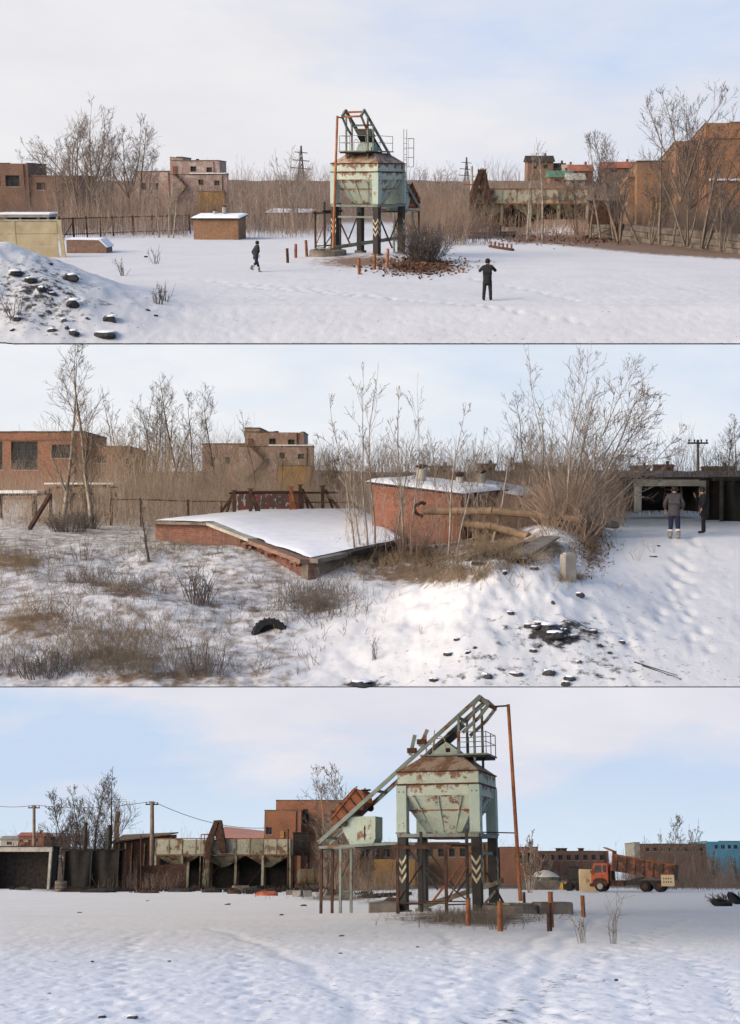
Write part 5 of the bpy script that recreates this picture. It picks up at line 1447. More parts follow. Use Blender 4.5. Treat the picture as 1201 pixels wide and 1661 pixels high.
lb = ["thin sapling beside the dark steel bin", "slender birch behind the dark steel bin", "slender leaning birch before the tan factory wing", "birch leaning out over the dark bin", "birch standing before the factory's lower wing", "large spreading tree reaching above the factory roof", "large tree leaning towards the photo border before the factory", "many stemmed tree before the tall orange block", "low many stemmed tree at the factory wing", "small tree leaning over the bunker end", "bushy sapling behind the dark bin's legs", "short bush tree above the retaining wall end", "bushy tree at the foot of the spreading tree"]
for (px, d, H, k, s, ln), l in zip(trs, lb): tree(TOP, "leaning_tree", l, TOP.stand(px, d) + Vector((0, 0, .5)), H, k, s, ('bark', 'twig_dark'), .010, TT, lean=(ln, 0))

# --- brushwood
def band(yard, px0, px1, d0, d1, n, h0, h1, mat, seed, r, spread=.28, twig=2, name="brushwood"):
    pts, px, d = scatter(yard, px0, px1, d0, d1, n, seed)
    n = int(n * .74); pts, px, d = pts[:n], px[:n], d[:n]
    hh = np.random.default_rng(seed + 1).uniform(h0, h1, n) * (0.3 + 1.35 * vnoise(px * .045, d * .07, seed))
    return stems(yard, name, pts, hh, M[mat], r, spread, twig, seed)
band(TOP, -30, 548, 132, 186, 4200, 1.4, 3.2, 'brush', 21, .016)
band(TOP, -30, 1240, 176, 258, 7500, 1.4, 3.6, 'brush', 22, .022)
band(TOP, 640, 790, 104, 186, 2300, 1.6, 4.0, 'brush', 23, .018)
pts, px, d = scatter(TOP, 940, 1240, 88, 122, 3600, 24)
ok = pts[:, 0] > 22.6 + (122 - pts[:, 1]) * .1714
pts = pts[ok]; stems(TOP, "brushwood", pts, np.random.default_rng(24).uniform(.7, 2.4, len(pts)), M['twig'], .014, .3, 3, 24)
band(TOP, 790, 960, 122, 138, 420, .6, 1.8, 'brush', 25, .016)
band(TOP, 90, 310, 122, 131, 420, .8, 2.4, 'brush', 26, .016)
band(TOP, 384, 520, 128, 140, 360, .8, 2.4, 'brush', 27, .016)
band(TOP, 830, 940, 104, 120, 260, .5, 1.6, 'brush', 28, .014)

def sapling_thicket(yard, px0, px1, d0, d1, n, h0, h1, mat, seed, r=.014, keep=None):
    pts, px, d = scatter(yard, px0, px1, d0, d1, n, seed)
    if keep is not None: pts = pts[keep(pts)]; n = len(pts)
    return stems(yard, "sapling_thicket", pts, np.random.default_rng(seed).uniform(h0, h1, n), M[mat], r, .10, 5, seed, .35)
M['stem_pale'] = mat_plain('pale_stem', (0.47, 0.385, 0.31), (0.25, 0.19, 0.15), 0.5, 0.9, 0.0)
sapling_thicket(TOP, 90, 310, 116, 128, 240, 2.2, 4.6, 'stem_pale', 61)
sapling_thicket(TOP, 60, 310, 122, 150, 700, 2.2, 5.2, 'brush', 62, .018)
sapling_thicket(TOP, 300, 540, 118, 170, 640, 2.0, 5.6, 'brush', 63, .018)
sapling_thicket(TOP, 380, 530, 116, 142, 260, 2.6, 5.6, 'stem_pale', 64)
sapling_thicket(TOP, 930, 1230, 90, 122, 420, 2.2, 6.5, 'twig_dark', 65, .014, lambda p: p[:, 0] > 22.6 + (122 - p[:, 1]) * .1714)
sapling_thicket(TOP, 640, 960, 116, 175, 680, 2.2, 5.0, 'brush_warm', 66, .015)
# --- pylons, poles, far houses
def pylon(yard, label, px, d, z0, H, group):
    o = thing("lattice_pylon", label, "pylon", yard, Vector(yard.at(px, 300, d)) + Vector((0, 0, z0)), .3, group, upright=True)
    def w(z): return H * .10 * (1 - z / H) ** 1.3 + H * .006
    legs, lat = MB(), MB()
    zs = [H * (1 - (1 - i / 9) ** 1.25) for i in range(10)]
    C = [(-1, -1), (1, -1), (1, 1), (-1, 1)]
    for a, b_ in zip(zs[:-1], zs[1:]):
        for i in range(4):
            c0, c1 = C[i], C[(i + 1) % 4]
            legs.tube((c0[0] * w(a), c0[1] * w(a), a), (c0[0] * w(b_), c0[1] * w(b_), b_), H * .006, n=4)
            lat.tube((c0[0] * w(a), c0[1] * w(a), a), (c1[0] * w(b_), c1[1] * w(b_), b_), H * .004, n=4)
            lat.tube((c1[0] * w(a), c1[1] * w(a), a), (c0[0] * w(b_), c0[1] * w(b_), b_), H * .004, n=4)
    legs.build("legs", M['wire'], o); lat.build("lattice", M['wire'], o)
    for z, l in ((.66, .16), (.78, .13), (.9, .10)): MB().bar((-H * l, 0, H * z), (H * l, 0, H * z), H * .010, H * .010).build("cross_arm", M['wire'], o)
    return o
pylon(TOP, "lattice pylon above the thicket beside the hopper of the top view", 488, 290, -6, 15.2, "power pylons")
pylon(TOP, "distant lattice pylon beyond the two short poles of the top view", 758, 300, -6, 12.8, "power pylons")
def pole(yard, label, px, pyt, d, z0=None, group="wooden poles", r=.16, mat='wood_pole', ins=True):
    b0 = yard.stand(px, d) if z0 is None else yard.at(px, z0, d)
    H = (yard.at(px, pyt, d) - b0).z
    o = thing("utility_pole", label, "pole", yard, b0, 0, group, upright=True)
    MB().tube((0, 0, -.5), (0, 0, H), r, r * .75, 10).build("shaft", M[mat], o)
    if ins:
        MB().bar((-.75, 0, H - .25), (.75, 0, H - .25), .12, .12).build("cross_arm", M['wood_dark'], o)
        for x in (-.65, -.25, .25, .65): MB().lathe([(.03, H - .19), (.06, H - .1), (.07, H - .02), (.03, H + .03)], 8, (x, 0, 0)).build("insulator", M['wire'], o)
    return o
pole(TOP, "tall concrete pole beside the distant pylon of the top view", 766, 267, 215, r=.28, mat='concrete_pale', ins=False)
pole(TOP, "short wooden pole beyond the bunker's hoist in the top view", 783, 271, 215, r=.2)
hs = [(877, 281, 250, 5, 2.2, 'wood_dark', 'brick_brown', "dark roofed house on the far slope, farthest along beside the saplings"), (909, 288, 250, 2.2, 1.6, 'wood_dark', 'brick_brown', "small dark house with steep roof on the far slope"), (924, 287, 248, 1.9, 1.2, 'concrete_pale', 'concrete_pale', "small white house on the far slope"),
      (912, 299, 235, 4.4, 1.3, 'green_roof', 'brick_brown', "green roofed low house on the far slope"), (944, 295, 240, 4.2, 2.0, 'red_roof', 'brick_red', "red roofed house with brick wall on the far slope"), (1008, 284, 250, 7.0, 1.4, 'red_roof', 'brick_brown', "long red roofed house behind the leaning saplings"), (936, 300, 232, 3.0, .9, 'concrete_pale', 'concrete', "pale flat shed on the far slope")]
for px, py, d, w, h, rm, wm, l in hs: house(TOP, l, px, py, d, w, h, rm, wm, group="houses on the far slope of the top view")
# ================================================================== middle yard
person(MID, "person in charcoal jacket, dark jeans and pale cuffed boots standing on snow, seen from behind", MID.on(1094, 874), rad(-12), 'coat_grey', 'jeans', 'boot_pale',
       dict(knees=[(-.10, .03, .5), (.12, .02, .5)], ankles=[(-.13, .05, .09), (.13, -.04, .09)], elbows=[(-.30, .02, 1.16), (.30, .02, 1.16)], wrists=[(-.27, .16, .98), (.26, .17, .98)], head=(.02, .02, -.02), lean=(0, .04, 0), toe=(-.02, .17, -.045)), cuffs='boot_band', coat_hem=.74, H=1.82, hood=True)
person(MID, "person in long black coat and cap standing side on, one hand raised to the face", MID.on(1142, 865), rad(84), 'coat_black', 'coat_black', 'coat_black',
       dict(knees=[(-.09, .02, .5), (.09, .0, .5)], ankles=[(-.10, .04, .09), (.10, -.03, .09)], elbows=[(-.30, .04, 1.17), (.27, .16, 1.20)], wrists=[(-.24, .12, .95), (.11, .30, 1.42)], head=(0, .03, 0), lean=(0, .02, 0)), hat='coat_black', coat_hem=.60, H=1.68, hood=True)

# --- cellar with a snowy sloping roof
ang = lambda px, py, d: Vector(MID.at(px, py, d))
A, A2, C_, D_, E_, F_ = ang(252, 845, 49), ang(346, 847, 45.5), ang(500, 906, 39.8), ang(652, 874, 43.5), ang(588, 826, 56), ang(395, 829, 57)
o0 = (A + C_ + D_ + F_) / 4
o = thing("cellar_roof", "wide sloping cellar roof under smooth snow with a crumbling red brick side wall", "cellar", MID, o0, 0)
rel = lambda p: p - o0
top = [rel(p) for p in (A, A2, C_, D_, E_, F_)]
def skirt_strip(a, b_, drop_a, drop_b, th, name, mat, lift=0.0, label=None):
    n_ = (b_ - a).cross(Vector((0, 0, 1))).normalized() * th
    vs = [a + Vector((0, 0, lift)), b_ + Vector((0, 0, lift)), b_ + Vector((0, 0, lift - drop_b)), a + Vector((0, 0, lift - drop_a))]
    return MB().add(vs + [v - n_ for v in vs], [(0, 1, 2, 3), (7, 6, 5, 4), (0, 4, 5, 1), (1, 5, 6, 2), (2, 6, 7, 3), (3, 7, 4, 0)]).build(name, M[mat], o)
skirt_strip(top[0], top[1], 1.5, 1.5, .3, "brick_wall", 'brick_dull', -.10)
skirt_strip(top[1], top[2], 1.5, .75, .3, "brick_wall", 'brick_dull', -.13)
skirt_strip(top[2], top[3], .55, .5, .3, "kerb_wall", 'concrete_dirty', -.12)
skirt_strip(top[5], top[0], 1.2, 1.4, .3, "brick_wall", 'brick_dull', -.10)
n1 = (top[1] - top[0]).cross(Vector((0, 0, 1))).normalized() * .12
MB().bar(top[0] + n1 - Vector((0, 0, .06)), top[1] + n1 - Vector((0, 0, .06)), .42, .10).build("edge_slab", M['concrete_dirty'], o)
n2 = (top[2] - top[1]).cross(Vector((0, 0, 1))).normalized() * .10
mid_ = top[1].lerp(top[2], .48)
MB().bar(top[1] + n2 - Vector((0, 0, .05)), mid_ + n2 - Vector((0, 0, .05)), .42, .11).build("edge_slab", M['concrete_pale'], o)
MB().bar(mid_ + n2 - Vector((0, 0, .11)), top[2] + n2 - Vector((0, 0, .09)), .42, .13).build("edge_slab", M['brick_brown'], o)
n3 = (top[3] - top[2]).cross(Vector((0, 0, 1))).normalized() * .14
for k in range(3): MB().bar(top[2].lerp(top[3], k / 3 + .01) + n3 - Vector((0, 0, .08)), top[2].lerp(top[3], (k + .94) / 3) + n3 - Vector((0, 0, .08 - .03 * (k % 2))), .5, .14).build("edge_slab", M['wood_dark'] if k else M['concrete_dirty'], o)
for k in range(26):        # loosened bricks along the broken edge
    t = random.random(); p = top[1].lerp(top[2], .35 + .6 * t) + n2 * random.uniform(.5, 2.6) - Vector((0, 0, random.uniform(.16, .34)))
    MB().box(p, (.26, .12, .09), random.uniform(0, 3)).build("brick", M['brick_dull'], o)
# snow lying on it: a softly quilted sheet
n_s = 40
def surf(u, v):
    a = top[0].lerp(top[1], min(1, u * 2)) if u < .5 else top[1].lerp(top[2], (u - .5) * 2)
    b_ = top[5].lerp(top[4], min(1, u * 1.6)) if u < .625 else top[4].lerp(top[3], (u - .625) / .375)
    p = a.lerp(b_, v)
    e = min(u, 1 - u, v, 1 - v) * 8
    p = p + (b_ - a).normalized() * (float(fbm(u * 26 + 3, 1.7, 91, 3)) - .42) * .42 * max(0, 1 - v * 9)
    return p + Vector((0, 0, .02 + .10 * min(1, e) ** .5 + .05 * (float(fbm(p.x * .9 + 40, p.y * .9, 71, 3)) - .5)))
vs = [tuple(surf(i / n_s, j / n_s)) for j in range(n_s + 1) for i in range(n_s + 1)]
fs = [(j * (n_s + 1) + i, j * (n_s + 1) + i + 1, (j + 1) * (n_s + 1) + i + 1, (j + 1) * (n_s + 1) + i) for j in range(n_s) for i in range(n_s)]
link_mesh("snow_cover", np_mesh("snow_cover", vs, fs, M['snowcap'], True), o)

# --- brick sheds beside it
def corner_shed(pa, da, pb, db, za_top, zb_top, depth, label, mat, vents, ret=2.4):
    a, b_ = MID.at(*pa, da), MID.at(*pb, db)
    o = thing("brick_shed", label, "shed", MID, a, math.atan2(b_.y - a.y, b_.x - a.x))
    L = (Vector((b_.x, b_.y)) - Vector((a.x, a.y))).length
    za, zb = MID.at(pa[0], za_top, da).z - a.z, MID.at(pb[0], zb_top, db).z - a.z
    sl = .12
    hb = (zb - za)
    wl = MB().add([(0, 0, -.6), (L, 0, -.9), (L, depth, -.9), (0, depth, -.6), (0, 0, za), (L, 0, zb), (L, depth, zb + sl), (0, depth, za + sl)],
             [(0, 1, 5, 4), (1, 2, 6, 5), (2, 3, 7, 6), (3, 0, 4, 7), (4, 5, 6, 7), (0, 3, 2, 1)]).build("wall", M[mat], o)
    for k in range(3):      # corbelled courses below the eaves
        e = .03 + .035 * k; z = -.27 + .085 * k
        MB().add([(-e, -e, za + z), (L + e, -e, zb + z), (L + e, .1, zb + z), (-e, .1, za + z), (-e, -e, za + z + .083), (L + e, -e, zb + z + .083), (L + e, .1, zb + z + .083), (-e, .1, za + z + .083)],
                 [(0, 1, 5, 4), (1, 2, 6, 5), (2, 3, 7, 6), (3, 0, 4, 7), (4, 5, 6, 7), (0, 3, 2, 1)]).build("brick_course", M[mat], o)
    def slab(z, t, e, nm, m_, par):
        q = lambda x, y: (za + (zb - za) * x / L) + sl * y / depth + z
        c = [(-e, -e), (L + e, -e), (L + e, depth + e), (-e, depth + e)]
        return MB().add([(x, y, q(x, y)) for x, y in c] + [(x, y, q(x, y) + t) for x, y in c], [(0, 1, 5, 4), (1, 2, 6, 5), (2, 3, 7, 6), (3, 0, 4, 7), (4, 5, 6, 7), (0, 3, 2, 1)]).build(nm, M[m_], par, bevel=.02)
    rf = slab(.005, .07, .16, "roof", 'wood_dark', o)
    ragged_snow(lambda x, y: (za + (zb - za) * x / L) + sl * y / depth + .078, -.18, L + .18, -.19, depth + .16, .13, rf, int(pa[0]), 40, 14)
    for (t, y, r_, h) in vents:
        z = za + (zb - za) * t + sl * y / depth + .05
        v_ = MB().lathe([(r_ * .9, z), (r_ * .9, z + h * .3), (r_, z + h * .34), (r_, z + h)], 12, (L * t, y, 0)).build("vent_pipe", M['concrete_pale'], o)
        MB().lathe([(r_ * .8, z - .05), (r_ * .95, z + .1)], 12, (L * t, y, 0)).build("vent_collar", M['rust_dark'], v_)
        MB().lathe([(r_ * .25, z + h), (r_ * 1.25, z + h + .10), (r_ * 1.25, z + h + .13), (r_ * .2, z + h + .2)], 10, (L * t, y, 0)).build("vent_cap", M['rust_dark'], v_)
    return o, L, za, zb
s1, L1, *_ = corner_shed((604, 852), 47.2, (748, 888), 45.2, 785, 803, 3.6, "red brick shed with thin snowy roof and two stub vents behind pale saplings", 'brick_red', [(.36, 1.4, .19, .62), (.66, 2.4, .15, .40)])
corner_shed((756, 855), 54, (838, 872), 53, 792, 806, 3.4, "second red brick shed half hidden behind the first, beside the brushwood", 'brick_red', [(.05, 1.6, .2, .55)])

# --- old insulated pipes running from the shed into the bushes
def lagged_pipe(label, pts, r, mat, bands=True):
    P = [MID.at(*p) for p in pts]
    o = thing("lagged_pipe", label, "pipe", MID, P[0], 0)
    Q = [p - P[0] for p in P]
    for a, b_ in zip(Q[:-1], Q[1:]):
        MB().tube(a, b_, r, r, 10).build("pipe_run", M[mat], o, smooth=False)
        if bands:
            n_ = max(2, int((b_ - a).length / .7))
            for k in range(1, n_): 
                p = a.lerp(b_, k / n_); d = (b_ - a).normalized() * .03
                MB().tube(p - d, p + d, r * 1.06, r * 1.06, 10).build("band", M['wood'], o)
    return o
lagged_pipe("lagged brown pipe crossing in front of the brick sheds, upper of two", [(688, 829, 43.5), (800, 829, 42.0), (940, 842, 41.2), (1000, 852, 43.5)], .135, 'wood')
lagged_pipe("lower lagged pipe sagging from the shed corner into the bushes", [(745, 848, 43.6), (800, 854, 42), (858, 870, 40.9)], .13, 'wood')
o = MB().bar((0, 0, -.3), (0, 0, .95), .09, .09).build("pipe_prop", M['black']); o.matrix_world = MID.mat(MID.at(809, 895, 42.6)); tag(o, "black prop post under the lagged pipes", "post")
o = MB().path([(0, 0, 0), (-.25, .1, .12), (-.3, .1, .35), (-.05, .05, .5), (.1, 0, .45)], .06, 8).build("valve_pipe", M['rust_dark']); o.matrix_world = MID.mat(MID.at(686, 838, 43.4)); tag(o, "bent rusty pipe stub with elbow at the end of the upper lagged pipe", "pipe")

# --- fence line and trestles
def rail_fence(label, px_d, H, extra_post=True):
    P0 = MID.stand(*px_d[0])
    o = thing("pipe_fence", label, "fence", MID, P0, 0)
    pts = [MID.stand(px, d) - P0 for px, d in px_d]
    for p in pts: MB().bar(p - Vector((0, 0, .3)), p + Vector((random.uniform(-.06, .06), 0, H + random.uniform(-.02, .06))), .11, .11).build("post", M['rust_dark'], o)
    for a, b_ in zip(pts[:-1], pts[1:]): MB().bar(a + Vector((0, 0, H - .04)), b_ + Vector((0, 0, H - .04)), .06, .07).build("rail", M['rust_dark'], o)
    return o
rail_fence("long rusty rail fence with thin posts behind the snowy cellar roof", [(180, 63), (229, 62), (305, 62), (358, 61), (400, 61), (475, 61), (575, 59)], 1.40)
def trestle(label, px, py, d, w, h, mat='rust_dark'):
    p = MID.at(px, py, d)
    o = thing("steel_trestle", label, "trestle", MID, p, 0, "rusty trestles on the cellar roof")
    MB().bar((w / 2, 0, -.25), (w / 2, 0, h), .14, .14).build("post", M[mat], o)
    MB().bar((-w / 2, -.1, -.1), (w / 2, 0, h * .9), .11, .11).build("strut", M['rust'] if mat == 'rust' else M[mat], o)
    MB().bar((-w * .1, .3, -.15), (w * .35, .05, h * .85), .08, .08).build("strut", M[mat], o)
    MB().bx(w / 2 - .12, w / 2 + .12, -.12, .12, h + .003, h + .04).build("cap_plate", M[mat], o)
    return o
for px, py, d, w, h, m_, l in ((366, 838, 53, .75, 1.10, 'rust_dark', "rusty trestle nearest the fence's leaning post"), (416, 836, 53, -.5, 1.12, 'rust_dark', "paired thin dark trestle in front of the painted panel"),
                               (478, 833, 54, -.3, 1.15, 'rust', "rusty orange trestle post at the painted panel's end"), (500, 829, 55, -.7, 1.15, 'rust_dark', "dark trestle with leaning strut beside the snow gap"), (540, 829, 55, -.9, 1.1, 'rust_dark', "dark trestle closest to the pale saplings")):
    trestle(l, px, py, d, w, h, m_)
a, b_ = MID.at(372, 800, 53), MID.at(548, 799, 55)
o = MB().bar((0, 0, 0), b_ - a, .07, .09).build("steel_rail", M['rust_dark']); o.matrix_world = MID.mat(a); tag(o, "long rusty rail resting across the trestles on the cellar roof", "rail")
a = MID.at(428, 832, 60)
m, nt, bs = new_mat('sprayed_panel'); v = ocoord(nt)
c = mixc(nt, ramp(nt, noise(nt, v, 2.6, 3), [(.52, (0, 0, 0)), (.56, (1, 1, 1))]).outputs[0], (0.07, .045, .045), (.15, .04, .042))
c = mixc(nt, ramp(nt, noise(nt, ocoord(nt, (3.4, 3, 1.6)), 1.7, 2), [(.58, (0, 0, 0)), (.61, (1, 1, 1))]).outputs[0], c, (.30, .27, .27))
nt.links.new(c, bs.inputs["Base Color"]); M['sprayed'] = m
o = thing("steel_tank_box", "low dark steel box with sprayed red and pale marks behind the trestles", "box", MID, a, 0)
MB().bx(-1.3, 1.9, 0, 1.2, -.3, 1.0).build("box_body", M['sprayed'], o, bevel=.04)
MB().bx(-1.35, 1.95, -.05, 1.25, 1.003, 1.06).build("lid", M['rust_dark'], o)
p = MID.at(48, 850, 52); q = MID.at(82, 802, 54)
o = MB().bar((0, 0, -.2), q - p, .14, .14).build("leaning_post", M['rust_dark']); o.matrix_world = MID.mat(p); tag(o, "dark post leaning far over beside the two birches", "post")

# --- shelters behind the birches
o = thing("open_shelter", "collapsing open shelter with sagging plank roof behind the two birches", "shelter", MID, MID.stand(120, 78), 0)
for k in range(7): MB().box((-1.2 + k * .55, .9, 1.95 + .06 * (k % 3)), (.52, 3.0, .10), M=Matrix.Rotation(.06 * (k % 3 - 1), 3, 'Y')).build("roof_plank", M['wood'], o)
MB().bx(-1.7, 2.6, -.7, 2.5, 2.16, 2.26).build("snow_cap", M['snowcap'], o)
for x in (-1.4, -.1, 1.2, 2.4): MB().bx(x - .08, x + .08, -.4, -.24, -.3, 1.9).build("post", M['wood_dark'], o)
MB().bx(-1.0, 2.4, 1.6, 1.8, -.3, 1.6).build("back_wall", M['concrete_dirty'], o)
MB().bx(-1.5, -1.02, 1.5, 1.7, -.3, 1.3).build("pale_panel", M['concrete_pale'], o)
o = thing("snow_canopy", "low flat canopy loaded with snow at the photo border beside the shelter", "shelter", MID, MID.stand(30, 76), 0)
MB().bx(-1.4, 1.2, -.3, 2.4, 1.35, 1.5).build("roof", M['wood_dark'], o); MB().bx(-1.45, 1.25, -.35, 2.45, 1.505, 1.68).build("snow_cap", M['snowcap'], o)
for x in (-1.2, .95): MB().bx(x - .15, x + .15, -.1, .2, -.3, 1.345).build("post", M['wood_dark'], o)

# --- buildings behind
q = Px(MID, 80, 800, 118)
r = thing("brick_workshop", "salmon brick workshop with wide broken windows behind the two birches of the middle view", "building", MID, q.loc, 0, upright=True)
M['brick_salmon'] = mat_brick('salmon_brick', (0.44, 0.215, 0.14), (0.37, 0.17, 0.11), (0.34, 0.25, 0.2), grime=(0.22, 0.13, 0.1))
volume(r, q.x(-60), q.x(137), -3, q.z(701), 10, 'brick_salmon', [q.hole(-30, 4, 716, 762, (3, 2)), q.hole(18, 61, 716, 762, (3, 2)), q.hole(84, 122, 721, 743, (4, 0))], parapet=.7)
MB().bx(q.x(-60), q.x(137), -.09, -.004, q.z(713.5), q.z(712)).build("string_course", M['brick_salmon'], r)
volume(r, q.x(137) + .02, q.x(206), -3, q.z(724), 9, 'brick_salmon', [q.hole(153, 169, 738, 750, (2, 1)), q.hole(199, 205, 742, 752, (1, 1))], y=1.2, parapet=.5)
q = Px(MID, 420, 792, 128)
pink_house(MID, q, lambda a: 327 + a * 1.22, lambda b_: 697 + b_ * .88, "derelict pale pink house with outside stair behind bare poplars of the middle view", 1)

# --- portal shelter and black sheds to the side
def portal(yard, label, px0, px1, pyt, pyb, d, thick=.36):
    q = Px(yard, (px0 + px1) / 2, pyb, d)
    o = thing("concrete_portal", label, "shelter", yard, q.loc, 0)
    x0, x1, h = q.x(px0), q.x(px1), q.z(pyt)
    MB().bx(x0, x1, 0, .5, h - thick, h).build("lintel", M['concrete_pale'], o, bevel=.02)
    for x in (x0 + .03, x1 - .33): MB().bx(x, x + .30, .03, .47, -.4, h - thick - .003).build("pillar", M['concrete_pale'], o, bevel=.02)
    MB().bx(x0 - .15, x1 + .15, -.12, 3.6, h + .004, h + .10).build("roof", M['wood_dark'], o)
    MB().bx(x0, x1, 3.2, 3.4, -.4, h).build("back_wall", M['wood_dark'], o)
    for x in (x0 + .08, x1 - .22): MB().bx(x, x + .14, .55, 3.15, -.4, h - .01).build("side_wall", M['wood_dark'], o)
    return o
o = portal(MID, "low concrete portal shelter with dark inside behind the two standing people", 1031, 1149, 777, 818, 62)
o2 = thing("cable_drum", "dark round cable drum inside the concrete portal shelter", "drum", MID, MID.at(1056, 816, 63), rad(12))
MB().lathe([(.72, -.06), (.74, -.05), (.74, .05), (.72, .06)], 20, (0, 0, .66), 'Y').build("flange", M['dark_void'], o2)
MB().lathe([(.72, -.06), (.74, -.05), (.74, .05), (.72, .06)], 20, (0, .6, .66), 'Y').build("flange", M['dark_void'], o2)
MB().lathe([(.3, .06), (.3, .54)], 14, (0, 0, .66), 'Y').build("core", M['wood_dark'], o2)
o3 = thing("steel_rack", "dark slatted rack leaning inside the concrete portal shelter", "rack", MID, MID.at(1092, 816, 63.2), 0)
for x in (-.45, .45): MB().bx(x - .05, x + .05, 0, .1, -.2, .95).build("upright", M['wood'], o3)
for k in range(5): MB().bx(-.39, .39, .02, .08, .05 + k * .2, .13 + k * .2).build("slat", M['wood'], o3)
def tarp_shed(yard, label, px, d, w, h, posts=()):
    o = thing("tarp_shed", label, "shed", yard, yard.stand(px, d), 0)
    for x in (-w / 2, 0, w / 2):
        for y in (0, 2.4): MB().bar((x, y, -.3), (x, y, h), .14, .14).build("post", M['wood_dark'], o)
    for y in (0, 2.4): MB().bar((-w / 2 - .4, y, h + .06), (w / 2 + .4, y, h + .06), .12, .12).build("beam", M['wood_dark'], o)
    n = 18
    vs, fs = [], []
    for j in range(5):
        for i in range(n + 1):
            x = -w / 2 + w * i / n
            vs.append((x, .10 + .16 * math.sin(i * 1.3) + .12 * j * math.sin(i * .7), h - .05 - (h + .1) * j / 4))
    for j in range(4):
        for i in range(n): fs.append((j * (n + 1) + i, j * (n + 1) + i + 1, (j + 1) * (n + 1) + i + 1, (j + 1) * (n + 1) + i))
    me = np_mesh("tarp", vs, fs, M['dark_void'], True); link_mesh("tarp", me, o)
    for k in range(9): MB().box((-w / 2 - .2 + (w + .4) * k / 8, 1.2, h + .16), (w / 9, 2.9, .05), M=Matrix.Rotation(random.uniform(-.08, .08), 3, 'Y')).build("roof_board", M['wood_dark'], o)
    MB().bx(-w / 2, w / 2, 2.5, 2.6, -.3, h).build("back_wall", M['dark_void'], o)
    for x, z, r_ in posts: MB().tube((x, .6, h - .3), (x, .6, z), r_, r_ * .9, 8).build("stove_pipe", M['wood_dark'], o)
    return o
tarp_shed(MID, "black tarp covered shed beyond the person in the long black coat", 1216, 58, 2.6, 1.9)

# --- concrete stub, dark slabs, tyre, snow heap lumps
p = MID.on(922, 936)
o = MB().bx(-.19, .19, -.17, .17, -.25, .66).build("concrete_stub", M['concrete'], None, bevel=.03); o.matrix_world = MID.mat(p, .3); tag(o, "square concrete stub post standing at the end of the snow heap", "post")
MB().bx(-.12, .12, -.10, .10, .661, .70).build("worn_top", M['concrete_pale'], o)
for (pa, pb, w, l) in (((778, 918), (862, 893), .5, "dark sheet of roofing lying below the lagged pipes, lower one"), ((838, 908), (893, 884), .6, "grey slab edge sticking out of the snow behind the heap")):
    a, b_ = MID.on(*pa), MID.on(*pb)
    o = MB().bar((0, 0, .06), b_ - a + Vector((0, 0, .25)), w, .07).build("roofing_slab", M['wood_dark'] if w < .55 else M['concrete_dirty']); o.matrix_world = MID.mat(a); tag(o, l, "slab", "slabs behind the snow heap")
def tyre(yard, loc, R, w, label, rz=0, tilt=0.0, group=None, mat='tyre'):
    o = thing("old_tyre", label, "tyre", yard, loc, rz, group)
    o.matrix_world = o.matrix_world @ Matrix.Rotation(tilt, 4, 'X')
    MB().lathe([(R * .62, -w / 2), (R * .9, -w / 2), (R, -w * .32), (R, w * .32), (R * .9, w / 2), (R * .62, w / 2), (R * .55, 0)], 24, (0, 0, 0)).build("tyre_body", M[mat], o, smooth=False)
    tr = MB()
    for k in range(24):
        a = k * 2 * math.pi / 24; tr.box((R * math.cos(a), R * math.sin(a), 0), (.04, .05, w * .7), a)
    t_ = tr.build("tread", M[mat], o); t_["kind"] = "stuff"
    return o
tyre(MID, MID.on(438, 1024) + Vector((0, 0, -.16)), .52, .34, "old black tyre standing half sunk in snow and weeds", .2, rad(66))
mk = [(892, 1022, 30, 20), (870, 1020, 18, 9), (900, 1034, 34, 18), (915, 1024, 16, 8), (880, 1012, 30, 7), (930, 1033, 13, 6), (858, 1016, 16, 8), (830, 997, 14, 11), (820, 931, 12, 10), (942, 966, 14, 9), (964, 1026, 14, 8), (760, 1060, 12, 8), (742, 1038, 12, 6), (728, 1062, 18, 7), (790, 1098, 18, 10),
      (838, 1095, 26, 8), (890, 1092, 24, 10), (925, 1102, 20, 10), (940, 1075, 12, 6), (990, 1060, 10, 5), (1010, 1042, 12, 6), (770, 1052, 8, 6), (866, 1056, 14, 6), (586, 1110, 44, 10), (975, 1048, 9, 6), (896, 980, 9, 9), (868, 922, 16, 5), (918, 1110, 16, 9), (705, 1105, 18, 9)]
order = sorted(range(len(mk)), key=lambda i: mk[i][1])
for i, (px, py, w, h) in enumerate(mk):
    p = MID.on(px, py); s = p.y / FPX
    what = "long flat" if w > 2.4 * h else "big angular" if w > 24 else "small dark" if w < 12 else "blocky black"
    k = order.index(i)
    l = f"{what} stone on the front snow heap, " + (f"{ordinal(k)} counted down from its crest" if k < 15 else f"{ordinal(len(mk) - 1 - k)} counted up from the bottom edge")
    rock(MID, p, w * s * .55, w * s * .45, h * s * .6, 40 + i, l, "stones on the snow heap")
for px, py, w, h, l in ((1060, 903, 14, 5, "black scrap lying on the snow below the two people"), (1069, 886, 9, 4, "small dark scrap on snow, closer to the two people"), (1035, 829, 20, 8, "dark lump on snow in front of the concrete portal")):
    p = MID.on(px, py); s = p.y / FPX
    rock(MID, p, w * s * .5, w * s * .3, h * s * .5, px, l, "scraps by the two people")
for px, py, ln, a_ in ((1065, 1098, 1.1, -.5), (1075, 1104, 1.0, -.42)):
    p = MID.on(px, py); o = MB().tube((-ln / 2, 0, .12 + .25), (ln / 2, .1, .02), .018, .008, 5).build("dry_twig", M['bark_dark']); o.matrix_world = MID.mat(p, 0)
    tag(o, "dry twig lying on snow near the bottom border, " + ("upper of the pair" if a_ == -.5 else "lower of the pair"), "twig")

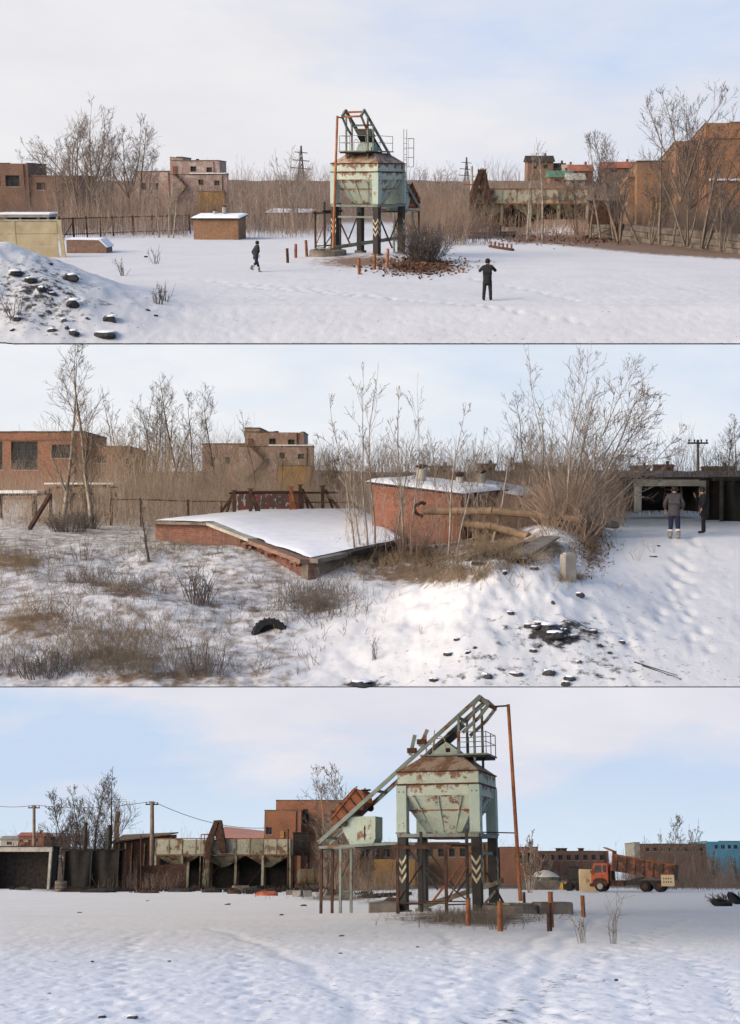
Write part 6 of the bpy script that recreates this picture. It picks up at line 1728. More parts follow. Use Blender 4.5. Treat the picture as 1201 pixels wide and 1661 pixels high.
# --- trees
TM = "trees of the middle view"
tm = [(98, 62, 9.2, 'birch', 1, -.06, 'bark_pale', .15, "tall birch leaning slightly, first of the two before the workshop"), (150, 59, 8.9, 'birch', 2, .0, 'bark_pale', .15, "tall straight pale birch, second of the two before the workshop")]
for px, d, H, k, s, ln, bk, r0, l in tm: tree(MID, "birch_tree", l, MID.stand(px, d), H, k, s, (bk, 'twig'), .008, TM, (ln, 0), r0=r0)
tm = [(205, 98, 9.6, 'multi', 1, 0, "many stemmed poplar at the edge of the clump by the workshop"), (240, 100, 10.2, 'multi', 2, .05, "dense poplar in the middle of the clump"), (268, 96, 9.8, 'multi', 3, 0, "poplar with crossing stems in the clump"), (300, 99, 10.6, 'birch', 4, -.05, "tall poplar at the clump's far edge"), (322, 100, 9.0, 'birch', 5, 0, "slender poplar behind the fence posts"),
      (228, 104, 8.8, 'multi', 6, 0, "short bushy poplar in the clump"), (362, 88, 9.0, 'birch', 7, -.02, "lone dark poplar before the pink house wing"), (418, 96, 7.4, 'slim', 8, 0, "thin tree before the pink house tower"), (455, 92, 4.6, 'slim', 9, 0, "small sapling before the pink house"), (520, 90, 5.0, 'multi', 10, .1, "low bare sapling between pink house and pale saplings")]
for px, d, H, k, s, ln, l in tm: tree(MID, "poplar_tree", l, MID.stand(px, d), H, k, s, ('bark', 'twig'), .010, TM, (ln, 0))
tm = [(578, 41.5, 5.8, 'slim', 1, -.1, "thin pale sapling leaning beside the cellar roof"), (598, 42, 7.0, 'slim', 2, .02, "tallest pale sapling by the cellar roof"), (608, 42.5, 6.6, 'slim', 3, .06, "pale sapling with forked stem next to the tallest"), (588, 42.2, 4.4, 'slim', 4, -.2, "short sapling bending away from the shed"),
      (655, 42.5, 5.8, 'slim', 5, .06, "pale sapling in front of the red shed, first of three"), (667, 42.2, 6.4, 'slim', 6, .05, "pale sapling in front of the red shed, tallest of three"), (640, 43, 4.6, 'slim', 7, .16, "pale sapling in front of the red shed, thinnest of three"), (728, 41.5, 5.2, 'slim', 8, .12, "leaning sapling at the shed corner"), (742, 41, 4.2, 'slim', 9, .22, "sapling leaning over the upper lagged pipe"), (800, 42, 3.4, 'slim', 10, .2, "short leaning sapling between the lagged pipes"), (710, 46, 4.4, 'slim', 3, 0, "slender sapling rising behind the shed roof"), (770, 47, 4.2, 'slim', 2, .05, "slender sapling beside the second shed"), (545, 60, 4.8, 'slim', 6, -.15, "sapling leaning over the trestles")]
for px, d, H, k, s, ln, l in tm: tree(MID, "sapling_tree", l, MID.stand(px, d), H, k, s, ('bark_pale', 'twig'), .0065, TM, (ln, 0), r0=.045)
tm = [(850, 70, 7.2, 'birch', 1, 0, "slim bare tree first of the row behind the brushwood"), (872, 72, 5.6, 'slim', 2, 0, "short bare tree in the row behind the brushwood"), (893, 74, 6.8, 'multi', 3, .06, "forked bare tree in the row behind the brushwood"), (830, 78, 5.6, 'slim', 4, 0, "thin bare tree behind the second shed"),
      (906, 42, 6.4, 'slim', 5, .04, "tall pale tree, uppermost of those fanning out of the thicket"), (914, 42, 6.5, 'birch', 6, .16, "tree in the fan out of the thicket, second in lean"), (922, 42, 6.4, 'birch', 7, .30, "tree in the fan out of the thicket, third in lean"), (928, 43, 5.8, 'birch', 8, .46, "strongly leaning tree out of the thicket towards the portal"), (933, 43, 5.8, 'birch', 9, .62, "second lowest leaning stem of the thicket fan"), (938, 44, 5.6, 'birch', 10, .82, "lowest leaning stem of the thicket fan"), (905, 44, 4.6, 'multi', 10, -.05, "many stemmed tree at the heart of the thicket"), (885, 45, 4.6, 'slim', 11, -.12, "thin pale tree leaning from the thicket towards the shed"),
      (918, 43, 5.4, 'slim', 1, .22, "thin stem between second and third of the thicket fan"), (930, 42.6, 5.8, 'slim', 2, .38, "thin stem between third and strongly leaning tree of the fan"), (845, 46, 4.0, 'slim', 3, .1, "thin pale sapling over the end of the upper pipe"), (868, 47, 4.4, 'multi', 4, 0, "bushy pale sapling beside the thicket's heart"),
      (1160, 74, 5.0, 'multi', 11, 0, "bare tree behind the black tarp shed"), (1178, 72, 5.6, 'birch', 12, 0, "upright bare tree at the tarp shed"), (1196, 70, 5.8, 'birch', 13, 0, "bare tree at the photo border above the tarp shed"), (965, 80, 4.0, 'multi', 2, 0, "low tree behind the leaning fan"), (700, 84, 5.4, 'multi', 5, 0, "bare tree above the shed's vents"), (770, 84, 5.0, 'multi', 7, 0, "bare tree above the second shed")]
for px, d, H, k, s, ln, l in tm: tree(MID, "thicket_tree", l, MID.stand(px, d), H, k, s, ('bark_pale', 'twig'), .006, TM, (ln, 0), r0=.048 if d < 50 else None)
pts = MID.stand(242, 40.2)
tree(MID, "sapling_tree", "single dark sapling trunk standing alone in the snow before the brick side wall", MID.on(242, 912), 2.3, 'slim', 5, ('bark_dark', 'twig'), .006, TM, (-.05, 0), r0=.06)
pole(MID, "wooden utility pole rising behind the concrete portal", 1133, 713, 90, r=.12, group="utility poles of the middle view")

# --- brushwood, bushes and grass
sapling_thicket(MID, 160, 420, 59, 96, 900, 2.4, 5.4, 'stem_pale', 71, .011)
sapling_thicket(MID, 420, 640, 60, 110, 640, 2.2, 4.8, 'stem_pale', 72, .011)
sapling_thicket(MID, 640, 960, 52, 90, 640, 2.0, 4.4, 'stem_pale', 73, .010)
sapling_thicket(MID, 560, 790, 42.0, 45, 90, 1.4, 3.2, 'stem_pale', 74, .010)
sapling_thicket(MID, 0, 170, 60, 84, 300, 1.6, 3.6, 'stem_pale', 75, .011)
sapling_thicket(MID, 890, 985, 41.5, 47, 90, 1.6, 3.6, 'stem_pale', 76, .010)
sapling_thicket(MID, 1000, 1240, 76, 110, 200, 1.4, 3.0, 'twig_dark', 77, .012)
band(MID, -30, 640, 84, 118, 2600, 1.4, 3.4, 'brush_warm', 31, .012)
band(MID, -30, 1240, 128, 196, 4200, 2.6, 5.2, 'brush', 32, .022)
band(MID, 640, 1020, 50, 90, 2600, 1.2, 3.0, 'brush_warm', 33, .011)
band(MID, 500, 640, 62, 84, 500, 1.0, 2.4, 'brush_warm', 39, .010)
band(MID, 170, 420, 63, 84, 900, .8, 2.6, 'brush_warm', 40, .010)
band(MID, 1000, 1240, 68, 110, 1300, .9, 1.7, 'brush', 34, .012)
pts, px, d = scatter(MID, 770, 975, 42.2, 48, 1500, 35); stems(MID, "brushwood", pts, np.random.default_rng(3).uniform(.7, 2.1, 1500), M['brush_warm'], .009, .42, 3, 35)
pts, px, d = scatter(MID, 880, 960, 40.5, 44, 260, 36); stems(MID, "brushwood", pts, np.random.default_rng(3).uniform(1.2, 3.2, 260), M['brush_warm'], .012, .55, 3, 36)
for cx, cy, sx, sy, n, h, m_, sd in ((120, 846, 22, 8, 500, .8, 'drygrass_grey', 1), (640, 900, 70, 12, 1500, .45, 'drygrass', 2), (700, 925, 70, 10, 1700, .45, 'drygrass', 3), (830, 900, 60, 8, 900, .5, 'drygrass', 4), (512, 975, 30, 14, 1500, .5, 'drygrass_grey', 5),
                                    (30, 912, 35, 12, 1000, .5, 'drygrass', 6), (150, 942, 30, 7, 500, .4, 'drygrass_grey', 7), (205, 958, 25, 6, 500, .4, 'drygrass_grey', 8), (55, 1010, 45, 20, 1800, .5, 'drygrass', 9), (170, 1060, 40, 14, 1800, .5, 'drygrass', 10), (230, 1030, 50, 12, 700, .4, 'drygrass', 11),
                                    (280, 1095, 70, 14, 2600, .62, 'drygrass_grey', 12), (60, 1090, 60, 16, 2200, .5, 'drygrass_grey', 13), (250, 895, 30, 6, 500, .3, 'drygrass', 14), (350, 882, 60, 6, 900, .35, 'drygrass', 15), (960, 880, 14, 16, 700, .3, 'drygrass', 16), (350, 1000, 70, 22, 900, .32, 'drygrass_grey', 17), (200, 830, 60, 8, 900, .5, 'drygrass', 18), (930, 936, 14, 5, 260, .22, 'drygrass', 19), (60, 840, 40, 10, 500, .4, 'drygrass_grey', 20), (330, 930, 120, 30, 700, .25, 'drygrass_grey', 21)):
    pts = blob_pts(MID, cx, cy, sx * 1.3, sy * 1.25, int(n * (.17 if cy > 980 else .26)), 60 + sd)
    stems(MID, "dry_grass", pts, np.full(len(pts), h * 1.15), M[m_], .0065, .5, 1, sd, .25, per=2)
g_ = np.random.default_rng(5)
pts = np.array(MID.on_many(g_.uniform(0, 560, 700), g_.uniform(850, 1098, 700)))
keep_ = vnoise(pts[:, 0] * .7, pts[:, 1] * .5, 9) > .46
stems(MID, "dry_grass", pts[keep_], g_.uniform(.12, .34, keep_.sum()), M['drygrass_grey'], .007, .6, 1, 6, .3, per=3)
bush(MID, "bare_bush", "bare upright bush standing alone in the snow in front of the cellar", MID.on(322, 978), .34, 1.15, 46, 'twig_dark', .011, "bushes of the middle view", 11, 3, .3)
bush(MID, "bare_bush", "thin bush of few stems beside the lone dark sapling trunk", MID.on(136, 912), .3, .9, 16, 'twig_dark', .009, "bushes of the middle view", 12, 3, .3)
bush(MID, "bare_bush", "dense dark bush at the foot of the first birch", MID.on(110, 862), .75, 1.0, 130, 'twig_dark', .010, "bushes of the middle view", 13, 3, .5)
bush(MID, "bare_bush", "dark bush at the foot of the straight birch", MID.on(140, 858), .6, 1.1, 90, 'twig_dark', .010, "bushes of the middle view", 14, 3, .4)
bush(MID, "bare_bush", "brushy sprouts at the foot of the pale saplings by the red shed", MID.stand(665, 42.2), .45, 1.5, 70, 'brush', .009, "bushes of the middle view", 15, 3, .3)
bush(MID, "bare_bush", "sprouts at the foot of the pale saplings by the cellar roof", MID.stand(598, 42), .3, .7, 40, 'brush', .009, "bushes of the middle view", 16, 3, .4)
bush(MID, "bare_bush", "low weed with seed heads standing in the snow near the heap", MID.on(608, 1072), .06, .75, 6, 'twig_dark', .008, "bushes of the middle view", 17, 3, .1)
bush(MID, "bare_bush", "dark scrub at the bottom edge below the grey grass", MID.on(65, 1095), .5, .8, 50, 'twig_dark', .010, "bushes of the middle view", 18, 3, .4)
bush(MID, "bare_bush", "tall dry stalks at the bottom edge beside the snow", MID.on(335, 1096), .4, 1.1, 26, 'twig_dark', .008, "bushes of the middle view", 19, 3, .25)
fallen_leaves(MID, blob_pts(MID, 640, 898, 80, 13, 1800, 81), 81, .06)
fallen_leaves(MID, blob_pts(MID, 960, 885, 16, 24, 500, 82), 82, .06)
hs = [(1080, 766, 190, 2.6, .9, 'red_roof', 'brick_salmon', "brown house on the far hill above the portal"), (1042, 767, 188, 2.4, .8, 'concrete', 'brick_salmon', "dull low house on the far hill beyond the thicket fan"), (1170, 767, 190, 4.5, .7, 'red_roof', 'brick_salmon', "long red roofed house on the far hill beside the pole"),
      (715, 770, 180, 3, 1.0, 'concrete', 'pink', "tan block on the far hill between the shed vents"), (790, 768, 186, 2.6, 1.2, 'concrete', 'pink', "tan block on the far hill above the second shed"), (850, 768, 186, 2.2, 1.3, 'concrete', 'pink', "narrow tan block on the far hill behind the row of trees"), (905, 769, 186, 2.6, .9, 'concrete', 'pink', "tan block on the far hill behind the thicket fan")]
for px, py, d, w, h, rm, wm, l in hs: house(MID, l, px, py, d, w, h, rm, wm, group="houses on the far hill of the middle view", rh=.35, depth=3)
# ================================================================== lower yard
L_HOP = LOW.stand(729, 56.0)
hop_low_M = LOW.mat(L_HOP, rad(-17.5))
hopper(LOW, L_HOP, rad(-17.5), "rusty pale green hopper with rails climbing over it, in the bottom view")
hoist_skip(LOW, hop_low_M, "orange rusty hoist skip low on the inclined rails of the bottom view's hopper", .22)
hopper_pole(LOW, hop_low_M, "upright rusty orange pipe hanging from the rail head of the bottom view's hopper")
post_frame(LOW, hop_low_M, "dark rusty post frame standing in front of the bottom view's hopper")
ring_well(LOW, hop_low_M, "round concrete well ring beside the hopper of the bottom view")
o = thing("steel_beam", "pale olive steel beam slanting up beneath the hopper of the bottom view", "beam", LOW, L_HOP, rad(-17.5))
MB().bar((-1.3, -.4, .1), (2.3, .5, 1.25), .30, .16).build("web", M['olive'], o); MB().bar((-1.3, -.4, .2), (2.3, .5, 1.35), .06, .08).build("flange", M['olive'], o)
MB().bar((1.2, .2, 0), (2.2, .5, 1.1), .10, .10).build("strut", M['grey_steel'], o); MB().bar((2.5, .5, -.1), (1.6, .3, 1.6), .10, .10).build("strut", M['black'], o)
p = L_HOP + Matrix.Rotation(rad(-17.5), 3, 'Z') @ Vector((-2.4, -1.9, 0))
o = MB().box((0, 0, .1), (1.3, .9, .55), .2).build("concrete_block", M['concrete_dirty'], None, bevel=.05); o.matrix_world = LOW.mat(p, -.2); tag(o, "broken concrete block at the hopper's foot on the bucket side", "block")
p = L_HOP + Matrix.Rotation(rad(-17.5), 3, 'Z') @ Vector((4.6, -.9, -.1))
o = MB().box((0, 0, .15), (1.5, 1.0, .75), .1).build("concrete_block", M['concrete_dirty'], None, bevel=.06); o.matrix_world = LOW.mat(p, .15); tag(o, "large concrete block beside the well ring of the bottom view", "block")

for px, b_, t_, m_, lb in ((760, 1502, 1462, 'rust', "rusty post close in front of the hopper's chevroned leg, bottom view"), (812, 1511, 1467, 'rust', "rusty post in weeds in front of the concrete well, bottom view"), (892, 1509, 1470, 'rust_dark', "lower dark part of the doubled post on the snow"), (895, 1504, 1453, 'rust', "taller rusty post of the doubled post on the snow"),
                           (947, 1488, 1457, 'rust', "rusty post standing alone on open snow, bottom view"), (851, 1470, 1450, 'rust_dark', "short dark post just behind the concrete well")):
    bollard(LOW, px, b_, t_, m_, lb, "stub posts round the hopper in the bottom view", random.uniform(-.03, .03))

# --- dump truck with its body raised
def dump_truck(yard, px, pyb, rz, label):
    p = yard.on(px, pyb)
    r = thing("dump_truck", label, "truck", yard, p, rz)
    S = 1.0
    cb = MB().prism([(-4.1, .75), (-2.35, .75), (-2.35, 2.55), (-2.5, 2.72), (-3.75, 2.72), (-4.02, 1.75)], -1.2, 1.2).build("cab", M['orange_paint'], r, bevel=.05)
    MB().add([(-4.055, -1.05, 1.80), (-4.055, 1.05, 1.80), (-3.83, 1.0, 2.55), (-3.83, -1.0, 2.55)], [(0, 1, 2, 3)]).build("windscreen", M['glass'], cb)
    for s in (-1, 1):
        MB().prism([(-3.75, 1.8), (-3.0, 1.8), (-3.0, 2.5), (-3.62, 2.5)], s * 1.205 - .006, s * 1.205 + .006).build("side_window", M['glass'], cb)
        MB().prism([(-2.85, 1.85), (-2.5, 1.85), (-2.5, 2.5), (-2.85, 2.5)], s * 1.205 - .006, s * 1.205 + .006).build("rear_window", M['glass'], cb)
        MB().bx(-3.95, -2.98, s * 1.21 - .012, s * 1.21 + .012, .95, 1.76).build("door", M['orange_paint'], cb, bevel=.01)
        MB().bx(-4.16, -4.10, s * .75 - .14, s * .75 + .14, .95, 1.15).build("headlight", M['frame_pale'], r)
        MB().prism([(-4.05, .55), (-2.45, .55), (-2.6, 1.12), (-2.95, 1.3), (-3.5, 1.3), (-3.85, 1.1)], s * 1.27 - .05, s * 1.27 + .05).build("wheel_arch", M['rust_dark'], r)
        MB().bar((-4.0, s * 1.42, 1.7), (-4.0, s * 1.42, 2.25), .05, .20).build("mirror", M['black'], r)
    MB().bx(-4.22, -4.04, -1.22, 1.22, .50, .80).build("bumper", M['rust_dark'], r)
    MB().bx(-4.13, -4.105, -.7, .7, 1.0, 1.45).build("grille", M['black'], r)
    for s in (-1, 1): MB().bx(-2.2, 3.3, s * .95 - .04, s * .95 + .04, .62, 1.08).build("side_skirt", M['black'], r)
    for s in (-1, 1): MB().bx(-4.0, 3.7, s * .45 - .06, s * .45 + .06, .72, .98).build("chassis_rail", M['black'], r)
    MB().bx(-1.9, -.9, -1.15, -.6, .55, 1.05).build("fuel_tank", M['rust_dark'], r); MB().bx(-1.9, -1.1, .6, 1.15, .6, 1.0).build("battery_box", M['black'], r)
    MB().bx(-2.3, -2.05, -1.0, 1.0, .99, 2.2).build("cab_guard", M['rust_dark'], r)
    for ax, dbl in ((-3.2, 0), (1.15, 1), (2.5, 1)):
        MB().tube((ax, -.95, .52), (ax, .95, .52), .09, n=8).build("axle", M['black'], r)
        for s in (-1, 1):
            w = .56 if dbl else .30
            y = s * (1.22 - w / 2)
            wl = MB().lathe([(.30, -w / 2), (.47, -w / 2), (.52, -w * .38), (.52, w * .38), (.47, w / 2), (.30, w / 2), (.28, 0)], 18, (ax, y, .52), 'Y').build("wheel", M['tyre'], r)
            MB().lathe([(.10, s * w / 2 - .02), (.28, s * w / 2 - .06), (.285, s * w / 2 - .14), (.1, s * w / 2 - .16)], 14, (ax, y, .52), 'Y').build("rim", M['rust_dark'] if dbl else M['frame_pale'], wl)
    # raised body, hinged at the tail
    hb = bpy.data.objects.new("dump_body", None); COL.objects.link(hb); hb.parent = r
    hb.matrix_local = Matrix.Translation((3.5, 0, 1.15)) @ Matrix.Rotation(rad(8.5), 4, 'Y')
    fl = MB().bx(-5.6, .35, -1.1, 1.1, .0, .09).build("floor", M['dump_rust'], hb)
    for s in (-1, 1):
        MB().prism([(-5.6, .0), (.45, .0), (.35, 1.4), (-5.6, 1.55)], s * 1.17 - .04, s * 1.17 + .04).build("side", M['dump_rust'], hb)
    MB().bx(-5.68, -5.60, -1.2, 1.2, .0, 1.8).build("headboard", M['orange_paint'], hb)
    MB().prism([(-5.66, 1.78), (-6.6, 2.05), (-6.62, 2.13), (-5.6, 1.89)], -1.18, 1.18).build("cab_hood", M['orange_paint'], hb)
    # (the fold keeps to thing > part > sub-part: ribs and tail gate hang on the body)
    for s in (-1, 1):
        for k in range(7): MB().bx(-5.2 + k * .88, -5.1 + k * .88, s * 1.26 - .05, s * 1.26 + .05, .02, 1.4).build("rib", M['dump_rust'], hb)
        MB().bar((-5.6, s * 1.24, 1.57), (.4, s * 1.24, 1.42), .10, .10).build("rim", M['rust'], hb)
    MB().bx(.42, .50, -1.14, 1.14, .02, 1.45).build("tail_gate", M['rust_dark'], hb)
    MB().tube((-1.2, 0, .85), (1.0, 0, 1.35), .10, n=8).build("hydraulic_ram", M['frame_dark'], r)
    # pale perforated flap at the tail
    tf = MB(); wall_holes(tf, -.62, .62, 0, 1.05, [(-.42 + .22 * k, -.30 + .22 * k, .32 + .32 * j, .46 + .32 * j) for k in range(4) for j in range(2)], -.03, .03)
    o = tf.build("rear_flap", M['beige'], r); o.matrix_local = Matrix.Translation((3.35, -1.32, .55)) @ Matrix.Rotation(rad(4), 4, 'Z')
    MB().bx(-.40, .46, .0, .02, .3, .8).build("flap_back", M['black'], o)
    return r
dump_truck(LOW, 1031, 1447, rad(-20), "orange dump truck with rusty half raised body parked on the snow")

# --- bits right of the hopper
p = LOW.stand(884, 150)
o = thing("yurt", "round pale felt yurt behind the low concrete wall beyond the truck", "yurt", LOW, p, 0)
MB().lathe([(1.55, -.2), (1.6, .05), (1.58, 1.35)], 22).build("wall", M['concrete_dirty'], o, smooth=True)
rf = MB().lathe([(1.72, 1.30), (1.66, 1.42), (1.0, 1.86), (.35, 2.06), (.1, 2.1)], 22).build("roof", M['felt'], o, smooth=True)
for k in range(4): MB().lathe([(1.615 - .004 * k, .25 + .3 * k), (1.63 - .004 * k, .27 + .3 * k), (1.615 - .004 * k, .29 + .3 * k)], 22).build("band", M['wood'], o)
q = Px(LOW, 890, 1441, 140)
o = thing("low_wall", "low dirty concrete wall in front of the felt yurt", "wall", LOW, LOW.stand(890, 140), 0)
for k in range(6): MB().bx(-3.2 + k * 1.06, -2.2 + k * 1.06, 0, .3, -.2, .95 + .06 * (k % 2)).build("block", M['concrete_dirty'], o, bevel=.02)
o = thing("feed_hopper", "small teal pyramid hopper standing before the low wall", "hopper", LOW, LOW.on(880, 1443), .2)
MB().frustum((-.65, .65, -.6, .6, .35), (-.12, .12, -.1, .1, 1.15)).build("cone", M['teal'], o)
for x in (-.5, .5):
    for y in (-.45, .45): MB().bx(x - .05, x + .05, y - .05, y + .05, -.2, .345).build("leg", M['teal'], o)
q = Px(LOW, 953, 1444, 128)
o = thing("storage_cabinet", "beige steel storage cabinet beside the dump truck's cab", "cabinet", LOW, LOW.stand(953, 128), rad(-8))
MB().bx(-.82, .82, 0, 1.2, -.1, 2.15).build("cabinet_body", M['beige'], o, bevel=.02)
for x0, x1 in ((-.78, -.01), (.01, .78)):
    d_ = MB().bx(x0, x1, -.03, -.002, .06, 2.08).build("door", M['beige'], o)
    MB().bx(x1 - .1 if x0 < 0 else x0 + .06, x1 - .06 if x0 < 0 else x0 + .1, -.06, -.031, .9, 1.2).build("handle", M['rust_dark'], d_)
o = thing("wheel_loader", "small yellow and black loader parked between cabinet and yurt", "loader", LOW, LOW.stand(931, 134), rad(-15))
MB().bx(-.7, .7, -.5, .7, .5, 1.1).build("chassis", M['black'], o, bevel=.05)
cb = MB().bx(-.45, .55, -.45, .6, 1.105, 2.35).build("cab", M['black'], o, bevel=.04)
MB().bx(-.5, .6, -.5, .65, 2.353, 2.45).build("roof", M['black'], cb)
for x in (-.5, .5):
    for y in (-.55, .6): MB().lathe([(.2, -.14), (.42, -.14), (.45, -.1), (.45, .1), (.42, .14), (.2, .14)], 14, (x, y, .42), 'Y').build("wheel", M['tyre'], o)
MB().prism([(-1.5, .1), (-1.05, .15), (-1.1, .75), (-1.3, .8)], -.7, .7).build("bucket", M['yellow'], o)
for y in (-.35, .35): MB().bar((-.6, y, .95), (-1.2, y, .55), .10, .12).build("lift_arm", M['yellow'], o)

q = Px(LOW, 930, 1440, 205)
r = thing("brick_depot", "long low brown brick depot with roof vents behind yurt and truck", "building", LOW, q.loc, 0)
volume(r, q.x(858), q.x(988), -2, q.z(1386), 14, 'brick_brown', [q.hole(870 + k * 13, 877 + k * 13, 1391, 1399, (1, 0)) for k in range(9)], parapet=.3)
for px in (917, 926, 953): MB().lathe([(.45, q.z(1386)), (.45, q.z(1381)), (.7, q.z(1381) + .1), (.7, q.z(1380))], 10, (q.x(px), 5, 0)).build("roof_vent", M['rust_dark'], r)
q = Px(LOW, 838, 1440, 190)
r = thing("brick_store", "pinkish brick store with a row of tall windows behind the rusty pipe", "building", LOW, q.loc, 0)
volume(r, q.x(815), q.x(874), -2, q.z(1380), 10, 'brick_salmon', [q.hole(838 + k * 6.5, 842 + k * 6.5, 1388, 1404, (0, 1)) for k in range(5)], parapet=.3)
q = Px(LOW, 640, 1440, 190)
r = thing("ochre_store", "long low ochre brick store seen through the hopper's legs", "building", LOW, q.loc, 0)
volume(r, q.x(578), q.x(790), -2, q.z(1373), 10, 'brick_tan', [q.hole(590 + k * 17, 599 + k * 17, 1381, 1394, (1, 1)) for k in range(11)], parapet=.3)
volume(r, q.x(578), q.x(680), -2, q.z(1398), 3, 'ochre', [], y=-3.1, parapet=.1, wname="lean_to_wall")
q = Px(LOW, 1110, 1440, 220)
r = thing("factory_hall", "long brown factory hall with a bright blue clad end on the horizon", "building", LOW, q.loc, 0)
volume(r, q.x(1046), q.x(1149), -2, q.z(1375), 12, 'brick_brown', [q.hole(1054 + k * 12, 1060 + k * 12, 1380, 1386, (1, 0)) for k in range(8)], parapet=.3)
volume(r, q.x(1037), q.x(1046) - .02, -2, q.z(1373), 8, 'concrete_pale', [], y=.3, parapet=.2, wname="stair_tower")
volume(r, q.x(1149) + .02, q.x(1250), -2, q.z(1371), 12, 'blue_clad', [q.hole(1162 + k * 10, 1168 + k * 10, 1376, 1382, (1, 0)) for k in range(6)], y=-.2, parapet=.3, wname="blue_wall")
for k in range(12): MB().bx(q.x(1150 + k * 8), q.x(1150.5 + k * 8), -.26, -.204, q.z(1440), q.z(1371.5)).build("cladding_joint", M['blue_clad'], r)

# --- buildings and plant on the other side
q = Px(LOW, 500, 1440, 185)
r = thing("brick_factory", "large orange brick factory behind the bin bunker of the bottom view", "building", LOW, q.loc, 0)
volume(r, q.x(447), q.x(580), -2, q.z(1308), 12, 'brick_rust', [q.hole(490, 499, 1321, 1347, (0, 5))], y=.6, parapet=.3)
volume(r, q.x(432), q.x(489), -2, q.z(1325), 3, 'brick_rust', [q.hole(435, 444, 1350, 1361, (1, 1))], y=-2.5, parapet=.2)
MB().bx(q.x(457), q.x(463), -2.7, -2.51, q.z(1440), q.z(1356)).build("pilaster", M['ochre'], r)
q = Px(LOW, 390, 1440, 200)
r = thing("salmon_shed", "long salmon pink sheet metal shed roof above the bin bunker", "shed", LOW, q.loc, 0)
MB().add([(q.x(354), 0, -1), (q.x(425), 0, -1), (q.x(425), 8, -1), (q.x(354), 8, -1), (q.x(354), 0, q.z(1366)), (q.x(425), 0, q.z(1370)), (q.x(425), 8, q.z(1355)), (q.x(354), 8, q.z(1347))], [(0, 1, 5, 4), (1, 2, 6, 5), (2, 3, 7, 6), (3, 0, 4, 7), (0, 3, 2, 1), (4, 5, 6, 7)]).build("wall", M['brick_salmon'], r)
MB().add([(q.x(353), -.3, q.z(1366) + .02), (q.x(426), -.3, q.z(1370) + .02), (q.x(426), 8.2, q.z(1355) + .02), (q.x(353), 8.2, q.z(1347) + .02), (q.x(353), -.3, q.z(1366) + .2), (q.x(426), -.3, q.z(1370) + .2), (q.x(426), 8.2, q.z(1355) + .2), (q.x(353), 8.2, q.z(1347) + .2)], [(0, 1, 5, 4), (1, 2, 6, 5), (2, 3, 7, 6), (3, 0, 4, 7), (0, 3, 2, 1), (4, 5, 6, 7)]).build("roof", M['pinkroof'], r)
bunker(LOW, LOW.stand(360, 155), rad(-2), "long pale bin bunker with dark hoist in the middle of it, bottom view", 16.4, 5.7, 10, 1.75, hoist_at=-1.0)
q = Px(LOW, 215, 1440, 172)
r = thing("rusty_barn", "low rusty sheet metal barn between the tarp shed and the bunker", "barn", LOW, q.loc, 0)
MB().add([(q.x(182), 0, -1), (q.x(268), 0, -1), (q.x(268), 7, -1), (q.x(182), 7, -1), (q.x(182), 0, q.z(1374)), (q.x(268), 0, q.z(1362)), (q.x(268), 7, q.z(1358)), (q.x(182), 7, q.z(1362))], [(0, 1, 5, 4), (1, 2, 6, 5), (2, 3, 7, 6), (3, 0, 4, 7), (4, 5, 6, 7), (0, 3, 2, 1)]).build("wall", M['rust_dark'], r)
MB().add([(q.x(180), -.5, q.z(1373)), (q.x(270), -.5, q.z(1361)), (q.x(270), 7.2, q.z(1356)), (q.x(180), 7.2, q.z(1360)), (q.x(180), -.5, q.z(1371)), (q.x(270), -.5, q.z(1359)), (q.x(270), 7.2, q.z(1354)), (q.x(180), 7.2, q.z(1358))], [(0, 1, 5, 4), (1, 2, 6, 5), (2, 3, 7, 6), (3, 0, 4, 7), (0, 3, 2, 1), (4, 5, 6, 7)]).build("roof", M['wood'], r)
for k in range(4): MB().bx(q.x(190 + k * 20), q.x(192 + k * 20), -.25, -.05, -1, q.z(1374)).build("post", M['wood'], r)
portal(LOW, "concrete portal shelter cut by the photo border in the bottom view", -30, 78, 1379, 1440, 148, .55)
tarp_shed(LOW, "black tarp covered shed with two dark stove pipes, bottom view", 147, 143, 6.0, 4.2, ((-1.0, 7.3, .25), (1.7, 7.0, .25)))
o = thing("steel_wall", "dark rusty sheet steel wall in front of the bin bunker", "wall", LOW, LOW.stand(266, 146), rad(-3))
for k in range(6): MB().bx(-2.8 + k * .92, -1.9 + k * .92, -.05 + .02 * (k % 2), .05 + .02 * (k % 2), -.2, 2.55 + .05 * k).build("sheet", M['rust_dark'], o)
for x in (-2.85, 2.75): MB().bx(x - .12, x + .12, -.15, .15, -.3, 2.7 if x < 0 else 3.0).build("post", M['olive'] if x > 0 else M['rust_dark'], o)
o = thing("control_cabin", "dark steel cabin with a small window raised on legs before the brick factory", "cabin", LOW, LOW.stand(490, 160), rad(5))
MB().bx(-1.15, 1.0, 0, 2, 3.9, 6.6).build("cabin_body", M['wood_dark'], o, bevel=.03)
f_ = MB().bx(-.3, .25, -.05, -.002, 4.9, 5.7).build("window", M['frame_dark'], o); MB().bx(-.22, .17, -.07, -.051, 4.98, 5.62).build("pane", M['glass'], f_)
MB().bx(-1.25, 1.1, -.1, 2.1, 6.603, 6.7).build("roof", M['wood_dark'], o)
for x in (-1.0, .85):
    for y in (.15, 1.85): MB().bx(x - .09, x + .09, y - .09, y + .09, -.3, 3.895).build("leg", M['rust_dark'], o)
MB().bar((-1.0, .1, .3), (.85, .1, 3.6), .08, .08).build("brace", M['rust_dark'], o)
p = LOW.stand(509, 148)
o = thing("storage_tank", "dark green rusty cylindrical tank lying on cradles before the brick factory", "tank", LOW, p, rad(10))
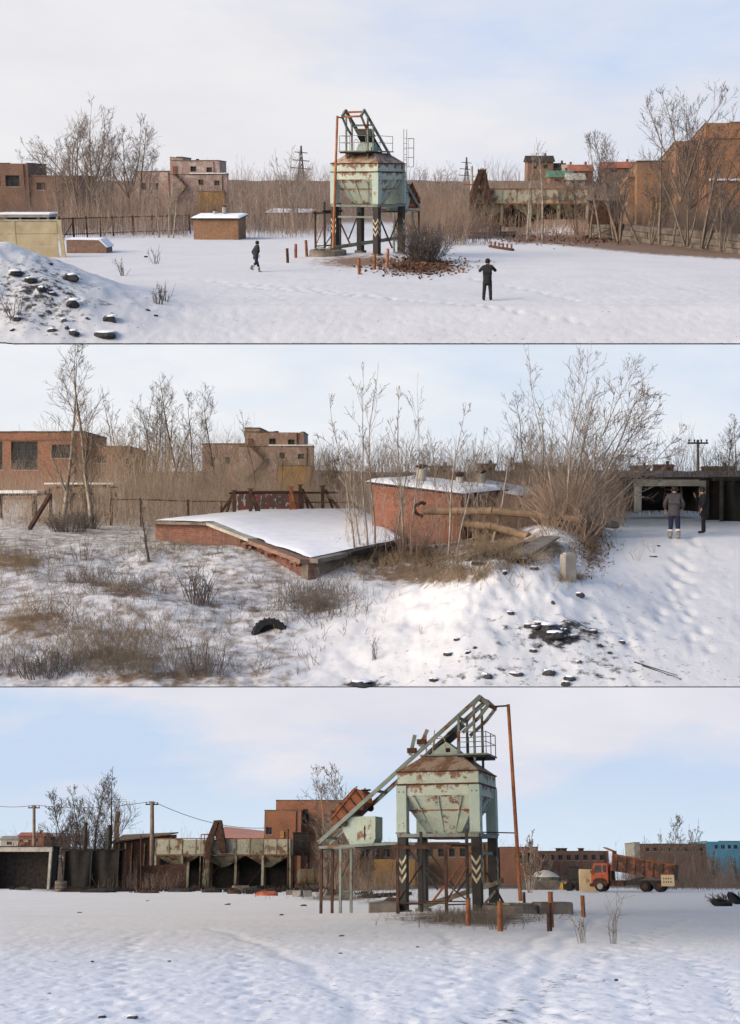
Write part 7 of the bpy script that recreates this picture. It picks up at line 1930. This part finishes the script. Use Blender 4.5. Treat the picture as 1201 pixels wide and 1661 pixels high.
MB().lathe([(.55, -1.85), (.82, -1.72), (.88, -1.6), (.88, 1.6), (.82, 1.72), (.55, 1.85)], 20, (0, 0, 1.35), 'X').build("shell", mat_paint_rust('tank_paint', (0.10, 0.10, 0.065), (0.07, 0.07, 0.045), amount=.5) if 'tank' not in M else M['tank'], o, smooth=True)
for x in (-1.2, 1.2): MB().bx(x - .15, x + .15, -.75, .75, -.2, .75).build("cradle", M['wood_dark'], o)
for x in (-.9, 0, .9): MB().lathe([(.885, -.03), (.905, 0), (.885, .03)], 20, (x, 0, 1.35), 'X').build("band", M['rust_dark'], o)

gs = "dark scrap before the sheds and bunker"
for i, (px, py, w, h) in enumerate(((118, 1442, 34, 10), (160, 1444, 40, 8), (196, 1443, 24, 9), (232, 1445, 30, 7), (262, 1443, 38, 8), (300, 1443, 20, 8), (330, 1442, 26, 9), (360, 1444, 22, 7), (405, 1447, 30, 8), (440, 1444, 24, 8), (470, 1443, 36, 9), (515, 1444, 30, 10), (540, 1448, 22, 8), (590, 1448, 20, 6), (620, 1452, 24, 6), (60, 1438, 26, 7), (30, 1440, 20, 6))):
    p = LOW.on(px, py); s = p.y / FPX
    lab = f"dark tangled scrap pile on the far snow edge, {ordinal(i)} from the tarp shed" if i < 15 else ["dark scrap pile before the concrete portal's pillar", "dark scrap pile before the concrete portal's middle"][i - 15]
    bush(LOW, "scrap_pile", lab, LOW.on(px, py + 3.5), w * s * .6, h * s * 1.1, 40, 'wood_dark' if i % 3 else 'rust_dark', .06, gs, 200 + i, 2, .9, .5)
sapling_thicket(LOW, 60, 260, 152, 190, 200, 2.0, 6.0, 'twig_dark', 81, .02)
sapling_thicket(LOW, 500, 700, 130, 175, 200, 2.0, 6.5, 'twig', 82, .02)
sapling_thicket(LOW, 1020, 1240, 135, 190, 240, 2.0, 5.0, 'twig', 83, .02)
sapling_thicket(LOW, 830, 1010, 150, 190, 120, 1.0, 3.4, 'twig', 84, .018)
rb = [(112, 1447, 40, 7), (160, 1448, 52, 6), (205, 1446, 30, 6), (245, 1449, 36, 6), (292, 1447, 44, 6), (345, 1448, 34, 6), (378, 1450, 26, 8), (408, 1449, 44, 9), (446, 1448, 30, 7), (505, 1447, 40, 8), (535, 1455, 30, 6), (600, 1457, 40, 6), (640, 1462, 34, 6), (40, 1444, 34, 6)]
order = sorted(range(len(rb)), key=lambda i: rb[i][0])
for i, (px, py, w, h) in enumerate(rb):
    p = LOW.on(px, py); s = p.y / FPX
    rock(LOW, p, w * s * .55, w * s * .35, h * s * 1.0, 300 + i, f"low dark rubble heap on the far snow edge, {ordinal(order.index(i))} from the left border", "rubble heaps along the far snow edge", 'wood_dark' if i % 3 else 'rust_dark')["category"] = "rubble heap"
# --- poles and wires
pole(LOW, "tall pale utility pole beside the bin bunker of the bottom view", 248, 1298, 150, r=.30, group="utility poles of the bottom view")
pole(LOW, "shorter utility pole above the concrete portal of the bottom view", 57, 1304, 165, r=.24, group="utility poles of the bottom view")
o = pole(LOW, "thin dark post beside the dark steel wall", 230, 1352, 141, r=.09, mat='rust_dark', ins=False, group="thin posts of the bottom view")
o = pole(LOW, "thin dark post in front of the storage tank's bunker end", 468, 1342, 150, r=.12, mat='rust_dark', ins=False, group="thin posts of the bottom view")
o = pole(LOW, "crooked pale post between tarp shed and steel wall", 205, 1365, 146, r=.10, mat='wood_pole', ins=False, group="thin posts of the bottom view")
q = Px(LOW, 184, 1440, 190)
o = thing("brick_chimney", "square brick chimney topped with antenna rods behind the tarp shed", "chimney", LOW, q.loc, 0)
MB().frustum((-.40, .40, -.4, .4, -1), (-.30, .30, -.3, .3, q.z(1325))).build("stack", M['brick_tan'], o)
for x in (-.2, .05, .22): MB().tube((x, 0, q.z(1325)), (x, 0, q.z(1306)), .035, n=5).build("rod", M['wire'], o)
for z_ in (1310, 1307): MB().tube((-1.1, 0, q.z(z_)), (1.2, 0, q.z(z_)), .025, n=5).build("rod", M['wire'], o)
def wire(yard, label, a, b_, sag):
    a, b_ = Vector(a), Vector(b_)
    pts = [a.lerp(b_, t) - Vector((0, 0, sag * 4 * t * (1 - t))) - a for t in np.linspace(0, 1, 14)]
    o = MB().path(pts, .035, 4).build("power_wire", M['wire']); o.matrix_world = yard.mat(a); tag(o, label, "wire", "overhead wires of the bottom view")
A_, B_ = LOW.at(248, 1300, 150), LOW.at(57, 1306, 165)
wire(LOW, "overhead wire between the two utility poles of the bottom view", A_, B_, .5)
wire(LOW, "overhead wire leaving the shorter pole towards the photo border", B_, LOW.at(-20, 1305, 172), .3)
wire(LOW, "overhead wire sagging from the tall pole to the brick factory", A_, LOW.at(436, 1343, 182), 1.0)

# --- litter on the far edge of the snow
gd = "debris along the far edge of the snow"
for pa, pb, w, h, m_, lb in (((377, 1441), (415, 1440), .9, .5, 'wood_dark', "black timber stack before the bunker"), ((410, 1443), (432, 1442), 1.0, .55, 'wood_dark', "short black beam before the storage tank"), ((445, 1437), (530, 1438), .7, .6, 'rust_dark', "long rusty girder below the storage tank"), ((450, 1432), (500, 1431), .8, .7, 'wood_dark', "dark beam under the tank cradles"),
                             ((352, 1437), (384, 1438), .5, .3, 'wood_dark', "thin dark plank before the bunker's middle"), ((20, 1441), (84, 1437), .4, .3, 'wood_dark', "dark plank before the concrete portal"), ((605, 1455), (665, 1452), .4, .35, 'rust_dark', "rusty girder lying behind the hopper's bucket frame")):
    timber(LOW, pa, pb, w, h, m_, lb, gd)
for px, py, w, h, m_, lb in ((483, 1455, 14, 10, 'concrete', "pale concrete cube, first of two beside the orange heap"), (498, 1455, 13, 10, 'concrete', "pale concrete cube, second of two beside the orange heap"), (470, 1452, 10, 8, 'concrete_dirty', "dirty concrete cube next to the pale cubes"), (390, 1448, 24, 11, 'concrete_dirty', "round topped grey slab stack before the bunker"), (540, 1460, 26, 7, 'concrete_dirty', "flat broken slab at the foot of the bucket frame"), (560, 1455, 14, 8, 'concrete_dirty', "small broken block at the foot of the bucket frame"), (525, 1452, 12, 9, 'concrete', "grey block between cubes and bucket frame")):
    p = LOW.on(px, py); s = p.y / FPX
    o = MB().box((0, 0, h * s * .45), (w * s, w * s * .8, h * s)).build("concrete_block", M[m_], None, bevel=.04); o.matrix_world = LOW.mat(p, random.uniform(-.4, .4)); tag(o, lb, "block", "concrete blocks along the far edge of the snow")
p = LOW.on(433, 1453); rock(LOW, p, 1.0, .7, .45, 91, "flat orange heap of brick rubble on the snow", "heaps on the snow", 'orange_paint')
o = thing("steel_barrel", "dark upright barrel before the black tarp shed", "barrel", LOW, LOW.on(98, 1447), 0)
MB().lathe([(.55, -.1), (.58, 0), (.58, 1.0), (.55, 1.02), (.5, .95)], 16).build("barrel_body", M['concrete_dirty'], o)
for z_ in (.3, .65): MB().lathe([(.585, z_ - .03), (.61, z_), (.585, z_ + .03)], 16).build("hoop", M['rust_dark'], o)
dk = [(370, 1468, 12), (456, 1485, 10), (493, 1470, 12), (555, 1519, 10), (240, 1462, 8), (552, 1547, 8), (678, 1537, 7), (275, 1560, 8), (150, 1560, 8), (130, 1481, 10), (215, 1652, 22), (165, 1650, 16), (80, 1612, 8), (1000, 1590, 9), (62, 1437, 9)]
order = sorted(range(len(dk)), key=lambda i: dk[i][0])
for i, (px, py, w) in enumerate(dk):
    p = LOW.on(px, py); s = p.y / FPX
    rock(LOW, p, w * s * .5, w * s * .5, w * s * .2, 120 + i, f"dark clod on the open snow of the bottom view, {ordinal(order.index(i))} from the left border", "clods on the snow of the bottom view")
o = bush(LOW, "branch_pile", "dark tangle of branches and tyres on the snow at the photo border", LOW.on(1184, 1466), 1.0, .75, 90, 'bark_dark', .03, None, 21, 3, .9)
tyre(LOW, LOW.on(1172, 1470) + Vector((0, 0, .15)), .55, .28, "black tyre under the dark tangle of branches", .3, .2)
tyre(LOW, LOW.on(1194, 1467) + Vector((0, 0, .3)), .5, .28, "black tyre standing askew in the dark tangle", .9, .7)
for px, py, H, lb in ((945, 1530, .95, "feathery dry weed on the snow below the lone post"), (993, 1531, 1.25, "tall feathery dry weed on open snow"), (808, 1508, .6, "low weeds at the foot of the post before the well"), (786, 1500, .7, "low weeds between two posts under the hopper")):
    bush(LOW, "dry_weed", lb, LOW.on(px, py), .10 if H > .9 else .3, H, 9 if H > .9 else 40, 'drygrass_grey', .008, "weeds on the snow of the bottom view", px, 6, .12 if H > .9 else .4)
bush(LOW, "reed_clump", "pale reddish clump of dry stalks before the dark steel wall", LOW.stand(262, 143), 2.0, 1.9, 140, 'brush', .02, None, 31, 3, .3, .5)

# --- trees and brush
TL = "trees of the bottom view"
tl = [(92, 175, 10.8, 'slim', 1), (105, 172, 11.5, 'birch', 2), (118, 178, 10.5, 'birch', 3), (135, 172, 12.8, 'birch', 4), (152, 170, 13.4, 'birch', 5), (178, 172, 14.6, 'birch', 6), (78, 180, 8.5, 'multi', 7), (30, 185, 7, 'multi', 8), (165, 180, 9, 'multi', 9), (112, 168, 9.5, 'multi', 10), (145, 176, 10.5, 'multi', 11)]
lb = ["slender bare tree first of the row behind the tarp shed", "bare tree second in the row behind the tarp shed", "bare tree third in the row, behind the shed's first stove pipe", "tall bare tree between the two stove pipes", "bare tree rising at the second stove pipe", "tallest bare tree beside the brick chimney", "low bushy tree beside the shorter utility pole", "faint bushy tree above the concrete portal", "bushy tree low behind the stove pipes", "dense many stemmed tree in the row behind the tarp shed", "many stemmed tree between the stove pipes"]
for (px, d, H, k, s), l in zip(tl, lb): tree(LOW, "bare_tree", l, LOW.stand(px, d), H * 1.12, k, s, ('bark_dark', 'twig_dark'), .021, TL)
tl = [(540, 158, 14.0, 'birch', 1), (560, 152, 14.5, 'birch', 2), (548, 140, 9.5, 'multi', 3), (530, 145, 8.0, 'multi', 4), (575, 150, 9.0, 'multi', 5), (596, 160, 7.0, 'multi', 6), (858, 120, 5.6, 'multi', 7), (1075, 190, 8.4, 'slim', 8), (1092, 185, 9.8, 'birch', 9), (1112, 188, 9.6, 'slim', 10), (1130, 190, 8.8, 'slim', 11), (880, 185, 6.0, 'multi', 12), (1038, 192, 7, 'slim', 13), (1060, 150, 5, 'multi', 14), (1165, 150, 4.5, 'multi', 3), (1195, 145, 4.2, 'multi', 5)]
lb = ["tall pale birch before the brick factory", "tallest pale birch before the brick factory", "many stemmed bush tree before the factory", "low many stemmed tree beside the storage tank", "bushy tree behind the bucket frame", "short bushy tree under the inclined rails", "bushy bare tree beyond the rusty pipe", "thin bare tree above the brown factory hall, first of four", "bare tree above the factory hall, tallest of four", "bare tree above the factory hall, third of four", "thin bare tree above the factory hall beside the blue end", "bushy tree behind the yurt", "faint thin tree at the factory hall's stair tower", "bushy tree behind the dump truck's tail", "low bushy tree before the blue hall end", "low bushy tree at the photo border before the blue hall"]
for (px, d, H, k, s), l in zip(tl, lb): tree(LOW, "scrub_tree", l, LOW.stand(px, d), H * 1.05, k, s, ('bark_pale', 'twig'), .021, TL)
band(LOW, -30, 1240, 200, 285, 2600, 3.0, 6.5, 'brush', 51, .030)
band(LOW, -30, 600, 158, 200, 1100, 1.5, 4.2, 'brush', 52, .022)
band(LOW, 1010, 1240, 140, 200, 1500, 1.6, 4.4, 'brush', 53, .020)
band(LOW, 520, 660, 128, 170, 700, 1.2, 4.0, 'brush_warm', 54, .018)
band(LOW, 700, 1010, 145, 190, 700, .6, 2.2, 'brush', 55, .018)
band(LOW, 180, 260, 140, 150, 160, .6, 2.0, 'brush', 56, .016)
pts = blob_pts(LOW, 770, 1490, 60, 7, 420, 91); stems(LOW, "dry_grass", pts, np.full(len(pts), .42), M['drygrass_grey'], .008, .5, 1, 91, .3, per=2)
pts = blob_pts(LOW, 560, 1455, 50, 3, 260, 92); stems(LOW, "dry_grass", pts, np.full(len(pts), .5), M['drygrass_grey'], .012, .5, 1, 92, .3, per=2)
hs = [(25, 1376, 250, 6, 1.6, 'concrete', 'concrete_pale', "pale house on the far hill above the portal"), (50, 1372, 250, 5, 1.8, 'red_roof', 'brick_red', "red house on the far hill beside the shorter pole"), (85, 1370, 255, 5, 1.5, 'concrete', 'brick_brown', "brown house on the far hill before the row of trees")]
for px, py, d, w, h, rm, wm, l in hs: house(LOW, l, px, py, d, w, h, rm, wm, group="houses on the far hill of the bottom view", rh=.8)
